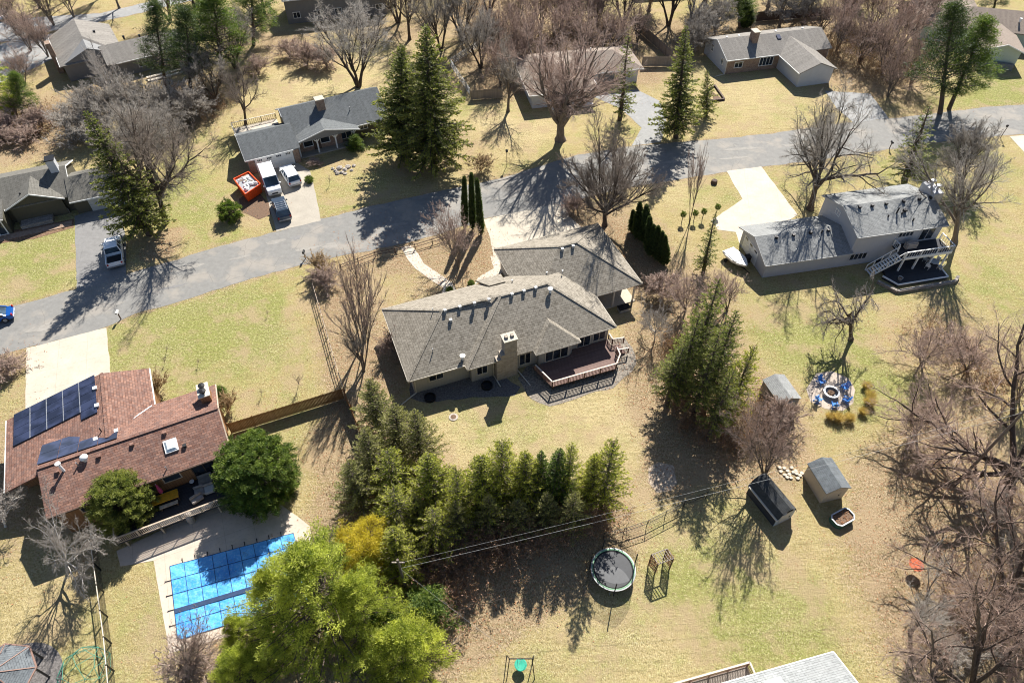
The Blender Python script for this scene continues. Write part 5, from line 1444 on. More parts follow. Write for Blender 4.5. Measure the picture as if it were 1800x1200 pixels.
def arbor():
    P = [at(1146, 974, 2.2), at(1173, 964, 2.2), at(1184, 981, 2.2), at(1157, 991, 2.2)]
    c = sum(P, Vector()) / 4
    t = thing('garden_arbor', 'slatted garden arbor with dry vines, right of the trampoline', 'arbor', (c.x, c.y, 0))
    P = [Vector((p.x - c.x, p.y - c.y, 2.2)) for p in P]
    for p in P: MB().beam((p.x, p.y, 0), p, .09).build('post', M['dark_wood'], t)
    m = MB()
    for i in range(4): m.beam(P[i], P[(i + 1) % 4], .07)
    for i in range(1, 6): m.beam(P[0].lerp(P[1], i / 6) + Z * .06, P[3].lerp(P[2], i / 6) + Z * .06, .05)
    m.build('top_slats', M['grey_wood'], t)
    m = MB()
    for a, b in ((P[0], P[3]), (P[1], P[2])):
        for i in range(1, 7): q = a.lerp(b, i / 7); m.beam((q.x, q.y, .1), (q.x, q.y, 2.15), .035)
        for z in (.4, .8, 1.2, 1.6): m.beam((a.x, a.y, z), (b.x, b.y, z), .035)
    m.build('lattice', M['dark_wood'], t)
    r = random.Random(9); m = MB()
    for i in range(420):
        s = i % 2; a, b = (P[0], P[3]) if s else (P[1], P[2]); q = a.lerp(b, r.random()); z = r.uniform(.6, 2.3)
        p = Vector((q.x + r.uniform(-.16, .16), q.y + r.uniform(-.16, .16), z)); d = Vector((r.uniform(-1, 1), r.uniform(-1, 1), r.uniform(-1, 1))) * .16
        m.beam(p, p + d, .02)
    m.build('vines', M['leaf_rust'], t)
arbor()

# fire pit with chairs
def fire_pit():
    c = at(1461, 690, .3)
    t = thing('fire_pit', 'round steel fire pit ringed by blue chairs', 'fire pit', (c.x, c.y, 0))
    MB().lathe([(.78, 0), (.84, .5), (.66, .5), (.62, .1), (0, .1)], 24).build('bowl', M['grey_metal'], t, smooth=False)
    m = MB(); r = random.Random(1)
    for i in range(26):
        a = r.uniform(0, 6.28); d = r.uniform(0, .4); m.rbox((d * cos(a), d * sin(a), .16 + r.uniform(0, .12)), (.35, .08, .08), r.uniform(0, 3), r.uniform(-.3, .3))
    m.build('firewood', M['soil'], t)
    W = [(1444, 671, 'by the outer edge of the patio farthest from the grasses'), (1484, 681, 'nearest the uppermost straw grass clump'), (1439, 701, 'facing the brush pile side, lower left of the pit'), (1467, 711, 'between the pit and the lowest grass clumps'), (1486, 702, 'lower right of the pit, beside another blue chair')]
    for (px, py, lab) in W:
        q = at(px, py, .3); a = atan2(c.y - q.y, c.x - q.x)
        h = thing('garden_chair', 'blue slatted fire pit chair, ' + lab, 'chair', (q.x, q.y, .02), a, 'chairs round the fire pit'); h.scale = (.82, .82, .9)
        m = MB()
        for i in range(5): m.rbox((-.22 + i * .11, 0, .3 + i * .018), (.095, .52, .025))
        m.build('seat', M['blue_chair'], h)
        m = MB()
        for i in range(5):
            y = (i - 2) * .115; hh = .82 - abs(i - 2) * .06
            m.extr([(-.26, y - .05, .3), (-.26, y + .05, .3), (-.26 - hh * .42, y * 1.25 + .055, .3 + hh), (-.26 - hh * .42, y * 1.25 - .055, .3 + hh)], (-.025, 0, 0))
        m.build('backrest', M['blue_chair'], h)
        for s in (-1, 1):
            MB().box(-.42, s * .33 - .06, .52, .34, s * .33 + .06, .55).build('armrest', M['blue_chair'], h)
            m = MB(); m.beam((.27, s * .3, 0), (.27, s * .3, .52), .06); m.build('leg', M['blue_chair'], h)
            m = MB(); m.beam((.3, s * .27, .32), (-.6, s * .27, .04), .05, .1); m.build('leg', M['blue_chair'], h)
fire_pit()

def pool():
    P = [at(299, 995), at(313, 1125), at(545, 1052), at(516, 937)]
    P = [Vector((p.x, p.y, .06)) for p in P]
    t = thing('pool_cover', 'bright blue swimming pool safety cover with dark straps', 'pool cover', (0, 0, 0))
    nt = NT('pool_cover'); n = nt.noise(nt.pos(), .7, 4, .6)
    n2 = nt.noise(nt.pos(), 5, 4, .7)
    col = nt.mix(nt.ramp(n, [(.35, 0.0), (.7, 1.0)]), (.03, .25, .66), (.11, .42, .78))
    col = nt.mix(nt.ramp(n2, [(.5, 0.0), (.75, .35)]), col, (.5, .7, .85))
    n3 = nt.noise(nt.pos(), 1.7, 5, .75)
    col = nt.mix(nt.ramp(n3, [(.57, 0.0), (.7, .55)]), col, (.10, .16, .17))
    nt.base(col, .42, 0, .6); nt.bump(n, .5, .3)
    m = MB(); G_ = 12
    V = []; 
    for i in range(G_ + 1):
        for j in range(G_ + 1):
            q = P[0].lerp(P[1], j / G_).lerp(P[3].lerp(P[2], j / G_), i / G_); V.append((q.x, q.y, q.z - .03 * sin(pi * i / G_) * sin(pi * j / G_) + .022 * ((i + j) % 2)))
    m.add(V, [(i * (G_ + 1) + j, i * (G_ + 1) + j + 1, (i + 1) * (G_ + 1) + j + 1, (i + 1) * (G_ + 1) + j) for i in range(G_) for j in range(G_)])
    m.build('cover', nt.m, t)
    s = MB()
    def L_(a, b): s.beam(a + Z * .02, b + Z * .02, .04, .015)
    for i in range(1, 5): f = i / 5; L_(P[0].lerp(P[1], f) , P[3].lerp(P[2], f))
    for i in range(1, 9): f = i / 9; L_(P[0].lerp(P[3], f), P[1].lerp(P[2], f))
    for i in range(4): L_(P[i], P[(i + 1) % 4])
    s.build('straps', plain('strap', (.02, .06, .16), .7), t)
    m = MB(); q = [P[0].lerp(P[1], .60), P[0].lerp(P[1], .66), P[3].lerp(P[2], .66), P[3].lerp(P[2], .60)]
    m.extr([p + Z * .035 for p in q], (0, 0, .012)); m.build('drain_panel', plain('drain_mesh', (.025, .05, .11), .8), t)
    for i in range(1, 10):
        for a, b, d in ((P[0], P[3], -1),):
            q = a.lerp(b, i / 10); dd = (P[0] - P[1]).normalized()
            m = MB(); m.beam(q, q + dd * .4, .06, .015); m.tube([q + dd * .4, q + dd * .4 + Z * .05], .05, 6); m.build('anchor', M['dark_metal'], t)
    for i in range(1, 5):
        q = P[0].lerp(P[1], i / 5); dd = (P[0] - P[3]).normalized(); m = MB(); m.beam(q, q + dd * .5, .06, .015); m.tube([q + dd * .5, q + dd * .5 + Z * .05], .05, 6); m.build('anchor', M['dark_metal'], t)
    c = at(338, 916, 0); g = thing('covered_heater', 'upright pale covered patio heater below the raised deck', 'patio heater', (c.x, c.y, 0)); MB().lathe([(.35, 0), (.38, .9), (.3, 1.35), (.12, 1.5), (0, 1.5)], 12).build('cover', M['furniture'], g)
pool()

# ------------------------------------------------------------------ fences and walls
def board_fence(name, label, A_, B_, h=1.8, mat=None, w=.14, post=2.4):
    a, b = at(*A_), at(*B_)
    L_ = (b - a).length; ang = atan2(b.y - a.y, b.x - a.x)
    t = thing(name, label, 'fence', a, ang)
    m = MB(); r = random.Random(int(L_ * 10)); n = int(L_ / w)
    for i in range(n):
        x = i * w; hh = h + r.uniform(-.02, .02); m.box(x, -.012, .05, x + w - .012, .012, hh - .06); 
        m.add([(x, -.012, hh - .06), (x + w - .012, -.012, hh - .06), (x + w / 2, -.012, hh), (x, .012, hh - .06), (x + w - .012, .012, hh - .06), (x + w / 2, .012, hh)], [(0, 1, 2), (5, 4, 3), (0, 2, 5, 3), (1, 4, 5, 2)])
    m.build('boards', mat or M['fence_wood'], t)
    m = MB()
    for z in (.35, h - .35): m.box(0, .014, z, L_, .06, z + .09)
    m.build('rail', mat or M['fence_wood'], t)
    for i in range(int(L_ / post) + 1): MB().box(min(i * post, L_ - .05) - .05, .062, 0, min(i * post, L_ - .05) + .05, .16, h).build('post', mat or M['fence_wood'], t)
    return t
def open_fence(name, label, pix, h, mat, step, rails, post_r=.04, topmat=None, mesh=None, group=None):
    pts = [at(*p) for p in pix]
    t = thing(name, label, 'fence', pts[0])
    o = pts[0]; m = MB()
    for a, b in zip(pts[:-1], pts[1:]):
        L_ = (b - a).length; n = max(1, int(round(L_ / step)))
        for i in range(n + (1 if b is pts[-1] else 0)):
            p = a.lerp(b, i / n) - o
            MB().beam((p.x, p.y, 0), (p.x, p.y, h + .05), post_r * 2).build('post', mat, t)
        for z in rails: m.beam(a - o + Z * z, b - o + Z * z, post_r * 1.1, post_r * 1.4)
    m.build('rail', topmat or mat, t)
    if mesh:
        m = MB()
        for a, b in zip(pts[:-1], pts[1:]):
            a2, b2 = a - o, b - o; L_ = (b - a).length; n = int(L_ / mesh); d = (b2 - a2) / L_
            for i in range(n):
                p = a2 + d * (i * mesh)
                m.beam(p + Z * .05, p + Z * h, .014)
            for q in range(int(h / .3)): m.beam(a2 + Z * (.1 + q * .3), b2 + Z * (.1 + q * .3), .012)
        m.build('wire_mesh', mat, t)
    return t
board_fence('privacy_fence', 'redbrown board fence running from the pool house to the cedar grove', (408, 762), (607, 700), 1.75)
board_fence('privacy_fence', 'redbrown board fence returning down beside the cedar grove', (607, 700), (648, 800), 1.75)
open_fence('rail_fence', 'black post and rail fence along the green lawn, running to the board fence', [(552, 508), (570, 570), (590, 640), (608, 698)], 1.25, M['dark_wood'], 2.4, (.45, .85, 1.2), .045, M['rail_wood'])
open_fence('rail_fence', 'low split rail fence along the roadside shrubs in front of the beige house', [(600, 474), (660, 452), (730, 438), (790, 420)], .9, M['dark_wood'], 2.6, (.4, .8), .05)
open_fence('chain_fence', 'tall wire fence with pale top rail running down beside the pool terrace', [(172, 965), (183, 1040), (196, 1130), (206, 1230)], 1.5, M['dark_metal'], 2.6, (1.5,), .05, M['cream'], .12)
open_fence('chain_fence', 'black wire fence between the dark cedar row and the trampoline lawn', [(1060, 948), (1095, 940), (1136, 926), (1200, 893), (1240, 876)], 1.3, M['dark_metal'], 2.4, (1.3, .65), .03, None, .16)
board_fence('privacy_fence', 'weathered grey fence running away behind the tan house', (1180, 108), (1118, 52), 1.9, M['grey_wood'])
board_fence('privacy_fence', 'weathered grey fence between the two tall spruces and the tan house', (1128, 118), (1192, 117), 1.9, M['grey_wood'])
board_fence('privacy_fence', 'short weathered fence below the leaning maple, left of the tan house', (828, 176), (884, 172), 1.7, M['grey_wood'])
open_fence('slat_fence', 'grey slat fence corner among bare trees right of the giant spruce', [(826, 170), (792, 118), (820, 100), (840, 88)], 1.5, M['grey_metal'], 2.0, (.4, .7, 1.0, 1.3, 1.5), .04)
open_fence('slat_fence', 'long dark fence along the brush at the left edge above the olive house', [(-20, 262), (40, 244), (95, 226)], .9, M['dark_wood'], 3.0, (.4, .8), .06)
board_fence('privacy_fence', 'far brown fence behind the brick house by the top edge', (1330, 38), (1460, 28), 1.8, M['dark_wood'])

# ------------------------------------------------------------------ poles, wires, play things, small items
M['wire'] = plain('wire', (.36, .36, .35), .6)
def poles():
    b = at(717, 1047); h = 7.2
    t = thing('utility_pole', 'grey wooden utility pole among the conifers near the bottom', 'pole', b)
    MB().tube([(0, 0, 0), (0, 0, h)], .14, 10, .1).build('pole', M['bark_grey'], t)
    MB().beam((-.5, 0, h - .5), (.5, 0, h - .5), .1).build('cross_arm', M['grey_wood'], t)
    e = at(1676, 855); he = height_for(e, 708)
    t2 = thing('utility_pole', 'dark utility pole among the branches of the gnarled giant, right side', 'pole', (e.x, e.y, 0))
    MB().tube([(0, 0, 0), (0, 0, he)], .14, 10, .1).build('pole', M['bark_grey'], t2)
    MB().beam((-.5, 0, he - .4), (.5, 0, he - .4), .1).build('cross_arm', M['grey_wood'], t2)
    def wire(a, b, sag, lab, r=.006):
        a, b = Vector(a), Vector(b); pts = []
        for i in range(25):
            s = i / 24; p = a.lerp(b, s); p.z -= sag * 4 * s * (1 - s); pts.append(p)
        tag(MB().tube(pts, r, 5).build('overhead_wire', M['wire']), lab, 'wire')
    top = Vector((b.x, b.y, h)); te = Vector((e.x, e.y, he))
    f = at(1800, 548, he - 1)
    wire(top + Vector((.4, 0, -.45)), te + Vector((-.4, 0, -.4)), .5, 'upper overhead wire crossing above the cedars and the black wire fence')
    wire(top + Vector((0, 0, -1.6)), te + Vector((0, 0, -1.3)), .6, 'lower thicker overhead wire crossing above the cedars and the black wire fence', .009)
    wire(te, f, .15, 'bright wire rising from the right hand pole to the right edge', .012)
    s = at(825, 1090, 4.0); s2 = at(915, 1160, 2.5)
    wire(top + Vector((0, 0, -1.6)), s2, .2, 'service wire dropping from the pole towards the swing frame')
poles()
def swing():
    c = at(915, 1172); t = thing('swing_frame', 'dark swing frame with green disc seat at the bottom edge', 'swing', c, 0)
    m = MB(); P = [(-.9, 1.0, 0), (.9, 1.0, 0), (.9, -1.2, 0), (-.9, -1.2, 0)]
    for (x, y) in ((-1.1, .9), (1.1, .9), (-1.1, -.9), (1.1, -.9)): m.tube([(x, y, 0), (x * .8, 0, 2.1)], .04, 6)
    m.tube([(-.95, 0, 2.1), (.95, 0, 2.1)], .045, 6); m.build('frame', M['dark_metal'], t)
    m = MB(); m.lathe([(0, .6), (.45, .62), (.5, .66), (.45, .68), (0, .66)], 16); m.build('seat', plain('swing_green', (.02, .30, .2), .5), t)
    m = MB()
    for a in (0, 2.1, 4.2): m.tube([(.45 * cos(a), .45 * sin(a), .66), (0, 0, 2.08)], .012, 4)
    m.build('ropes', M['white_metal'], t)
    c = at(150, 1180); t = thing('climbing_dome', 'thin green geodesic climbing dome at the bottom edge by the wire fence', 'climbing frame', c)
    R = 2.0; rings = [[(R * cos(a) * cos(2 * pi * (i + .5 * q) / 8), R * cos(a) * sin(2 * pi * (i + .5 * q) / 8), R * .75 * sin(a)) for i in range(8)] for q, a in enumerate((0, .45, .9))]
    m = MB()
    for q in range(3):
        for i in range(8):
            m.tube([rings[q][i], rings[q][(i + 1) % 8]], .022, 5)
            if q < 2: m.tube([rings[q][i], rings[q + 1][i]], .022, 5); m.tube([rings[q][(i + 1) % 8], rings[q + 1][i]], .022, 5)
            elif i % 2 == 0: m.tube([rings[2][i], (0, 0, R * .78)], .022, 5)
    m.build('frame', plain('dome_green', (.05, .22, .16), .5), t)
    c = at(1611, 992, 1.0); t = thing('saucer_swing', 'orange saucer swing hanging under the bare trees, lower right', 'swing', (c.x, c.y, 0))
    MB().lathe([(0, .86), (.5, .9), (.62, 1.0), (.5, .98), (0, .93)], 18).build('seat', plain('saucer_orange', (.38, .085, .035), .7, var=.45, scale=4), t)
    m = MB(); m.tube([(.4, 0, 1), (.1, .05, 6.5)], .012, 4); m.tube([(-.4, 0, 1), (.1, .05, 6.5)], .012, 4); m.build('ropes', M['white_metal'], t)
    for (px, py, lab) in ((213, 561, 'white mailbox on a post where the pale driveway meets the road'), (537, 455, 'dark mailbox on a post by the roadside shrubs'), (1563, 262, 'dark mailbox on a post near the tall spruce, right')):
        c = at(px, py); t = thing('mailbox', lab, 'mailbox', c); MB().box(-.05, -.05, 0, .05, .05, 1.05).build('post', M['dark_wood'], t)
        m = MB(); m.box(-.12, -.28, 1.05, .12, .28, 1.22); m.tube([(0, -.28, 1.22), (0, .28, 1.22)], .12, 10); m.build('box', M['white_metal'] if px == 213 else M['dark_metal'], t)
    c = at(891, 292); t = thing('lamp_post', 'slender black lamp post on the dry lawn left of the vase shaped maple', 'lamp post', c)
    MB().tube([(0, 0, 0), (0, 0, 2.3)], .045, 8).build('post', M['black'], t); MB().lathe([(.05, 2.3), (.16, 2.38), (.2, 2.65), (.24, 2.68), (.0, 2.85)], 8).build('lamp_head', M['black'], t)
    c = at(1758, 243); t = thing('lamp_post', 'short dark lamp post leaning by the road at the right edge', 'lamp post', c); MB().tube([(0, 0, 0), (.1, 0, 1.9)], .05, 8).build('post', M['dark_wood'], t); MB().lathe([(.05, 1.9), (.16, 2.0), (.2, 2.2), (0, 2.35)], 8).build('lamp_head', M['black'], t)
    r = random.Random(8)
    i = 0
    for (px, py) in [(1372, 829), (1378, 823), (1384, 828), (1391, 822), (1379, 835), (1387, 834), (1394, 830), (1400, 833), (1383, 839), (1390, 840), (1398, 828), (1406, 836), (1402, 841), (1409, 832), (1370, 822)]:
        m = MB(); a = r.uniform(0, 3); m.prism([(r.uniform(.85, 1.1) * .2 * cos(a + 2 * pi * q / 6), r.uniform(.85, 1.1) * .17 * sin(a + 2 * pi * q / 6)) for q in range(6)], 0, .14)
        o = m.build('stepping_stone', M['concrete_pale']); o.location = at(px, py); tag(o, 'pale stepping stone between the two sheds', 'stone', 'stones between the sheds')
    for (px, py, s) in [(597, 296, .5), (606, 299, .4), (590, 301, .35), (612, 294, .45), (601, 304, .35), (618, 300, .3), (585, 297, .3), (593, 305, .4), (622, 292, .35), (607, 306, .3)]:
        m = MB(); m.lathe([(s, 0), (s * .9, s * .4), (s * .4, s * .7), (0, s * .72)], 7); o = m.build('boulder', M['rock']); 
        for v in o.data.vertices: v.co *= r.uniform(.85, 1.15)
        o.location = at(px, py); tag(o, 'boulder in the rock bed before the porch house', 'rock', 'boulders of the rock bed')
    c = at(797, 733); t = thing('tree_stump', 'dark round stump with pale rim on the lawn behind the beige house', 'stump', c)
    MB().lathe([(.5, 0), (.48, .06), (.3, .07), (0, .05)], 14).build('stump', M['rock'], t); MB().lathe([(.3, .075), (0, .08)], 12).build('hollow', M['soil'], t)
    c = at(1697, 889); t = thing('manhole', 'small dark round lid lying on the grass under the big right hand tree', 'lid', c); MB().lathe([(0, .06), (.22, .05), (.24, 0)], 12).build('lid', M['dark_metal'], t)
    c = at(1255, 322); t = thing('stump_planter', 'dark stump with mulch on the dry lawn by the pale forked driveway', 'stump', c); MB().lathe([(.5, 0), (.4, .5), (.25, .55), (0, .5)], 9).build('stump', M['dark_wood'], t)
    for (px, py, lab) in ((738, 704, 'dark window well box against the beige wall, by the corner'), (838, 683, 'dark window well box against the beige wall, by the brick chimney')):
        c = at(px + 18, py - 4); t = thing('window_well', lab, 'window well', c, radians(20.9))
        m = MB(); m.lathe([(.62, 0), (.62, .3), (.55, .3), (.55, .0)], 18); m.build('rim', M['dark_metal'], t); MB().prism([(.55 * cos(q * .35), .55 * sin(q * .35)) for q in range(18)], .02, .05).build('floor', M['black'], t)
    c = at(1100, 520, .4); t = thing('storage_chest', 'low grey chest under the corner porch of the beige house', 'chest', at(1096, 545), radians(21)); MB().box(-.7, -.4, 0, .7, .4, .5).build('body', M['grey_metal'], t, .03); MB().box(-.73, -.43, .5, .73, .43, .58).build('lid', M['dark_metal'], t)
swing()

# ------------------------------------------------------------------ trees: generators
def fast_mesh(name, V, Q, mat, tint=None, smooth=False):
    me = bpy.data.meshes.new(name)
    V = np.asarray(V, np.float32); Q = np.asarray(Q, np.int32)
    me.vertices.add(len(V)); me.vertices.foreach_set("co", V.ravel())
    me.loops.add(Q.size); me.loops.foreach_set("vertex_index", Q.ravel())
    kk = Q.shape[1]
    me.polygons.add(len(Q)); me.polygons.foreach_set("loop_start", np.arange(0, Q.size, kk, dtype=np.int32)); me.polygons.foreach_set("loop_total", np.full(len(Q), kk, np.int32))
    if smooth: me.polygons.foreach_set("use_smooth", np.ones(len(Q), bool))
    me.update(calc_edges=True)
    if tint is not None:
        a = me.attributes.new("tint", 'FLOAT', 'POINT'); a.data.foreach_set("value", np.asarray(tint, np.float32))
    me.materials.append(mat)
    return me
def norm(v): return v / np.maximum(np.linalg.norm(v, axis=-1, keepdims=True), 1e-9)
def tubes(P, R, S=3):
    """P (N,K,3), R (N,K) -> verts, quads"""
    N, K, _ = P.shape
    d = norm(P[:, -1] - P[:, 0])
    ref = np.where(np.abs(d[:, 2:3]) > .9, np.array([[1., 0, 0]]), np.array([[0, 0, 1.]]))
    a = norm(np.cross(d, ref)); b = np.cross(d, a)
    th = np.arange(S) * 2 * pi / S
    off = a[:, None, :] * np.cos(th)[None, :, None] + b[:, None, :] * np.sin(th)[None, :, None]
    V = P[:, :, None, :] + off[:, None, :, :] * R[:, :, None, None]
    V = V.reshape(-1, 3)
    n = np.arange(N)[:, None, None] * K * S; kx = np.arange(K - 1)[None, :, None] * S; s = np.arange(S)[None, None, :]; s2 = (s + 1) % S
    Q = np.stack([n + kx + s, n + kx + s2, n + kx + S + s2, n + kx + S + s], -1).reshape(-1, 4)
    return V, Q
def grow(rng, start, dirs, length, rad, K, wob, up, taper=.35):
    """polylines with wander; returns P (N,K+1,3), R (N,K+1)"""
    N = len(start); P = np.zeros((N, K + 1, 3)); P[:, 0] = start; d = norm(dirs)
    for i in range(K):
        d = norm(d + rng.normal(0, wob, (N, 3)) + np.array([0, 0, up]))
        P[:, i + 1] = P[:, i] + d * (length / K)[:, None]
    t = np.linspace(0, 1, K + 1)[None, :]
    R = rad[:, None] * (1 - (1 - taper) * t)
    return P, R
def spawn(rng, P, R, nch, tmin, tmax, ang, angsd, ratio, length, rr, lenfall=.5, tend=True):
    N, K1, _ = P.shape
    t = tmin + (tmax - tmin) * (np.arange(nch)[None, :] + rng.random((N, nch))) / nch
    if tend: t[:, -1] = 1.0
    f = t * (K1 - 1); i = np.minimum(f.astype(int), K1 - 2); fr = (f - i)[..., None]
    n = np.arange(N)[:, None]
    pos = P[n, i] * (1 - fr) + P[n, i + 1] * fr
    tan_ = norm(P[n, i + 1] - P[n, i])
    r = R[n, i] * (1 - fr[..., 0]) + R[n, i + 1] * fr[..., 0]
    ref = np.where(np.abs(tan_[..., 2:3]) > .9, np.array([1., 0, 0]), np.array([0, 0, 1.]))
    a = norm(np.cross(tan_, ref)); b = np.cross(tan_, a)
    az = rng.random((N, 1)) * 6.28 + np.arange(nch)[None, :] * 2.4 + rng.normal(0, .4, (N, nch))
    an = np.clip(rng.normal(ang, angsd, (N, nch)), .05, 1.9)
    if tend: an[:, -1] *= .4
    d = tan_ * np.cos(an)[..., None] + (a * np.cos(az)[..., None] + b * np.sin(az)[..., None]) * np.sin(an)[..., None]
    L = length[:, None] * ratio * (1 - lenfall * (t - tmin) / max(1e-6, tmax - tmin)) * rng.uniform(.7, 1.2, (N, nch))
    return pos.reshape(-1, 3), d.reshape(-1, 3), L.ravel(), np.minimum(r * rr, rad_cap(r)).ravel()
def rad_cap(r): return r * .85

def bare_tree(seed, H, trunk_h=.22, stems=1, r0=.3, limbs=7, limb_ang=.55, limb_len=.62, spread=1.0, up=.05, wob=.12, lev=(6, 6, 5, 4), twig_r=.0095, dense=1.0, bend=0.0, angs=(.65, .7, .75, .8), twist=.0):
    """returns (V, Q) of trunk + limbs and (V, Q) of all thinner wood, for a leafless tree of height about H"""
    rng = np.random.default_rng(seed)
    n0 = stems
    az = rng.random() * 6.28 + np.arange(n0) * 6.28 / max(1, n0)
    lean = .0 if n0 == 1 else .28
    d0 = np.stack([np.cos(az) * lean + bend, np.sin(az) * lean, np.ones(n0)], 1)
    L0 = np.full(n0, H * (trunk_h if n0 == 1 else .45)) * rng.uniform(.85, 1.1, n0)
    P0, R0 = grow(rng, np.zeros((n0, 3)) + np.stack([np.cos(az), np.sin(az), az * 0], 1) * (0 if n0 == 1 else r0 * .6), d0, L0, np.full(n0, r0), 5, wob * .5, .03, .75 if n0 == 1 else .6)
    R0[:, 0] *= 1.45; 
    out_thick = [tubes(P0, R0, 8)]
    p, d, L, r = spawn(rng, P0, R0, limbs, .55 if n0 == 1 else .3, 1.0, limb_ang, .16, 1, np.full(n0, H * limb_len), .62, .35)
    P1, R1 = grow(rng, p, d, L, r, 7, wob, up, .3)
    out_thick.append(tubes(P1, R1, 6))
    P, R, Ls = P1, R1, L
    thin = []
    ratio = (.55, .52, .55, .7)
    for q, nch in enumerate(lev):
        nch = max(2, int(round(nch * (dense if q >= 1 else 1))))
        p, d, L, r = spawn(rng, P, R, nch, .22 if q == 0 else .12, 1.0, angs[q] * spread, .32, ratio[q], Ls, .62, .45)
        K = (5, 4, 3, 2)[q]; S = (5, 4, 3, 3)[q]
        r = np.maximum(r, twig_r * (2.8, 1.9, 1.3, 1.0)[q])
        if q == 3: r = np.full_like(r, twig_r)
        P, R = grow(rng, p, d, L, r, K, wob * (1.1, 1.1, .9, .7)[q] + twist * .3, up * (.8, .6, .5, .4)[q], .4)
        Ls = L
        (thin if q >= 1 else out_thick).append(tubes(P, R, S))
    def cat(lst):
        V, Q, n = [], [], 0
        for v, f in lst: V.append(v); Q.append(f + n); n += len(v)
        return np.concatenate(V), np.concatenate(Q)
    return cat(out_thick), cat(thin)

def blades(C, D, Lg, W, rng, flat=None):
    """rhombus blades: centre-root C, direction D, length, width"""
    D = norm(D); ref = rng.normal(0, 1, D.shape) if flat is None else flat
    s = norm(np.cross(D, ref)) * (W / 2)[:, None]
    V = np.stack([C, C + D * (Lg * .45)[:, None] + s, C + D * Lg[:, None], C + D * (Lg * .45)[:, None] - s], 1).reshape(-1, 3)
    Q = np.arange(len(C) * 4).reshape(-1, 4)
    return V, Q
def spruce(seed, H=14, R=3.4, whorls=34, per=7, droop=-.25, dens=11, bl=.42, bw=.13, base=.08, gap=.12, power=.85, thin_top=1.0):
    rng = np.random.default_rng(seed)
    K = 8; tz = np.linspace(0, 1, K + 1)
    P0 = np.zeros((1, K + 1, 3)); P0[0, :, 2] = tz * H; P0[0, :, :2] += rng.normal(0, .04, (K + 1, 2)); R0 = (.02 * H * (1 - tz) + .02)[None]
    trunk = tubes(P0, R0, 8)
    n = whorls * per
    z = base + (1 - base) * (np.arange(n) + rng.random(n)) / n
    keep = rng.random(n) > gap; z = z[keep]; n = len(z)
    az = np.arange(n) * 2.4 + rng.normal(0, .35, n)
    L = R * np.clip((1 - z), 0, 1) ** power * rng.uniform(.68, 1.15, n) * np.clip((z - base) / .12 + .55, 0, 1) + .15
    sl = droop + .75 * z ** 2 + rng.normal(0, .06, n)
    d = np.stack([np.cos(az), np.sin(az), sl], 1)
    start = np.stack([np.zeros(n), np.zeros(n), z * H], 1)
    P1, R1 = grow(rng, start, d, L, .012 * H * (1 - z) * .35 + .02, 4, .05, .06, .3)
    br = tubes(P1, R1, 3)
    # sprigs along branches
    cnt = np.maximum(3, (L * dens)).astype(int)
    idx = np.repeat(np.arange(n), cnt)
    t = rng.random(len(idx)) ** .75 * .97 + .03
    f = t * 4; i = np.minimum(f.astype(int), 3); fr = (f - i)[:, None]
    C = P1[idx, i] * (1 - fr) + P1[idx, i + 1] * fr
    tn = norm(P1[idx, i + 1] - P1[idx, i])
    side = norm(np.cross(tn, np.array([0, 0, 1.]))) * np.where(rng.random(len(idx)) > .5, 1, -1)[:, None]
    D = tn * rng.uniform(.35, 1.0, (len(idx), 1)) + side * rng.uniform(.2, 1.0, (len(idx), 1)) + np.array([0, 0, 1.]) * rng.normal(-.08, .3, (len(idx), 1))
    ln = (bl * (1.15 - .6 * t)) * (L[idx] / R + .45) * rng.uniform(.6, 1.3, len(idx))
    V1, Q1 = blades(C, D, ln, np.full(len(idx), bw) * rng.uniform(.7, 1.3, len(idx)), rng)
    # second, finer set off the first blades' middles
    C2 = C + norm(D) * (ln * .5)[:, None]; D2 = D + rng.normal(0, .7, D.shape)
    V2, Q2 = blades(C2, D2, ln * .7, np.full(len(idx), bw * .8), rng)
    V = np.concatenate([V1, V2]); Q = np.concatenate([Q1, Q2 + len(V1)])
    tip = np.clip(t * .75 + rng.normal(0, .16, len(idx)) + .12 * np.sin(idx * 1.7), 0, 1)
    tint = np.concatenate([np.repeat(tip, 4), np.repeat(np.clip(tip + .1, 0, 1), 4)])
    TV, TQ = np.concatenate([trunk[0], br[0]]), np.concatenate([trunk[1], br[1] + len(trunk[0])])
    return (TV, TQ), (V, Q, tint)
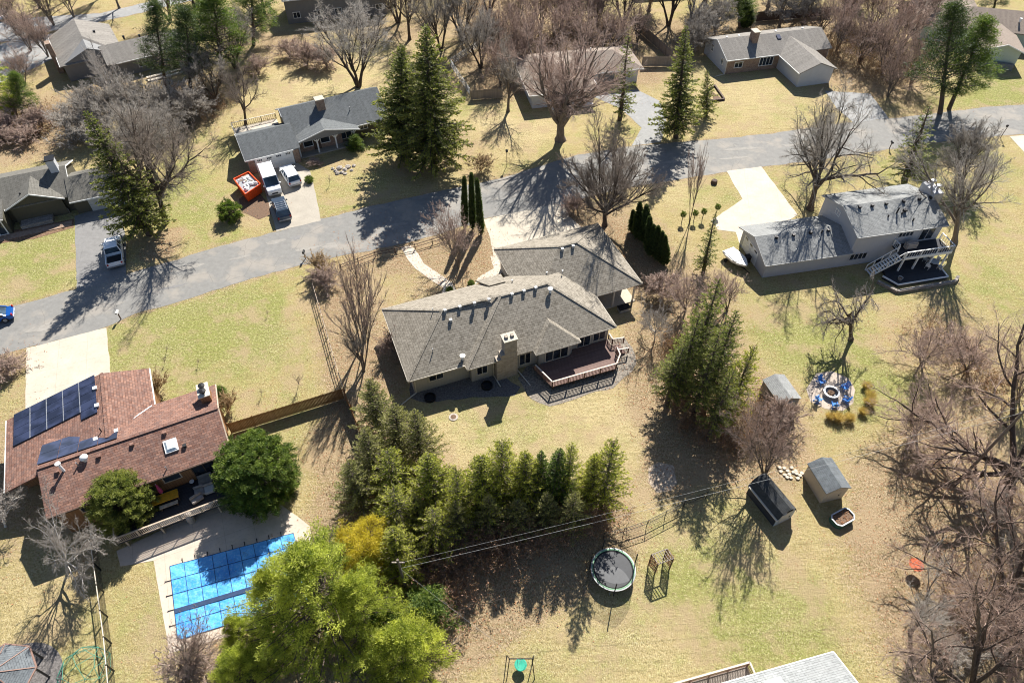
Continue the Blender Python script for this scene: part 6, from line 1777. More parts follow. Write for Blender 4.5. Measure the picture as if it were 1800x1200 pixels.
def puff_tree(seed, H=12, R=3.5, nb=90, tufts=11, tuft_r=.42, blade_n=16, bl=.3, bw=.05, base=.2, shape='pine', upb=.35, trunk_r=.2, stems=1):
    """pines, cedars and junipers: limbs that carry separate tufts of needles"""
    rng = np.random.default_rng(seed)
    K = 7; tz = np.linspace(0, 1, K + 1)
    P0 = np.zeros((stems, K + 1, 3)); P0[:, :, 2] = tz * H * .95
    for s in range(stems):
        if stems > 1: P0[s, :, 0] += cos(s * 6.28 / stems) * R * .35 * tz; P0[s, :, 1] += sin(s * 6.28 / stems) * R * .35 * tz; P0[s, :, 2] *= rng.uniform(.8, 1.0)
    P0[:, :, :2] += rng.normal(0, .08, (stems, K + 1, 2)) * tz[None, :, None]
    R0 = np.tile((trunk_r * (1 - tz * .85))[None], (stems, 1))
    trunk = tubes(P0, R0, 7)
    z = base + (1 - base) * (np.arange(nb) + rng.random(nb)) / nb
    if shape == 'pine': prof = np.clip(1 - z, 0, 1) ** .7 * np.clip((z - base) / .15 + .5, 0, 1)
    elif shape == 'cone': prof = np.clip(1 - z, 0, 1) ** .8
    elif shape == 'column': prof = np.clip(1 - z, 0, 1) ** .35 * .9
    elif shape == 'egg': prof = np.sqrt(np.clip(1 - ((z - .45) / .56) ** 2, 0.02, 1))
    else: prof = np.sqrt(np.clip(1 - ((z - .5) / .55) ** 2, 0.02, 1))
    az = np.arange(nb) * 2.4 + rng.normal(0, .5, nb)
    L = R * prof * (rng.uniform(.72, 1.12, nb) if shape != 'egg' else rng.uniform(.86, 1.0, nb)) + .1
    st = rng.integers(0, stems, nb)
    zi = np.clip((z / .95 * K).astype(int), 0, K)
    start = P0[st, zi].copy(); start[:, 2] = np.maximum(z * H - L * upb * .6, .1)
    d = np.stack([np.cos(az), np.sin(az), upb + .5 * (z - .4)], 1)
    P1, R1 = grow(rng, start, d, L / max(.5, sqrt_(1 + upb * upb)), trunk_r * .35 * (1 - z * .7) + .012, 4, .12, .05, .3)
    br = tubes(P1, R1, 3)
    lo = .35 if shape in ('pine',) else .45
    idx = np.repeat(np.arange(nb), tufts)
    t = lo + (1 - lo) * rng.random(len(idx)) ** .7
    f = t * 4; i = np.minimum(f.astype(int), 3); fr = (f - i)[:, None]
    C = P1[idx, i] * (1 - fr) + P1[idx, i + 1] * fr + rng.normal(0, tuft_r * .55, (len(idx), 3)) * np.array([1, 1, .6])
    C[:, 2] = np.maximum(C[:, 2], .15)
    out = norm(C - np.array([0, 0, H * .3]))
    tj = np.repeat(np.arange(len(idx)), blade_n)
    up = np.array([0, 0, 1.])
    D = rng.normal(0, .75, (len(tj), 3)) + out[tj] * .7 + up * .55
    rr = tuft_r * rng.random(len(tj)) ** .5
    CC = C[tj] + norm(rng.normal(0, 1, (len(tj), 3))) * rr[:, None] * np.array([1, 1, .55])
    V, Q = blades(CC, D, bl * rng.uniform(.6, 1.25, len(tj)), bw * rng.uniform(.7, 1.3, len(tj)), rng)
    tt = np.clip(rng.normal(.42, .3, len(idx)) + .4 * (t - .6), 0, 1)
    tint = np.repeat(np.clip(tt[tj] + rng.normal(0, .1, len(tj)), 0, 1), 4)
    return (np.concatenate([trunk[0], br[0]]), np.concatenate([trunk[1], br[1] + len(trunk[0])])), (V, Q, tint)
def sqrt_(x): return x ** .5

PROTO = {}
def reg_bare(key, H, bm, tm, **kw):
    (a, b), (c, d) = bare_tree(H=H, **kw)
    top = max(a[:, 2].max(), c[:, 2].max()); rad = np.percentile(np.hypot(c[:, 0], c[:, 1]), 96)
    PROTO[key] = (fast_mesh('trunk', a, b, M[bm], smooth=True), fast_mesh('crown', c, d, M[tm]), top, rad)
def reg_ever(key, gen, bm, fm, **kw):
    (a, b), (c, d, tint) = gen(**kw)
    top = c[:, 2].max(); rad = np.percentile(np.hypot(c[:, 0], c[:, 1]), 97)
    PROTO[key] = (fast_mesh('trunk', a, b, M[bm], smooth=True), fast_mesh('foliage', c, d, M[fm], tint), top, rad)
reg_bare('vase', 18, 'bark_grey', 'twig_pink', seed=1, trunk_h=.17, limbs=13, limb_ang=.42, limb_len=.72, r0=.48, up=.09, wob=.07, lev=(7, 6, 6, 5), angs=(.42, .5, .6, .7))
reg_bare('oak', 17, 'bark_dark', 'twig_grey', seed=2, trunk_h=.24, limbs=9, limb_ang=.9, limb_len=.6, r0=.4, up=.03, wob=.15, lev=(8, 7, 7, 6))
reg_bare('oak2', 17, 'bark_dark', 'twig_dark', seed=12, trunk_h=.28, limbs=8, limb_ang=.75, limb_len=.6, r0=.38, up=.06, wob=.15, lev=(8, 7, 6, 6))
reg_bare('giant', 20, 'bark_dark', 'twig_pink', seed=3, trunk_h=.16, limbs=8, limb_ang=.95, limb_len=.68, r0=.62, up=.035, wob=.16, lev=(8, 8, 6, 6), angs=(.75, .75, .75, .75))
reg_bare('round', 13, 'bark_dark', 'twig_dark', seed=4, trunk_h=.16, limbs=15, limb_ang=.85, limb_len=.58, r0=.26, up=.075, wob=.08, lev=(8, 7, 6, 6), angs=(.5, .6, .7, .8))
reg_bare('forked', 16, 'bark_dark', 'twig_grey', seed=5, stems=3, limbs=6, limb_ang=.4, limb_len=.6, r0=.22, up=.07, wob=.1, lev=(7, 6, 6, 5), angs=(.5, .55, .65, .75))
reg_bare('ash', 15, 'bark_grey', 'twig_grey', seed=6, trunk_h=.3, limbs=8, limb_ang=.5, limb_len=.55, r0=.3, up=.08, wob=.09, lev=(7, 6, 6, 5), angs=(.5, .6, .7, .8))
reg_bare('pinkbush', 9, 'bark_grey', 'twig_pink', seed=7, stems=5, limbs=6, limb_ang=.6, limb_len=.5, r0=.09, up=.05, wob=.12, lev=(5, 5, 4, 4), twig_r=.0095)
reg_bare('greybush', 8, 'bark_grey', 'twig_grey', seed=8, stems=5, limbs=6, limb_ang=.7, limb_len=.5, r0=.1, up=.04, wob=.14, lev=(6, 6, 5, 5), twig_r=.0095)
reg_bare('slender', 10, 'bark_grey', 'twig_pink', seed=9, stems=3, limbs=7, limb_ang=.3, limb_len=.42, r0=.09, up=.1, wob=.06, lev=(4, 4, 4, 3), twig_r=.011, angs=(.4, .45, .5, .6))
reg_bare('crab', 6.5, 'bark_dark', 'twig_pale', seed=10, trunk_h=.3, limbs=7, limb_ang=.95, limb_len=.62, r0=.2, up=.03, wob=.28, lev=(6, 6, 5, 4), twig_r=.0095, angs=(.8, .8, .9, 1.0))
reg_bare('birch', 14, 'bark_pale', 'twig_pale', seed=11, stems=2, limbs=8, limb_ang=.5, limb_len=.4, r0=.16, up=.05, wob=.08, lev=(5, 5, 4, 4), angs=(.5, .6, .7, .8))
reg_bare('palebush', 7.5, 'bark_pale', 'twig_pale', seed=13, trunk_h=.2, limbs=9, limb_ang=.8, limb_len=.6, r0=.13, up=.02, wob=.16, lev=(7, 6, 5, 4), twig_r=.009)
reg_bare('sapling', 4, 'bark_grey', 'twig_pink', seed=14, trunk_h=.3, limbs=6, limb_ang=.4, limb_len=.5, r0=.035, up=.08, wob=.1, lev=(4, 3, 2, 2), twig_r=.006)
reg_bare('shrub', 2.4, 'twig_tan', 'twig_tan', seed=15, stems=7, limbs=5, limb_ang=.5, limb_len=.5, r0=.03, up=.05, wob=.14, lev=(4, 4, 3, 3), twig_r=.009)
reg_bare('brush', 3.0, 'twig_dark', 'twig_pink', seed=16, stems=8, limbs=6, limb_ang=.7, limb_len=.55, r0=.035, up=.02, wob=.16, lev=(5, 4, 4, 3), twig_r=.009)
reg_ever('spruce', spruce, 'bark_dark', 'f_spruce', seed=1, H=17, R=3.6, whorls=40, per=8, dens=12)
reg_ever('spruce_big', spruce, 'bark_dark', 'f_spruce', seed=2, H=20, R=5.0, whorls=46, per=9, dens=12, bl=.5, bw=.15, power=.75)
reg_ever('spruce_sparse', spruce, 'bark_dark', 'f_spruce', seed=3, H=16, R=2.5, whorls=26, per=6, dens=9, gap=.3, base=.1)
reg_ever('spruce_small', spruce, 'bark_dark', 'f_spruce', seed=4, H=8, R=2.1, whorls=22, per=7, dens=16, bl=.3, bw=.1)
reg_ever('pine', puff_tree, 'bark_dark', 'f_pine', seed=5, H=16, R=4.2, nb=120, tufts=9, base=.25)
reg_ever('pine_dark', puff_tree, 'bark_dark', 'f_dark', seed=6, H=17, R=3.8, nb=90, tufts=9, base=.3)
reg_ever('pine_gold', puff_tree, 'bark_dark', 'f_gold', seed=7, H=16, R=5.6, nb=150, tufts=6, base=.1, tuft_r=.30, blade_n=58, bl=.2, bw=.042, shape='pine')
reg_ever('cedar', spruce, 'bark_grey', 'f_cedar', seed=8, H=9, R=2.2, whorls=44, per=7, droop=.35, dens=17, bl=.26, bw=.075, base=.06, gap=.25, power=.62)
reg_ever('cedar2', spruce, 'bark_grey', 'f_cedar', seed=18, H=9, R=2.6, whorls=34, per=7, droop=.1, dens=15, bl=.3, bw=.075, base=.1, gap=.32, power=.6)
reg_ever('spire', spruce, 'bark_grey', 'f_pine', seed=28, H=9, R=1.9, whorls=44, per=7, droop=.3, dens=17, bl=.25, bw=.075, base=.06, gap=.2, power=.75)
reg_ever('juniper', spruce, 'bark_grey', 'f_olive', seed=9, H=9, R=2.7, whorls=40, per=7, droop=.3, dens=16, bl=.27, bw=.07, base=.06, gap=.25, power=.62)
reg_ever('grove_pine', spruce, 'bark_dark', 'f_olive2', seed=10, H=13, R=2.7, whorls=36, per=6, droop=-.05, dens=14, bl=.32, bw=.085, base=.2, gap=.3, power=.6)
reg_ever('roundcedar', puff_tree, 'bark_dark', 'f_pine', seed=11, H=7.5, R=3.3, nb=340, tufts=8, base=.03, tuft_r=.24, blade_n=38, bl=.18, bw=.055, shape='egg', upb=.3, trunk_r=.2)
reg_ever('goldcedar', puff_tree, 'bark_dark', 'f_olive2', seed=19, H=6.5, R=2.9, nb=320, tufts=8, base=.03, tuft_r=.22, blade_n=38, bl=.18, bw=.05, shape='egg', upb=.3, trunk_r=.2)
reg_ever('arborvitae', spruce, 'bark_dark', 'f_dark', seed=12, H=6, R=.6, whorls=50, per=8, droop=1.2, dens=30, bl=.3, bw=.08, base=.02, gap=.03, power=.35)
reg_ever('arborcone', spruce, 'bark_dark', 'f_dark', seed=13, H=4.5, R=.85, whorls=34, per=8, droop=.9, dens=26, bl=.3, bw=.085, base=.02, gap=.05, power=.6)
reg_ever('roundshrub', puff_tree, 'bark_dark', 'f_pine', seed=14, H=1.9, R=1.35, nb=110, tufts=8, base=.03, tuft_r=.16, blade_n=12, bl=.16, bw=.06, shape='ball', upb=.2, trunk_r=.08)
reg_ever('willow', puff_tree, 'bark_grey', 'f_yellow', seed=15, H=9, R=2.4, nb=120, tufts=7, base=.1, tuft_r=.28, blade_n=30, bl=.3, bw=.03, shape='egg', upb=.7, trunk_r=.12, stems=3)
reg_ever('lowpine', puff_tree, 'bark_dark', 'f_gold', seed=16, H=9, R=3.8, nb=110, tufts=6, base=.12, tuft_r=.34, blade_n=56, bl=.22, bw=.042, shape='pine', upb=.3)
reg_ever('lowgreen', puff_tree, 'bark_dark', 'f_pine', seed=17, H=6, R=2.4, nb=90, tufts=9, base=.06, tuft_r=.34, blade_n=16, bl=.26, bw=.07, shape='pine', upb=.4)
def grass_clump():
    rng = np.random.default_rng(5); n = 900
    az = rng.random(n) * 6.28; rr = rng.random(n) * .12
    C = np.stack([np.cos(az) * rr, np.sin(az) * rr, np.zeros(n)], 1); D = np.stack([np.cos(az) * .5, np.sin(az) * .5, np.ones(n)], 1) + rng.normal(0, .22, (n, 3))
    V, Q = blades(C, D, rng.uniform(.5, .95, n), np.full(n, .022), rng)
    PROTO['grass'] = fast_mesh('straw', V, Q, M['f_grass'], np.repeat(rng.random(n), 4))
grass_clump()

TR = random.Random(11)
def tree(key, name, label, base=None, top=None, h=None, r=None, group=None, cat='tree', rot=None, lean=None):
    """base = photo pixel of the foot, top = photo row of the tip (height follows), or top pixel + height h; r = crown radius in metres"""
    tm, cm, H0, R0 = PROTO[key]
    if base is not None:
        b = at(*base)
        hh = h if h else height_for(b, top if not isinstance(top, tuple) else top[1])
    else:
        p = at(*top, h); b = Vector((p.x, p.y, 0)); hh = h
    hh = min(hh, 26)
    sz = hh / H0; sr = (r / R0) if r else sz
    t = thing(name, label, cat, (b.x, b.y, 0), TR.uniform(0, 6.28) if rot is None else rot, group)
    t.scale = (sr, sr, sz)
    if isinstance(top, tuple) and base is not None:      # tree leans so that its tip stands where the photo shows it
        p = at(top[0], top[1], hh); v = Vector((p.x - b.x, p.y - b.y))
        if v.length > hh * .35: v = v.normalized() * hh * .35
        ax = Vector((-v.y, v.x, 0)); 
        if ax.length > .01:
            q = Matrix.Rotation(atan2(v.length, hh), 4, ax.normalized()) @ Matrix.Rotation(t.rotation_euler[2], 4, 'Z')
            t.rotation_euler = q.to_euler()
    for nm, me in (('trunk', tm), ('crown', cm)):
        o = bpy.data.objects.new(nm, me); COL.objects.link(o); o.parent = t
    return t

# ------------------------------------------------------------------ trees: where they stand
T = tree
# spruces and pines
T('spruce', 'spruce_tree', 'tall dark spruce leaning over the white pickup, left', (264, 412), (150, 195), r=4.0)
T('spruce_big', 'spruce_tree', 'biggest spruce, broad and yellow green, towering between the porch house and the road', (762, 292), (748, 42), r=5.6)
T('spruce_big', 'spruce_tree', 'left hand twin of the giant spruce, touching the porch house roof', (708, 280), (705, 75), r=4.8)
T('spruce_sparse', 'spruce_tree', 'thin see-through spruce right of the vase shaped maple', (1090, 212), (1106, 46), r=2.3)
T('spruce', 'spruce_tree', 'bright conical spruce at the foot of the light grey driveway', (1188, 242), (1206, 44), r=3.6)
T('spruce_small', 'spruce_tree', 'small dark spruce just right of the bright conical spruce', (1242, 205), (1243, 122), r=1.9)
T('spruce_sparse', 'spruce_tree', 'olive spruce at the roadside above the pale two storey house', (1588, 318), (1636, 182), r=2.8)
T('pine_dark', 'pine_tree', 'dark spreading pine, left one of the pair beside the mint house', (1652, 200), (1672, -15), r=4.6)
T('pine', 'pine_tree', 'green leaning pine, right one of the pair beside the mint house', (1668, 192), (1738, 25), r=4.4)
T('pine_dark', 'pine_tree', 'dark tall pine, leftmost of the pines behind the upper left house', (292, 162), (268, -10), r=3.6)
T('pine_dark', 'pine_tree', 'dark tall pine over bare orange ground, second from the left of the upper left pines', (336, 170), (325, 0), r=3.8)
T('pine', 'pine_tree', 'bright green pine in the middle of the upper left pines', (392, 140), (372, -30), r=5.0)
T('pine', 'pine_tree', 'bright green pine, rightmost of the upper left pines', (446, 80), (440, -60), r=4.4)
T('pine', 'pine_tree', 'green pine behind the gap of the upper left pines', (345, 90), (335, -60), r=4.4)
T('pine_gold', 'pine_tree', 'yellow green pine at the left edge above the brush', (-8, 205), (4, 70), r=4.4)
T('pine', 'pine_tree', 'thin light green pine at the left edge, right of the yellow green one', (40, 205), (28, 120), r=2.4)
T('pine_dark', 'pine_tree', 'dark pine in the top left corner by the back driveway', (-30, 130), (0, 40), r=3.0)
T('pine', 'pine_tree', 'green pine at the top edge above the brick house', (1300, 50), (1296, -30), r=3.4)
T('arborvitae', 'columnar_cedar', 'dark narrow column behind the brick house at the top edge', (1312, 48), (1312, -10), r=1.4)
T('pine_dark', 'pine_tree', 'dark pine at the top edge right of the mint house', (1745, 28), (1740, -50), r=3.0)
T('lowgreen', 'pine_tree', 'small green tree by the deck wall of the porch house', (625, 262), (623, 236), r=1.4)
T('pine_dark', 'pine_tree', 'dark pine behind the red twig thicket, top centre', (1015, 40), (1015, -40), r=3.0)
# narrow columns in front of the beige house
for (b, t, w) in [((817, 402), (816, 308), 'left'), ((831, 404), (828, 302), 'middle'), ((846, 412), (838, 312), 'right')]:
    T('arborvitae', 'columnar_cedar', 'pencil thin dark arborvitae, %s one of three by the road before the beige house' % w, b, t, r=.5, group='three columnar cedars by the road')
LAB = ['leftmost small cone', 'tall cone at the back left', 'tallest cone', 'cone behind the tallest', 'cone in the middle front', 'pointed cone right of the middle', 'squat cone on the right', 'cone at the right front', 'rightmost cone']
for i, (bx, by, tx, ty, r_) in enumerate([(1112, 408, 1113, 368, .7), (1122, 420, 1125, 354, 1.0), (1136, 430, 1136, 358, 1.0), (1128, 410, 1130, 376, .9), (1143, 446, 1142, 378, .9), (1150, 452, 1149, 393, .9), (1158, 456, 1157, 395, .9), (1162, 462, 1165, 405, .8), (1169, 466, 1170, 412, .7)]):
    T('arborcone', 'cone_cedar', 'dark green arborvitae between the two driveways, %s of its clump' % LAB[i], (bx, by), (tx, ty), r=r_ * .85, group='clump of cone shaped arborvitae')
# round cedars by the pool house
T('goldcedar', 'round_cedar', 'yellow green round cedar in front of the pool house, beside the yellow table', top=(188, 850), h=6.0, r=2.7)
T('roundcedar', 'round_cedar', 'dark green round cedar at the corner of the pool house, right of the deck', top=(428, 790), h=7.0, r=3.6)
T('roundshrub', 'round_shrub', 'clipped round green shrub on the lawn below the orange dumpster', (403, 384), (403, 356), r=1.75, cat='shrub')
# cedar grove at the end of the board fence
for (tx, ty, h, r_, kk, lab) in [(648, 668, 8.5, 2.4, 'juniper', 'olive cedar at the end of the board fence, uppermost of the grove'), (690, 712, 8.0, 2.4, 'juniper', 'olive cedar second from the top of the grove, beside the beige house shadow'),
    (728, 722, 8.5, 2.3, 'juniper', 'olive cedar on the house side of the grove with a blue green spire'), (640, 755, 8.5, 2.4, 'juniper', 'dark olive cedar on the fence side of the grove'),
    (612, 812, 8.0, 2.3, 'juniper', 'dark olive cedar lowest on the fence side of the grove'), (680, 790, 8.5, 2.6, 'cedar2', 'olive green cedar in the heart of the grove'),
    (690, 856, 8.5, 2.6, 'cedar2', 'yellow green cedar below the heart of the grove')]:
    T(kk, 'cedar_tree', lab, top=(tx, ty), h=h, r=r_, group='cedar grove by the board fence')
ordn = ['first', 'second', 'third', 'fourth', 'fifth', 'sixth', 'seventh', 'eighth', 'ninth', 'tenth', 'eleventh']
for i, (tx, ty, h, r_, kk) in enumerate([(752, 792, 9.6, 2.2, 'cedar'), (800, 808, 9.8, 2.3, 'cedar2'), (846, 792, 10.2, 2.2, 'cedar'), (882, 782, 10.6, 2.3, 'cedar2'), (924, 806, 9.8, 2.0, 'cedar'), (952, 800, 9.6, 1.9, 'spire'), (984, 780, 10.4, 2.0, 'spire'), (1006, 784, 10.2, 1.9, 'cedar2'), (1048, 806, 9.2, 1.9, 'cedar'), (1080, 757, 11.6, 2.5, 'cedar2')]):
    T(kk, 'cedar_tree', '%s cedar from the left in the yellow green row along the back lawn' % ordn[i].capitalize(), top=(tx, ty + TR.uniform(-10, 14)), h=h * TR.uniform(.9, 1.05), r=r_ * TR.uniform(.8, 1.25), group='cedar row along the back lawn')
T('cedar2', 'cedar_tree', 'shaded cedar in front of the row, under the overhead wires, left of its middle', top=(760, 895), h=7.5, r=2.4, group='cedar row along the back lawn')
for i, (tx, ty) in enumerate([(726, 872), (800, 884), (858, 872), (910, 880), (962, 868), (1012, 866)]):
    T('juniper', 'cedar_tree', '%s from left of the shorter olive cedars below the main yellow green row' % ordn[i].capitalize(), top=(tx, ty), h=6.2 + .4 * (i % 3), r=1.7, group='shorter cedars below the row')
T('cedar', 'cedar_tree', 'grey green cedar left of the yellow tree and the utility pole', top=(690, 930), h=8.0, r=2.3)
T('willow', 'yellow_tree', 'golden yellow tree above the big pine at the bottom', top=(626, 930), h=8.0, r=2.2)
# bottom pines
T('pine_gold', 'pine_tree', 'huge yellow green pine filling the bottom, right of the pool cover', top=(520, 975), h=14.0, r=6.4)
T('pine_gold', 'pine_tree', 'second crown of the bottom pines, over the pool corner', top=(455, 1010), h=11.0, r=3.4)
T('pine_gold', 'pine_tree', 'crown of the bottom pines nearest the golden tree', top=(610, 1020), h=11.0, r=3.6)
T('lowpine', 'pine_tree', 'yellow green pine cut off by the bottom edge, right of the huge pine', top=(700, 1110), h=8.0, r=3.6)
T('lowpine', 'pine_tree', 'yellow green pine at the bottom edge beside the bare tree', top=(400, 1150), h=7.0, r=2.6)
T('lowpine', 'pine_tree', 'yellow green bushy pine leaning over the pool deck corner', top=(400, 1088), h=5.5, r=1.6)
T('lowgreen', 'pine_tree', 'deep green shrubby pine below the utility pole', top=(745, 1052), h=4.5, r=2.3)
T('lowgreen', 'pine_tree', 'deep green shrubby pine left of the utility pole foot', top=(670, 1078), h=5.0, r=2.2)
# grove right of the beige house
for (tx, ty, h, r_, kk, lab) in [(1264, 492, 14.5, 2.5, 'grove_pine', 'tallest dark conifer right of the beige house'), (1296, 546, 14.0, 2.3, 'grove_pine', 'dark conifer on the right of the grove beside the beige house'), (1230, 552, 12.5, 2.1, 'grove_pine', 'dark conifer on the left of the grove beside the beige house'),
    (1266, 585, 12.5, 2.2, 'grove_pine', 'olive conifer in the middle of the grove beside the beige house'), (1328, 605, 11, 2.0, 'cedar2', 'yellow green conifer nearest the brush pile'), (1200, 610, 9, 2.2, 'grove_pine', 'shorter dark conifer on the lawn edge of the grove'), (1290, 650, 11, 1.9, 'grove_pine', 'lowest dark conifer of the grove beside the beige house')]:
    T(kk, 'conifer_tree', lab, top=(tx, ty), h=h, r=r_, group='conifer grove right of the beige house')
T('spruce_sparse', 'pine_tree', 'spindly young pine between the beige and the pale houses', (1236, 478), (1258, 372), r=1.5)
for i, (px, py) in enumerate([(1198, 391), (1219, 389), (1234, 386), (1258, 378)]):
    b = at(px, py); t = thing('pompom_shrub', '%s pompom topped little tree by the pale forked driveway' % ['Leftmost', 'Second', 'Third', 'Highest, rightmost'][i], 'shrub', b, 0, 'row of pompom shrubs')
    MB().tube([(0, 0, 0), (.03, 0, 1.3)], .05, 6).build('stem', M['bark_dark'], t)
    o = bpy.data.objects.new('ball', PROTO['roundshrub'][1]); COL.objects.link(o); o.parent = t; o.location = (0, 0, 1.0); o.scale = (.3, .3, .34)

# bare trees
T('vase', 'maple_tree', 'big vase shaped bare maple before the tan house', (985, 246), (1002, 0), r=9.6)
T('oak', 'bare_tree', 'large bare spreading tree before the pale two storey house', (1424, 368), (1450, 130), r=9.6)
T('ash', 'bare_tree', 'bare tree with warm brown trunk behind the patio of the two storey house', (1677, 426), (1722, 190), r=7.0)
T('round', 'bare_tree', 'dense round bare tree at the corner of the beige house garage', (1063, 396), (1058, 196), r=6.6)
T('crab', 'crabapple_tree', 'small twisted crab apple with pale lit twigs below the staircase deck', (1496, 597), (1487, 478), r=4.3)
T('giant', 'bare_tree', 'huge gnarled bare tree at the right edge above the planter', (1770, 855), (1790, 560), r=11)
T('pinkbush', 'bare_tree', 'bare tree standing at the back of the dark barn shed', (1343, 838), (1366, 690), r=4.0)
T('oak2', 'bare_tree', 'large bare tree behind the spruce over the white pickup', (291, 392), (230, 170), r=7.5)
T('forked', 'bare_tree', 'many stemmed bare tree behind the porch house roof', (630, 152), (605, -10), r=7.2)
T('slender', 'bare_tree', 'slim pinkish bare tree inside the black rail fence, upper one', (640, 600), (630, 430), r=2.8)
T('slender', 'bare_tree', 'slim pinkish bare tree inside the black rail fence, lower one', (640, 645), (622, 500), r=2.8)
T('ash', 'bare_tree', 'dark stemmed bare tree by the black rail fence above the cedar grove', (640, 652), (618, 560), r=2.6)
T('pinkbush', 'bare_tree', 'spreading bare ornamental tree beside the three pencil thin arborvitae', (806, 470), (790, 345), r=3.6)
T('slender', 'bare_tree', 'narrow upswept bare tree before the pompom shrubs', (1212, 392), (1236, 250), r=1.6)
T('ash', 'bare_tree', 'grey bare tree left of the vase shaped maple', (893, 196), (895, 60), r=4.8)
T('oak2', 'bare_tree', 'dark crooked bare tree beside the deck of the porch house', (432, 218), (425, 110), r=4.4)
T('forked', 'bare_tree', 'left bare tree of the pair on the lawn above the olive house', (245, 300), (215, 175), r=5.0)
T('forked', 'bare_tree', 'right bare tree of the pair on the lawn above the olive house', (268, 300), (300, 165), r=5.0)
T('greybush', 'bare_tree', 'dense grey bush tree left of the leaning spruce top', (130, 245), (115, 185), r=4.6)
T('birch', 'birch_tree', 'white stemmed birch before the upper left house', (215, 195), (150, 70), r=4.6)
T('palebush', 'bare_tree', 'pale silvery tree in the house shadow, lower left', (120, 1004), (95, 890), r=3.8)
T('palebush', 'bare_tree', 'pale silvery brush against the pool house end wall, left edge', (10, 925), (25, 850), r=3.2)
T('giant', 'bare_tree', 'big bare tree with pinkish twigs at the lower right corner', (1762, 1075), (1760, 900), r=7.5)
T('giant', 'bare_tree', 'bare tree cut off by the bottom edge, lower right corner', (1700, 1225), (1660, 1010), r=6.5)
T('giant', 'bare_tree', 'bare tree cut off by the right edge below the gnarled giant', (1850, 1190), (1800, 1010), r=7.0)
T('pinkbush', 'bare_tree', 'small reddish bare tree above the gnarled giant at the right edge', (1790, 700), (1790, 585), r=4.0)
T('pinkbush', 'bare_tree', 'light reddish brush tree on the lawn below the stone edged patio', (1620, 640), (1610, 570), r=4.0)
T('pinkbush', 'bare_tree', 'light reddish brush tree right of the crab apple', (1700, 650), (1690, 575), r=4.2)
T('pinkbush', 'bare_tree', 'faint bare tree on the grass left of the gnarled giant', (1610, 760), (1600, 690), r=4.0)
T('greybush', 'bare_tree', 'grey bushy tree by the road above the warm brown trunk', (1690, 320), (1685, 200), r=4.2)
T('pinkbush', 'bare_tree', 'pinkish brush beside the conifer grove, behind the beige garage', (1205, 545), (1190, 470), r=3.4)
T('brush', 'brush_shrub', 'tangled dark brush by the corner porch of the beige house', (1165, 520), (1160, 480), r=2.8, cat='shrub')
T('pinkbush', 'bare_tree', 'pinkish bare tree between the conifer grove and the covered boat', (1278, 545), (1275, 460), r=3.4)
T('palebush', 'bare_tree', 'pale bare tree at the foot of the conifer grove by the boat', (1150, 600), (1165, 520), r=2.6)
T('brush', 'brush_shrub', 'dark brush pile tree beside the fire pit patio', (1372, 745), (1372, 700), r=2.4, cat='shrub')
T('pinkbush', 'bare_tree', 'small bare tree on the pool deck edge', (332, 1168), (330, 1085), r=2.4)
T('brush', 'brush_shrub', 'tangled brown brush along the bottom edge left of the huge pine', (330, 1190), (330, 1160), r=2.8, cat='shrub')
T('shrub', 'brush_shrub', 'brown roadside shrub at the corner of the black rail fence, upper one', (560, 480), (560, 445), r=2.0, cat='shrub')
T('brush', 'brush_shrub', 'dark roadside shrub at the corner of the black rail fence, lower one', (572, 500), (572, 468), r=2.4, cat='shrub')
T('brush', 'brush_shrub', 'leafless shrub at the side wall of the beige house', (690, 620), (690, 580), r=1.8, cat='shrub')
T('shrub', 'brush_shrub', 'tan bush between the pool house wing and the lawn', (277, 690), (275, 655), r=1.5, cat='shrub')
T('shrub', 'brush_shrub', 'tan bush at the pool house chimney end', (402, 722), (400, 690), r=1.4, cat='shrub')
T('lowgreen', 'green_shrub', 'little green shrub at the pool house chimney end', (385, 700), (385, 680), r=.9, cat='shrub')
T('brush', 'brush_shrub', 'brown brush at the road edge left of the pale driveway', (12, 655), (12, 625), r=2.4, cat='shrub')
T('shrub', 'brush_shrub', 'low brown shrubs on the lawn edge before the tan house', (845, 300), (845, 270), r=2.4, cat='shrub')
T('brush', 'brush_shrub', 'copper brown shrub under the dense round bare tree', (1008, 372), (1008, 340), r=2.2, cat='shrub')
T('roundshrub', 'green_shrub', 'small green shrub on the lawn by the tan driveway', (543, 320), (543, 310), r=.7, cat='shrub')
T('roundshrub', 'green_shrub', 'tiny green shrub by the front walk of the beige house', (790, 512), (790, 505), r=.5, cat='shrub')
T('roundshrub', 'green_shrub', 'tiny green shrub under the eave beside the entry of the beige house', (828, 500), (828, 494), r=.5, cat='shrub')
T('brush', 'brush_shrub', 'dark bushes in the shade before the white porch posts', (553, 290), (553, 278), r=1.3, cat='shrub')
for (px, py, ty, lab) in [(470, 556, 545, 'tiny sapling on the green lawn near the rail fence'), (292, 620, 606, 'tiny sapling on the green lawn above the pool house wing, uppermost'), (290, 640, 626, 'tiny sapling on the green lawn just above the pool house wing'), (347, 642, 628, 'tiny sapling in the middle of the green lawn'), (460, 695, 680, 'tiny sapling near the start of the board fence'), (524, 680, 650, 'bare sapling before the end of the board fence'), (525, 808, 785, 'bare sapling behind the board fence, right of the round cedar'), (1285, 640, 600, 'bare sapling at the edge of the conifer grove lawn'), (580, 325, 306, 'bare sapling on the lawn before the porch house')]:
    T('sapling', 'sapling', lab, (px, py), (px, ty), cat='sapling')
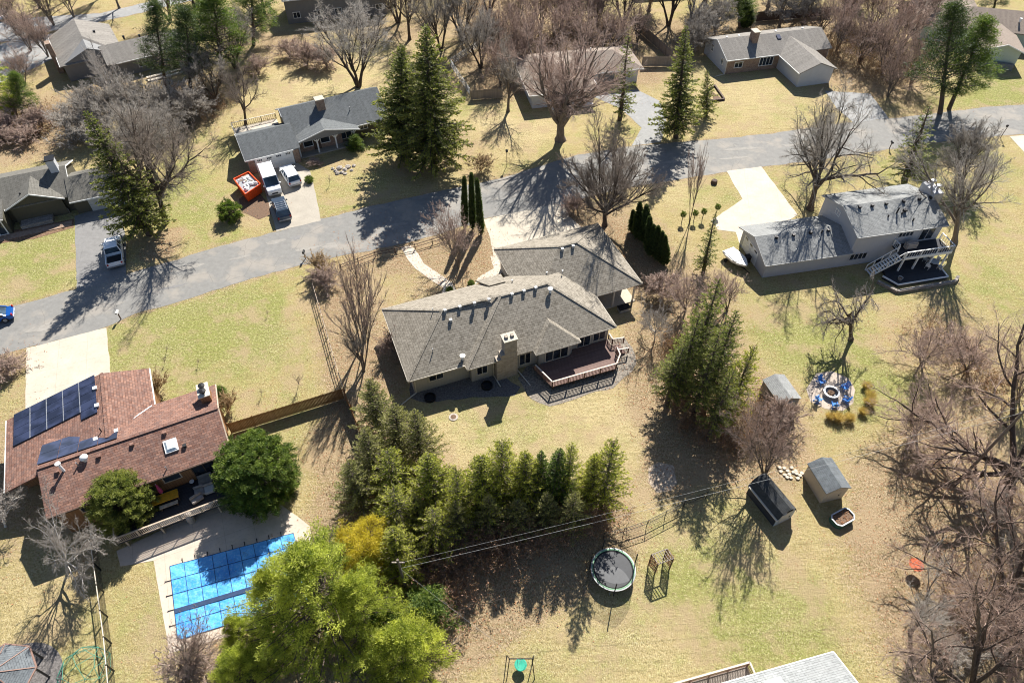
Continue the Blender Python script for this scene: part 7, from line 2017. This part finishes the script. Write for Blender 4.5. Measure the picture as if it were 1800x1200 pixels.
for i, (px, py) in enumerate([(1521, 682), (1528, 698), (1526, 711), (1515, 727), (1491, 738), (1471, 739), (1457, 736)]):
    o = bpy.data.objects.new('ornamental_grass', PROTO['grass']); COL.objects.link(o); o.location = at(px, py); o.rotation_euler = (0, 0, i); s = 1.1 + .15 * (i % 3); o.scale = (s, s, s)
    tag(o, '%s straw coloured grass clump, counted clockwise round the fire pit patio' % ordn[i].capitalize(), 'grass clump', 'grass clumps round the fire pit')
# thickets further off, one tree each
def grove(key, name, label, group, spots, cat='tree'):
    for q, (px, py, h, r_) in enumerate(sorted(spots)):
        T(key, name, '%s from left, %s' % (ordn[q].capitalize(), label), (px, py), None, h=h, r=r_, group=group, cat=cat)
grove('pinkbush', 'bare_tree', 'pink twigged bare tree in the thicket behind the tan house', 'thicket behind the tan house', [(930, 95, 10, 5), (975, 85, 10, 5), (1020, 90, 10, 5), (1060, 85, 9, 4.5), (910, 130, 8, 4), (950, 55, 11, 5.5), (1000, 45, 11, 5.5), (1050, 50, 10, 5), (905, 60, 10, 5)])
grove('forked', 'bare_tree', 'tall grey bare tree of the wood at the top centre', 'wood at the top centre', [(812, 72, 15, 6), (775, 90, 14, 5), (860, 30, 16, 6), (1095, 48, 15, 5.5), (1175, 45, 16, 6), (1215, 38, 15, 5), (845, 120, 11, 4.5), (700, 40, 14, 6)])
grove('oak2', 'bare_tree', 'bare tree shading the long lawn at the top left of centre', 'bare trees over the top left lawn', [(467, 30, 16, 6), (545, 20, 14, 6), (720, 70, 14, 6), (512, 12, 12, 5)])
grove('pinkbush', 'bare_tree', 'pinkish bare tree of the thicket right of the brick house', 'thicket right of the brick house', [(1470, 90, 11, 5), (1510, 110, 11, 5.5), (1550, 130, 11, 5.5), (1580, 90, 12, 6), (1530, 60, 12, 6), (1485, 45, 11, 5.5), (1600, 150, 10, 5), (1560, 170, 9, 4.5), (1440, 60, 9, 4.5), (1610, 60, 12, 5)])
grove('vase', 'bare_tree', 'reddish bare tree along the top edge, right half of the photo', 'reddish trees along the top edge', [(1140, 20, 12, 5), (1240, 10, 12, 5.5), (1350, 12, 12, 5.5), (1420, 8, 13, 6), (1500, 5, 13, 6), (1580, 15, 13, 6), (1650, 10, 12, 5.5), (1480, 30, 11, 5)])
grove('pinkbush', 'bare_tree', 'reddish bare tree screening the tan house roof', 'trees screening the tan house', [(880, 150, 10, 4.5), (915, 110, 11, 5), (985, 60, 12, 5.5), (1040, 62, 12, 5.5), (1080, 95, 9, 4), (870, 100, 11, 5), (1120, 75, 9, 4)])
grove('ash', 'bare_tree', 'grey bare tree along the top edge, left half of the photo', 'grey trees along the top edge', [(20, 10, 12, 5), (70, 15, 12, 5), (120, 0, 13, 5), (180, -5, 13, 5), (210, 15, 12, 4.5), (480, 0, 14, 6), (590, -10, 14, 6), (650, 0, 14, 6), (700, -10, 15, 6), (770, 10, 14, 5.5)])
grove('greybush', 'bare_tree', 'grey bushy tree of the brush behind the brick house', 'brush behind the brick house', [(1230, 75, 8, 4), (1255, 60, 8, 4), (1370, 45, 9, 4.5), (1410, 45, 9, 4.5), (1215, 95, 7, 3.5)])
grove('greybush', 'bare_tree', 'grey bushy tree between the olive house and the upper left house', 'brush between the olive and upper left houses', [(190, 235, 8, 4.5), (225, 225, 8.5, 4.5), (260, 220, 8.5, 4.5), (300, 225, 8, 4.5), (340, 215, 7, 4), (165, 215, 7, 3.5)])
grove('pinkbush', 'bare_tree', 'pinkish bare tree by the back road, upper left', 'bare trees by the back road', [(55, 90, 10, 4.5), (85, 100, 9, 4), (95, 45, 12, 5), (30, 60, 11, 4.5), (130, 30, 13, 5), (45, 150, 7, 3.5)])
grove('brush', 'brush_shrub', 'low brown brush along the left edge above the olive house', 'brush above the olive house', [(15, 235, 4, 3.5), (50, 250, 3, 3), (0, 255, 3, 3), (75, 225, 4, 3), (30, 205, 4, 3)], 'shrub')
grove('brush', 'brush_shrub', 'low reddish brush on the dry lawn at the top left of centre', 'brush on the top left lawn', [(540, 115, 4.5, 3.5), (575, 118, 4.5, 3.5), (510, 100, 3.5, 3), (455, 130, 3.5, 3)], 'shrub')
grove('forked', 'bare_tree', 'bare tree standing among the green pines, top left', 'bare trees among the top left pines', [(380, 175, 10, 4), (415, 120, 12, 5), (300, 40, 13, 5)])
grove('ash', 'bare_tree', 'thin bare tree of the lower right wood', 'thin trees of the lower right wood', [(1600, 1110, 8, 3.5), (1640, 1180, 7, 3.2), (1775, 980, 9, 4)])


for key, me in list(PROTO.items()):
    for m_ in (me[:2] if isinstance(me, tuple) else (me,)):
        if m_.users == 0: bpy.data.meshes.remove(m_)
# scattered dead leaves and twigs on the lawns: far too many to count
def litter():
    rng = np.random.default_rng(3); N = 60000
    cx, cy, rr = [], [], []
    L_ = [(c, c[4]) for c in COVER if c[4] > 0]
    V = np.zeros((N, 3)); w = np.array([x[4] * x[2] ** 2 for x in COVER]); w = w / w.sum(); idx = rng.choice(len(COVER), N, p=w)
    C = np.array([tuple(at(c[0], c[1]))[:2] for c in COVER]); Rr = np.array([c[2] for c in COVER])
    P = np.zeros((N, 3)); P[:, :2] = C[idx] + rng.normal(0, .6, (N, 2)) * Rr[idx][:, None]; P[:, 2] = .035
    D = rng.normal(0, 1, (N, 3)); D[:, 2] *= .35
    V, Q = blades(P, D, rng.uniform(.08, .2, N), rng.uniform(.05, .12, N), rng, flat=np.array([[0, 0, 1.]]) + rng.normal(0, .3, (N, 3)))
    V[:, 2] = np.maximum(V[:, 2], .022)
    me = fast_mesh('leaf_litter', V, Q, M['leaf_rust']); o = bpy.data.objects.new('leaf_litter', me); COL.objects.link(o)
    tag(o, 'fallen brown leaves scattered under the trees', 'leaf litter', kind='stuff')
litter()

def undergrowth(name, label, spots, seed, n_sh=70, hmax=2.6, leaf=True):
    """low tangled brush with clinging dead leaves: nobody could count its stems"""
    rng = np.random.default_rng(seed)
    C = np.array([tuple(at(x, y))[:2] for x, y, r in spots]); R = np.array([r for x, y, r in spots], float)
    N = n_sh * len(spots); i = rng.integers(0, len(spots), N)
    B = np.zeros((N, 3)); B[:, :2] = C[i] + rng.normal(0, .55, (N, 2)) * R[i][:, None]
    d = rng.normal(0, .38, (N, 3)); d[:, 2] = 1
    L = rng.uniform(.4, 1, N) * hmax
    P, Rr = grow(rng, B, d, L, np.full(N, .022), 4, .16, .03, .4)
    p, dd, l2, r2 = spawn(rng, P, Rr, 6, .2, 1.0, .7, .25, .5, L, .6)
    P2, R2 = grow(rng, p, dd, l2, np.maximum(r2, .011), 2, .2, .02, .5)
    a, b = tubes(P, Rr, 3); c, e = tubes(P2, R2, 3)
    o = bpy.data.objects.new(name, fast_mesh(name, np.concatenate([a, c]), np.concatenate([b, e + len(a)]), M['twig_dark'])); COL.objects.link(o)
    tag(o, label, 'undergrowth', kind='stuff')
    if leaf:
        q = P2[:, 1:].reshape(-1, 3); q = np.repeat(q, 3, 0) + rng.normal(0, .12, (len(q) * 3, 3)); q[:, 2] = np.maximum(q[:, 2], .05)
        V, Q = blades(q, rng.normal(0, 1, q.shape), rng.uniform(.1, .22, len(q)), rng.uniform(.05, .11, len(q)), rng)
        o2 = bpy.data.objects.new(name + '_leaves', fast_mesh(name + '_leaves', V, Q, M['f_rust'], np.repeat(rng.random(len(q)), 4))); COL.objects.link(o2)
        o2.parent = o; o2['kind'] = 'stuff'
undergrowth('undergrowth', 'rusty leaved undergrowth beneath and below the cedar row', [(730, 920, 2.2), (770, 930, 2.2), (810, 930, 2.4), (850, 935, 2.4), (890, 940, 2.4), (930, 930, 2.2), (970, 925, 2.0), (1010, 915, 2.0), (1050, 905, 1.8), (780, 970, 2.4), (830, 975, 2.4), (880, 975, 2.2), (740, 975, 2.2), (700, 900, 2.2), (690, 850, 2.0), (760, 1020, 2.2), (650, 870, 2.0), (680, 960, 2), (780, 1060, 2.2), (720, 1010, 2)], 21, 80, 3.2)
undergrowth('undergrowth', 'tangled undergrowth beneath the conifer grove beside the beige house', [(1215, 740, 2.0), (1250, 765, 2.2), (1290, 780, 2.2), (1320, 770, 2.0), (1195, 690, 1.6), (1180, 620, 1.5), (1330, 730, 1.8), (1270, 720, 2)], 22, 60, 2.2)
undergrowth('undergrowth', 'low brown brush on the banks around the upper left pines', [(330, 180, 4), (300, 200, 4), (370, 190, 4), (20, 230, 4), (60, 215, 4), (110, 210, 4)], 23, 90, 1.8)
undergrowth('undergrowth', 'brush in the thickets along the top behind the tan and brick houses', [(900, 90, 5), (960, 80, 5), (1020, 90, 5), (870, 60, 5), (840, 20, 5), (1060, 60, 5), (1460, 90, 5), (1510, 110, 5), (1560, 130, 5), (1540, 70, 5), (1590, 120, 5), (1230, 80, 4)], 24, 110, 2.4)
undergrowth('undergrowth', 'sparse reddish brush under the bare trees along the right edge', [(1700, 620, 3), (1740, 680, 3), (1780, 900, 3.5), (1740, 1040, 3.5), (1700, 1130, 3.5), (1780, 1120, 3.5), (1640, 590, 3)], 25, 50, 1.6)
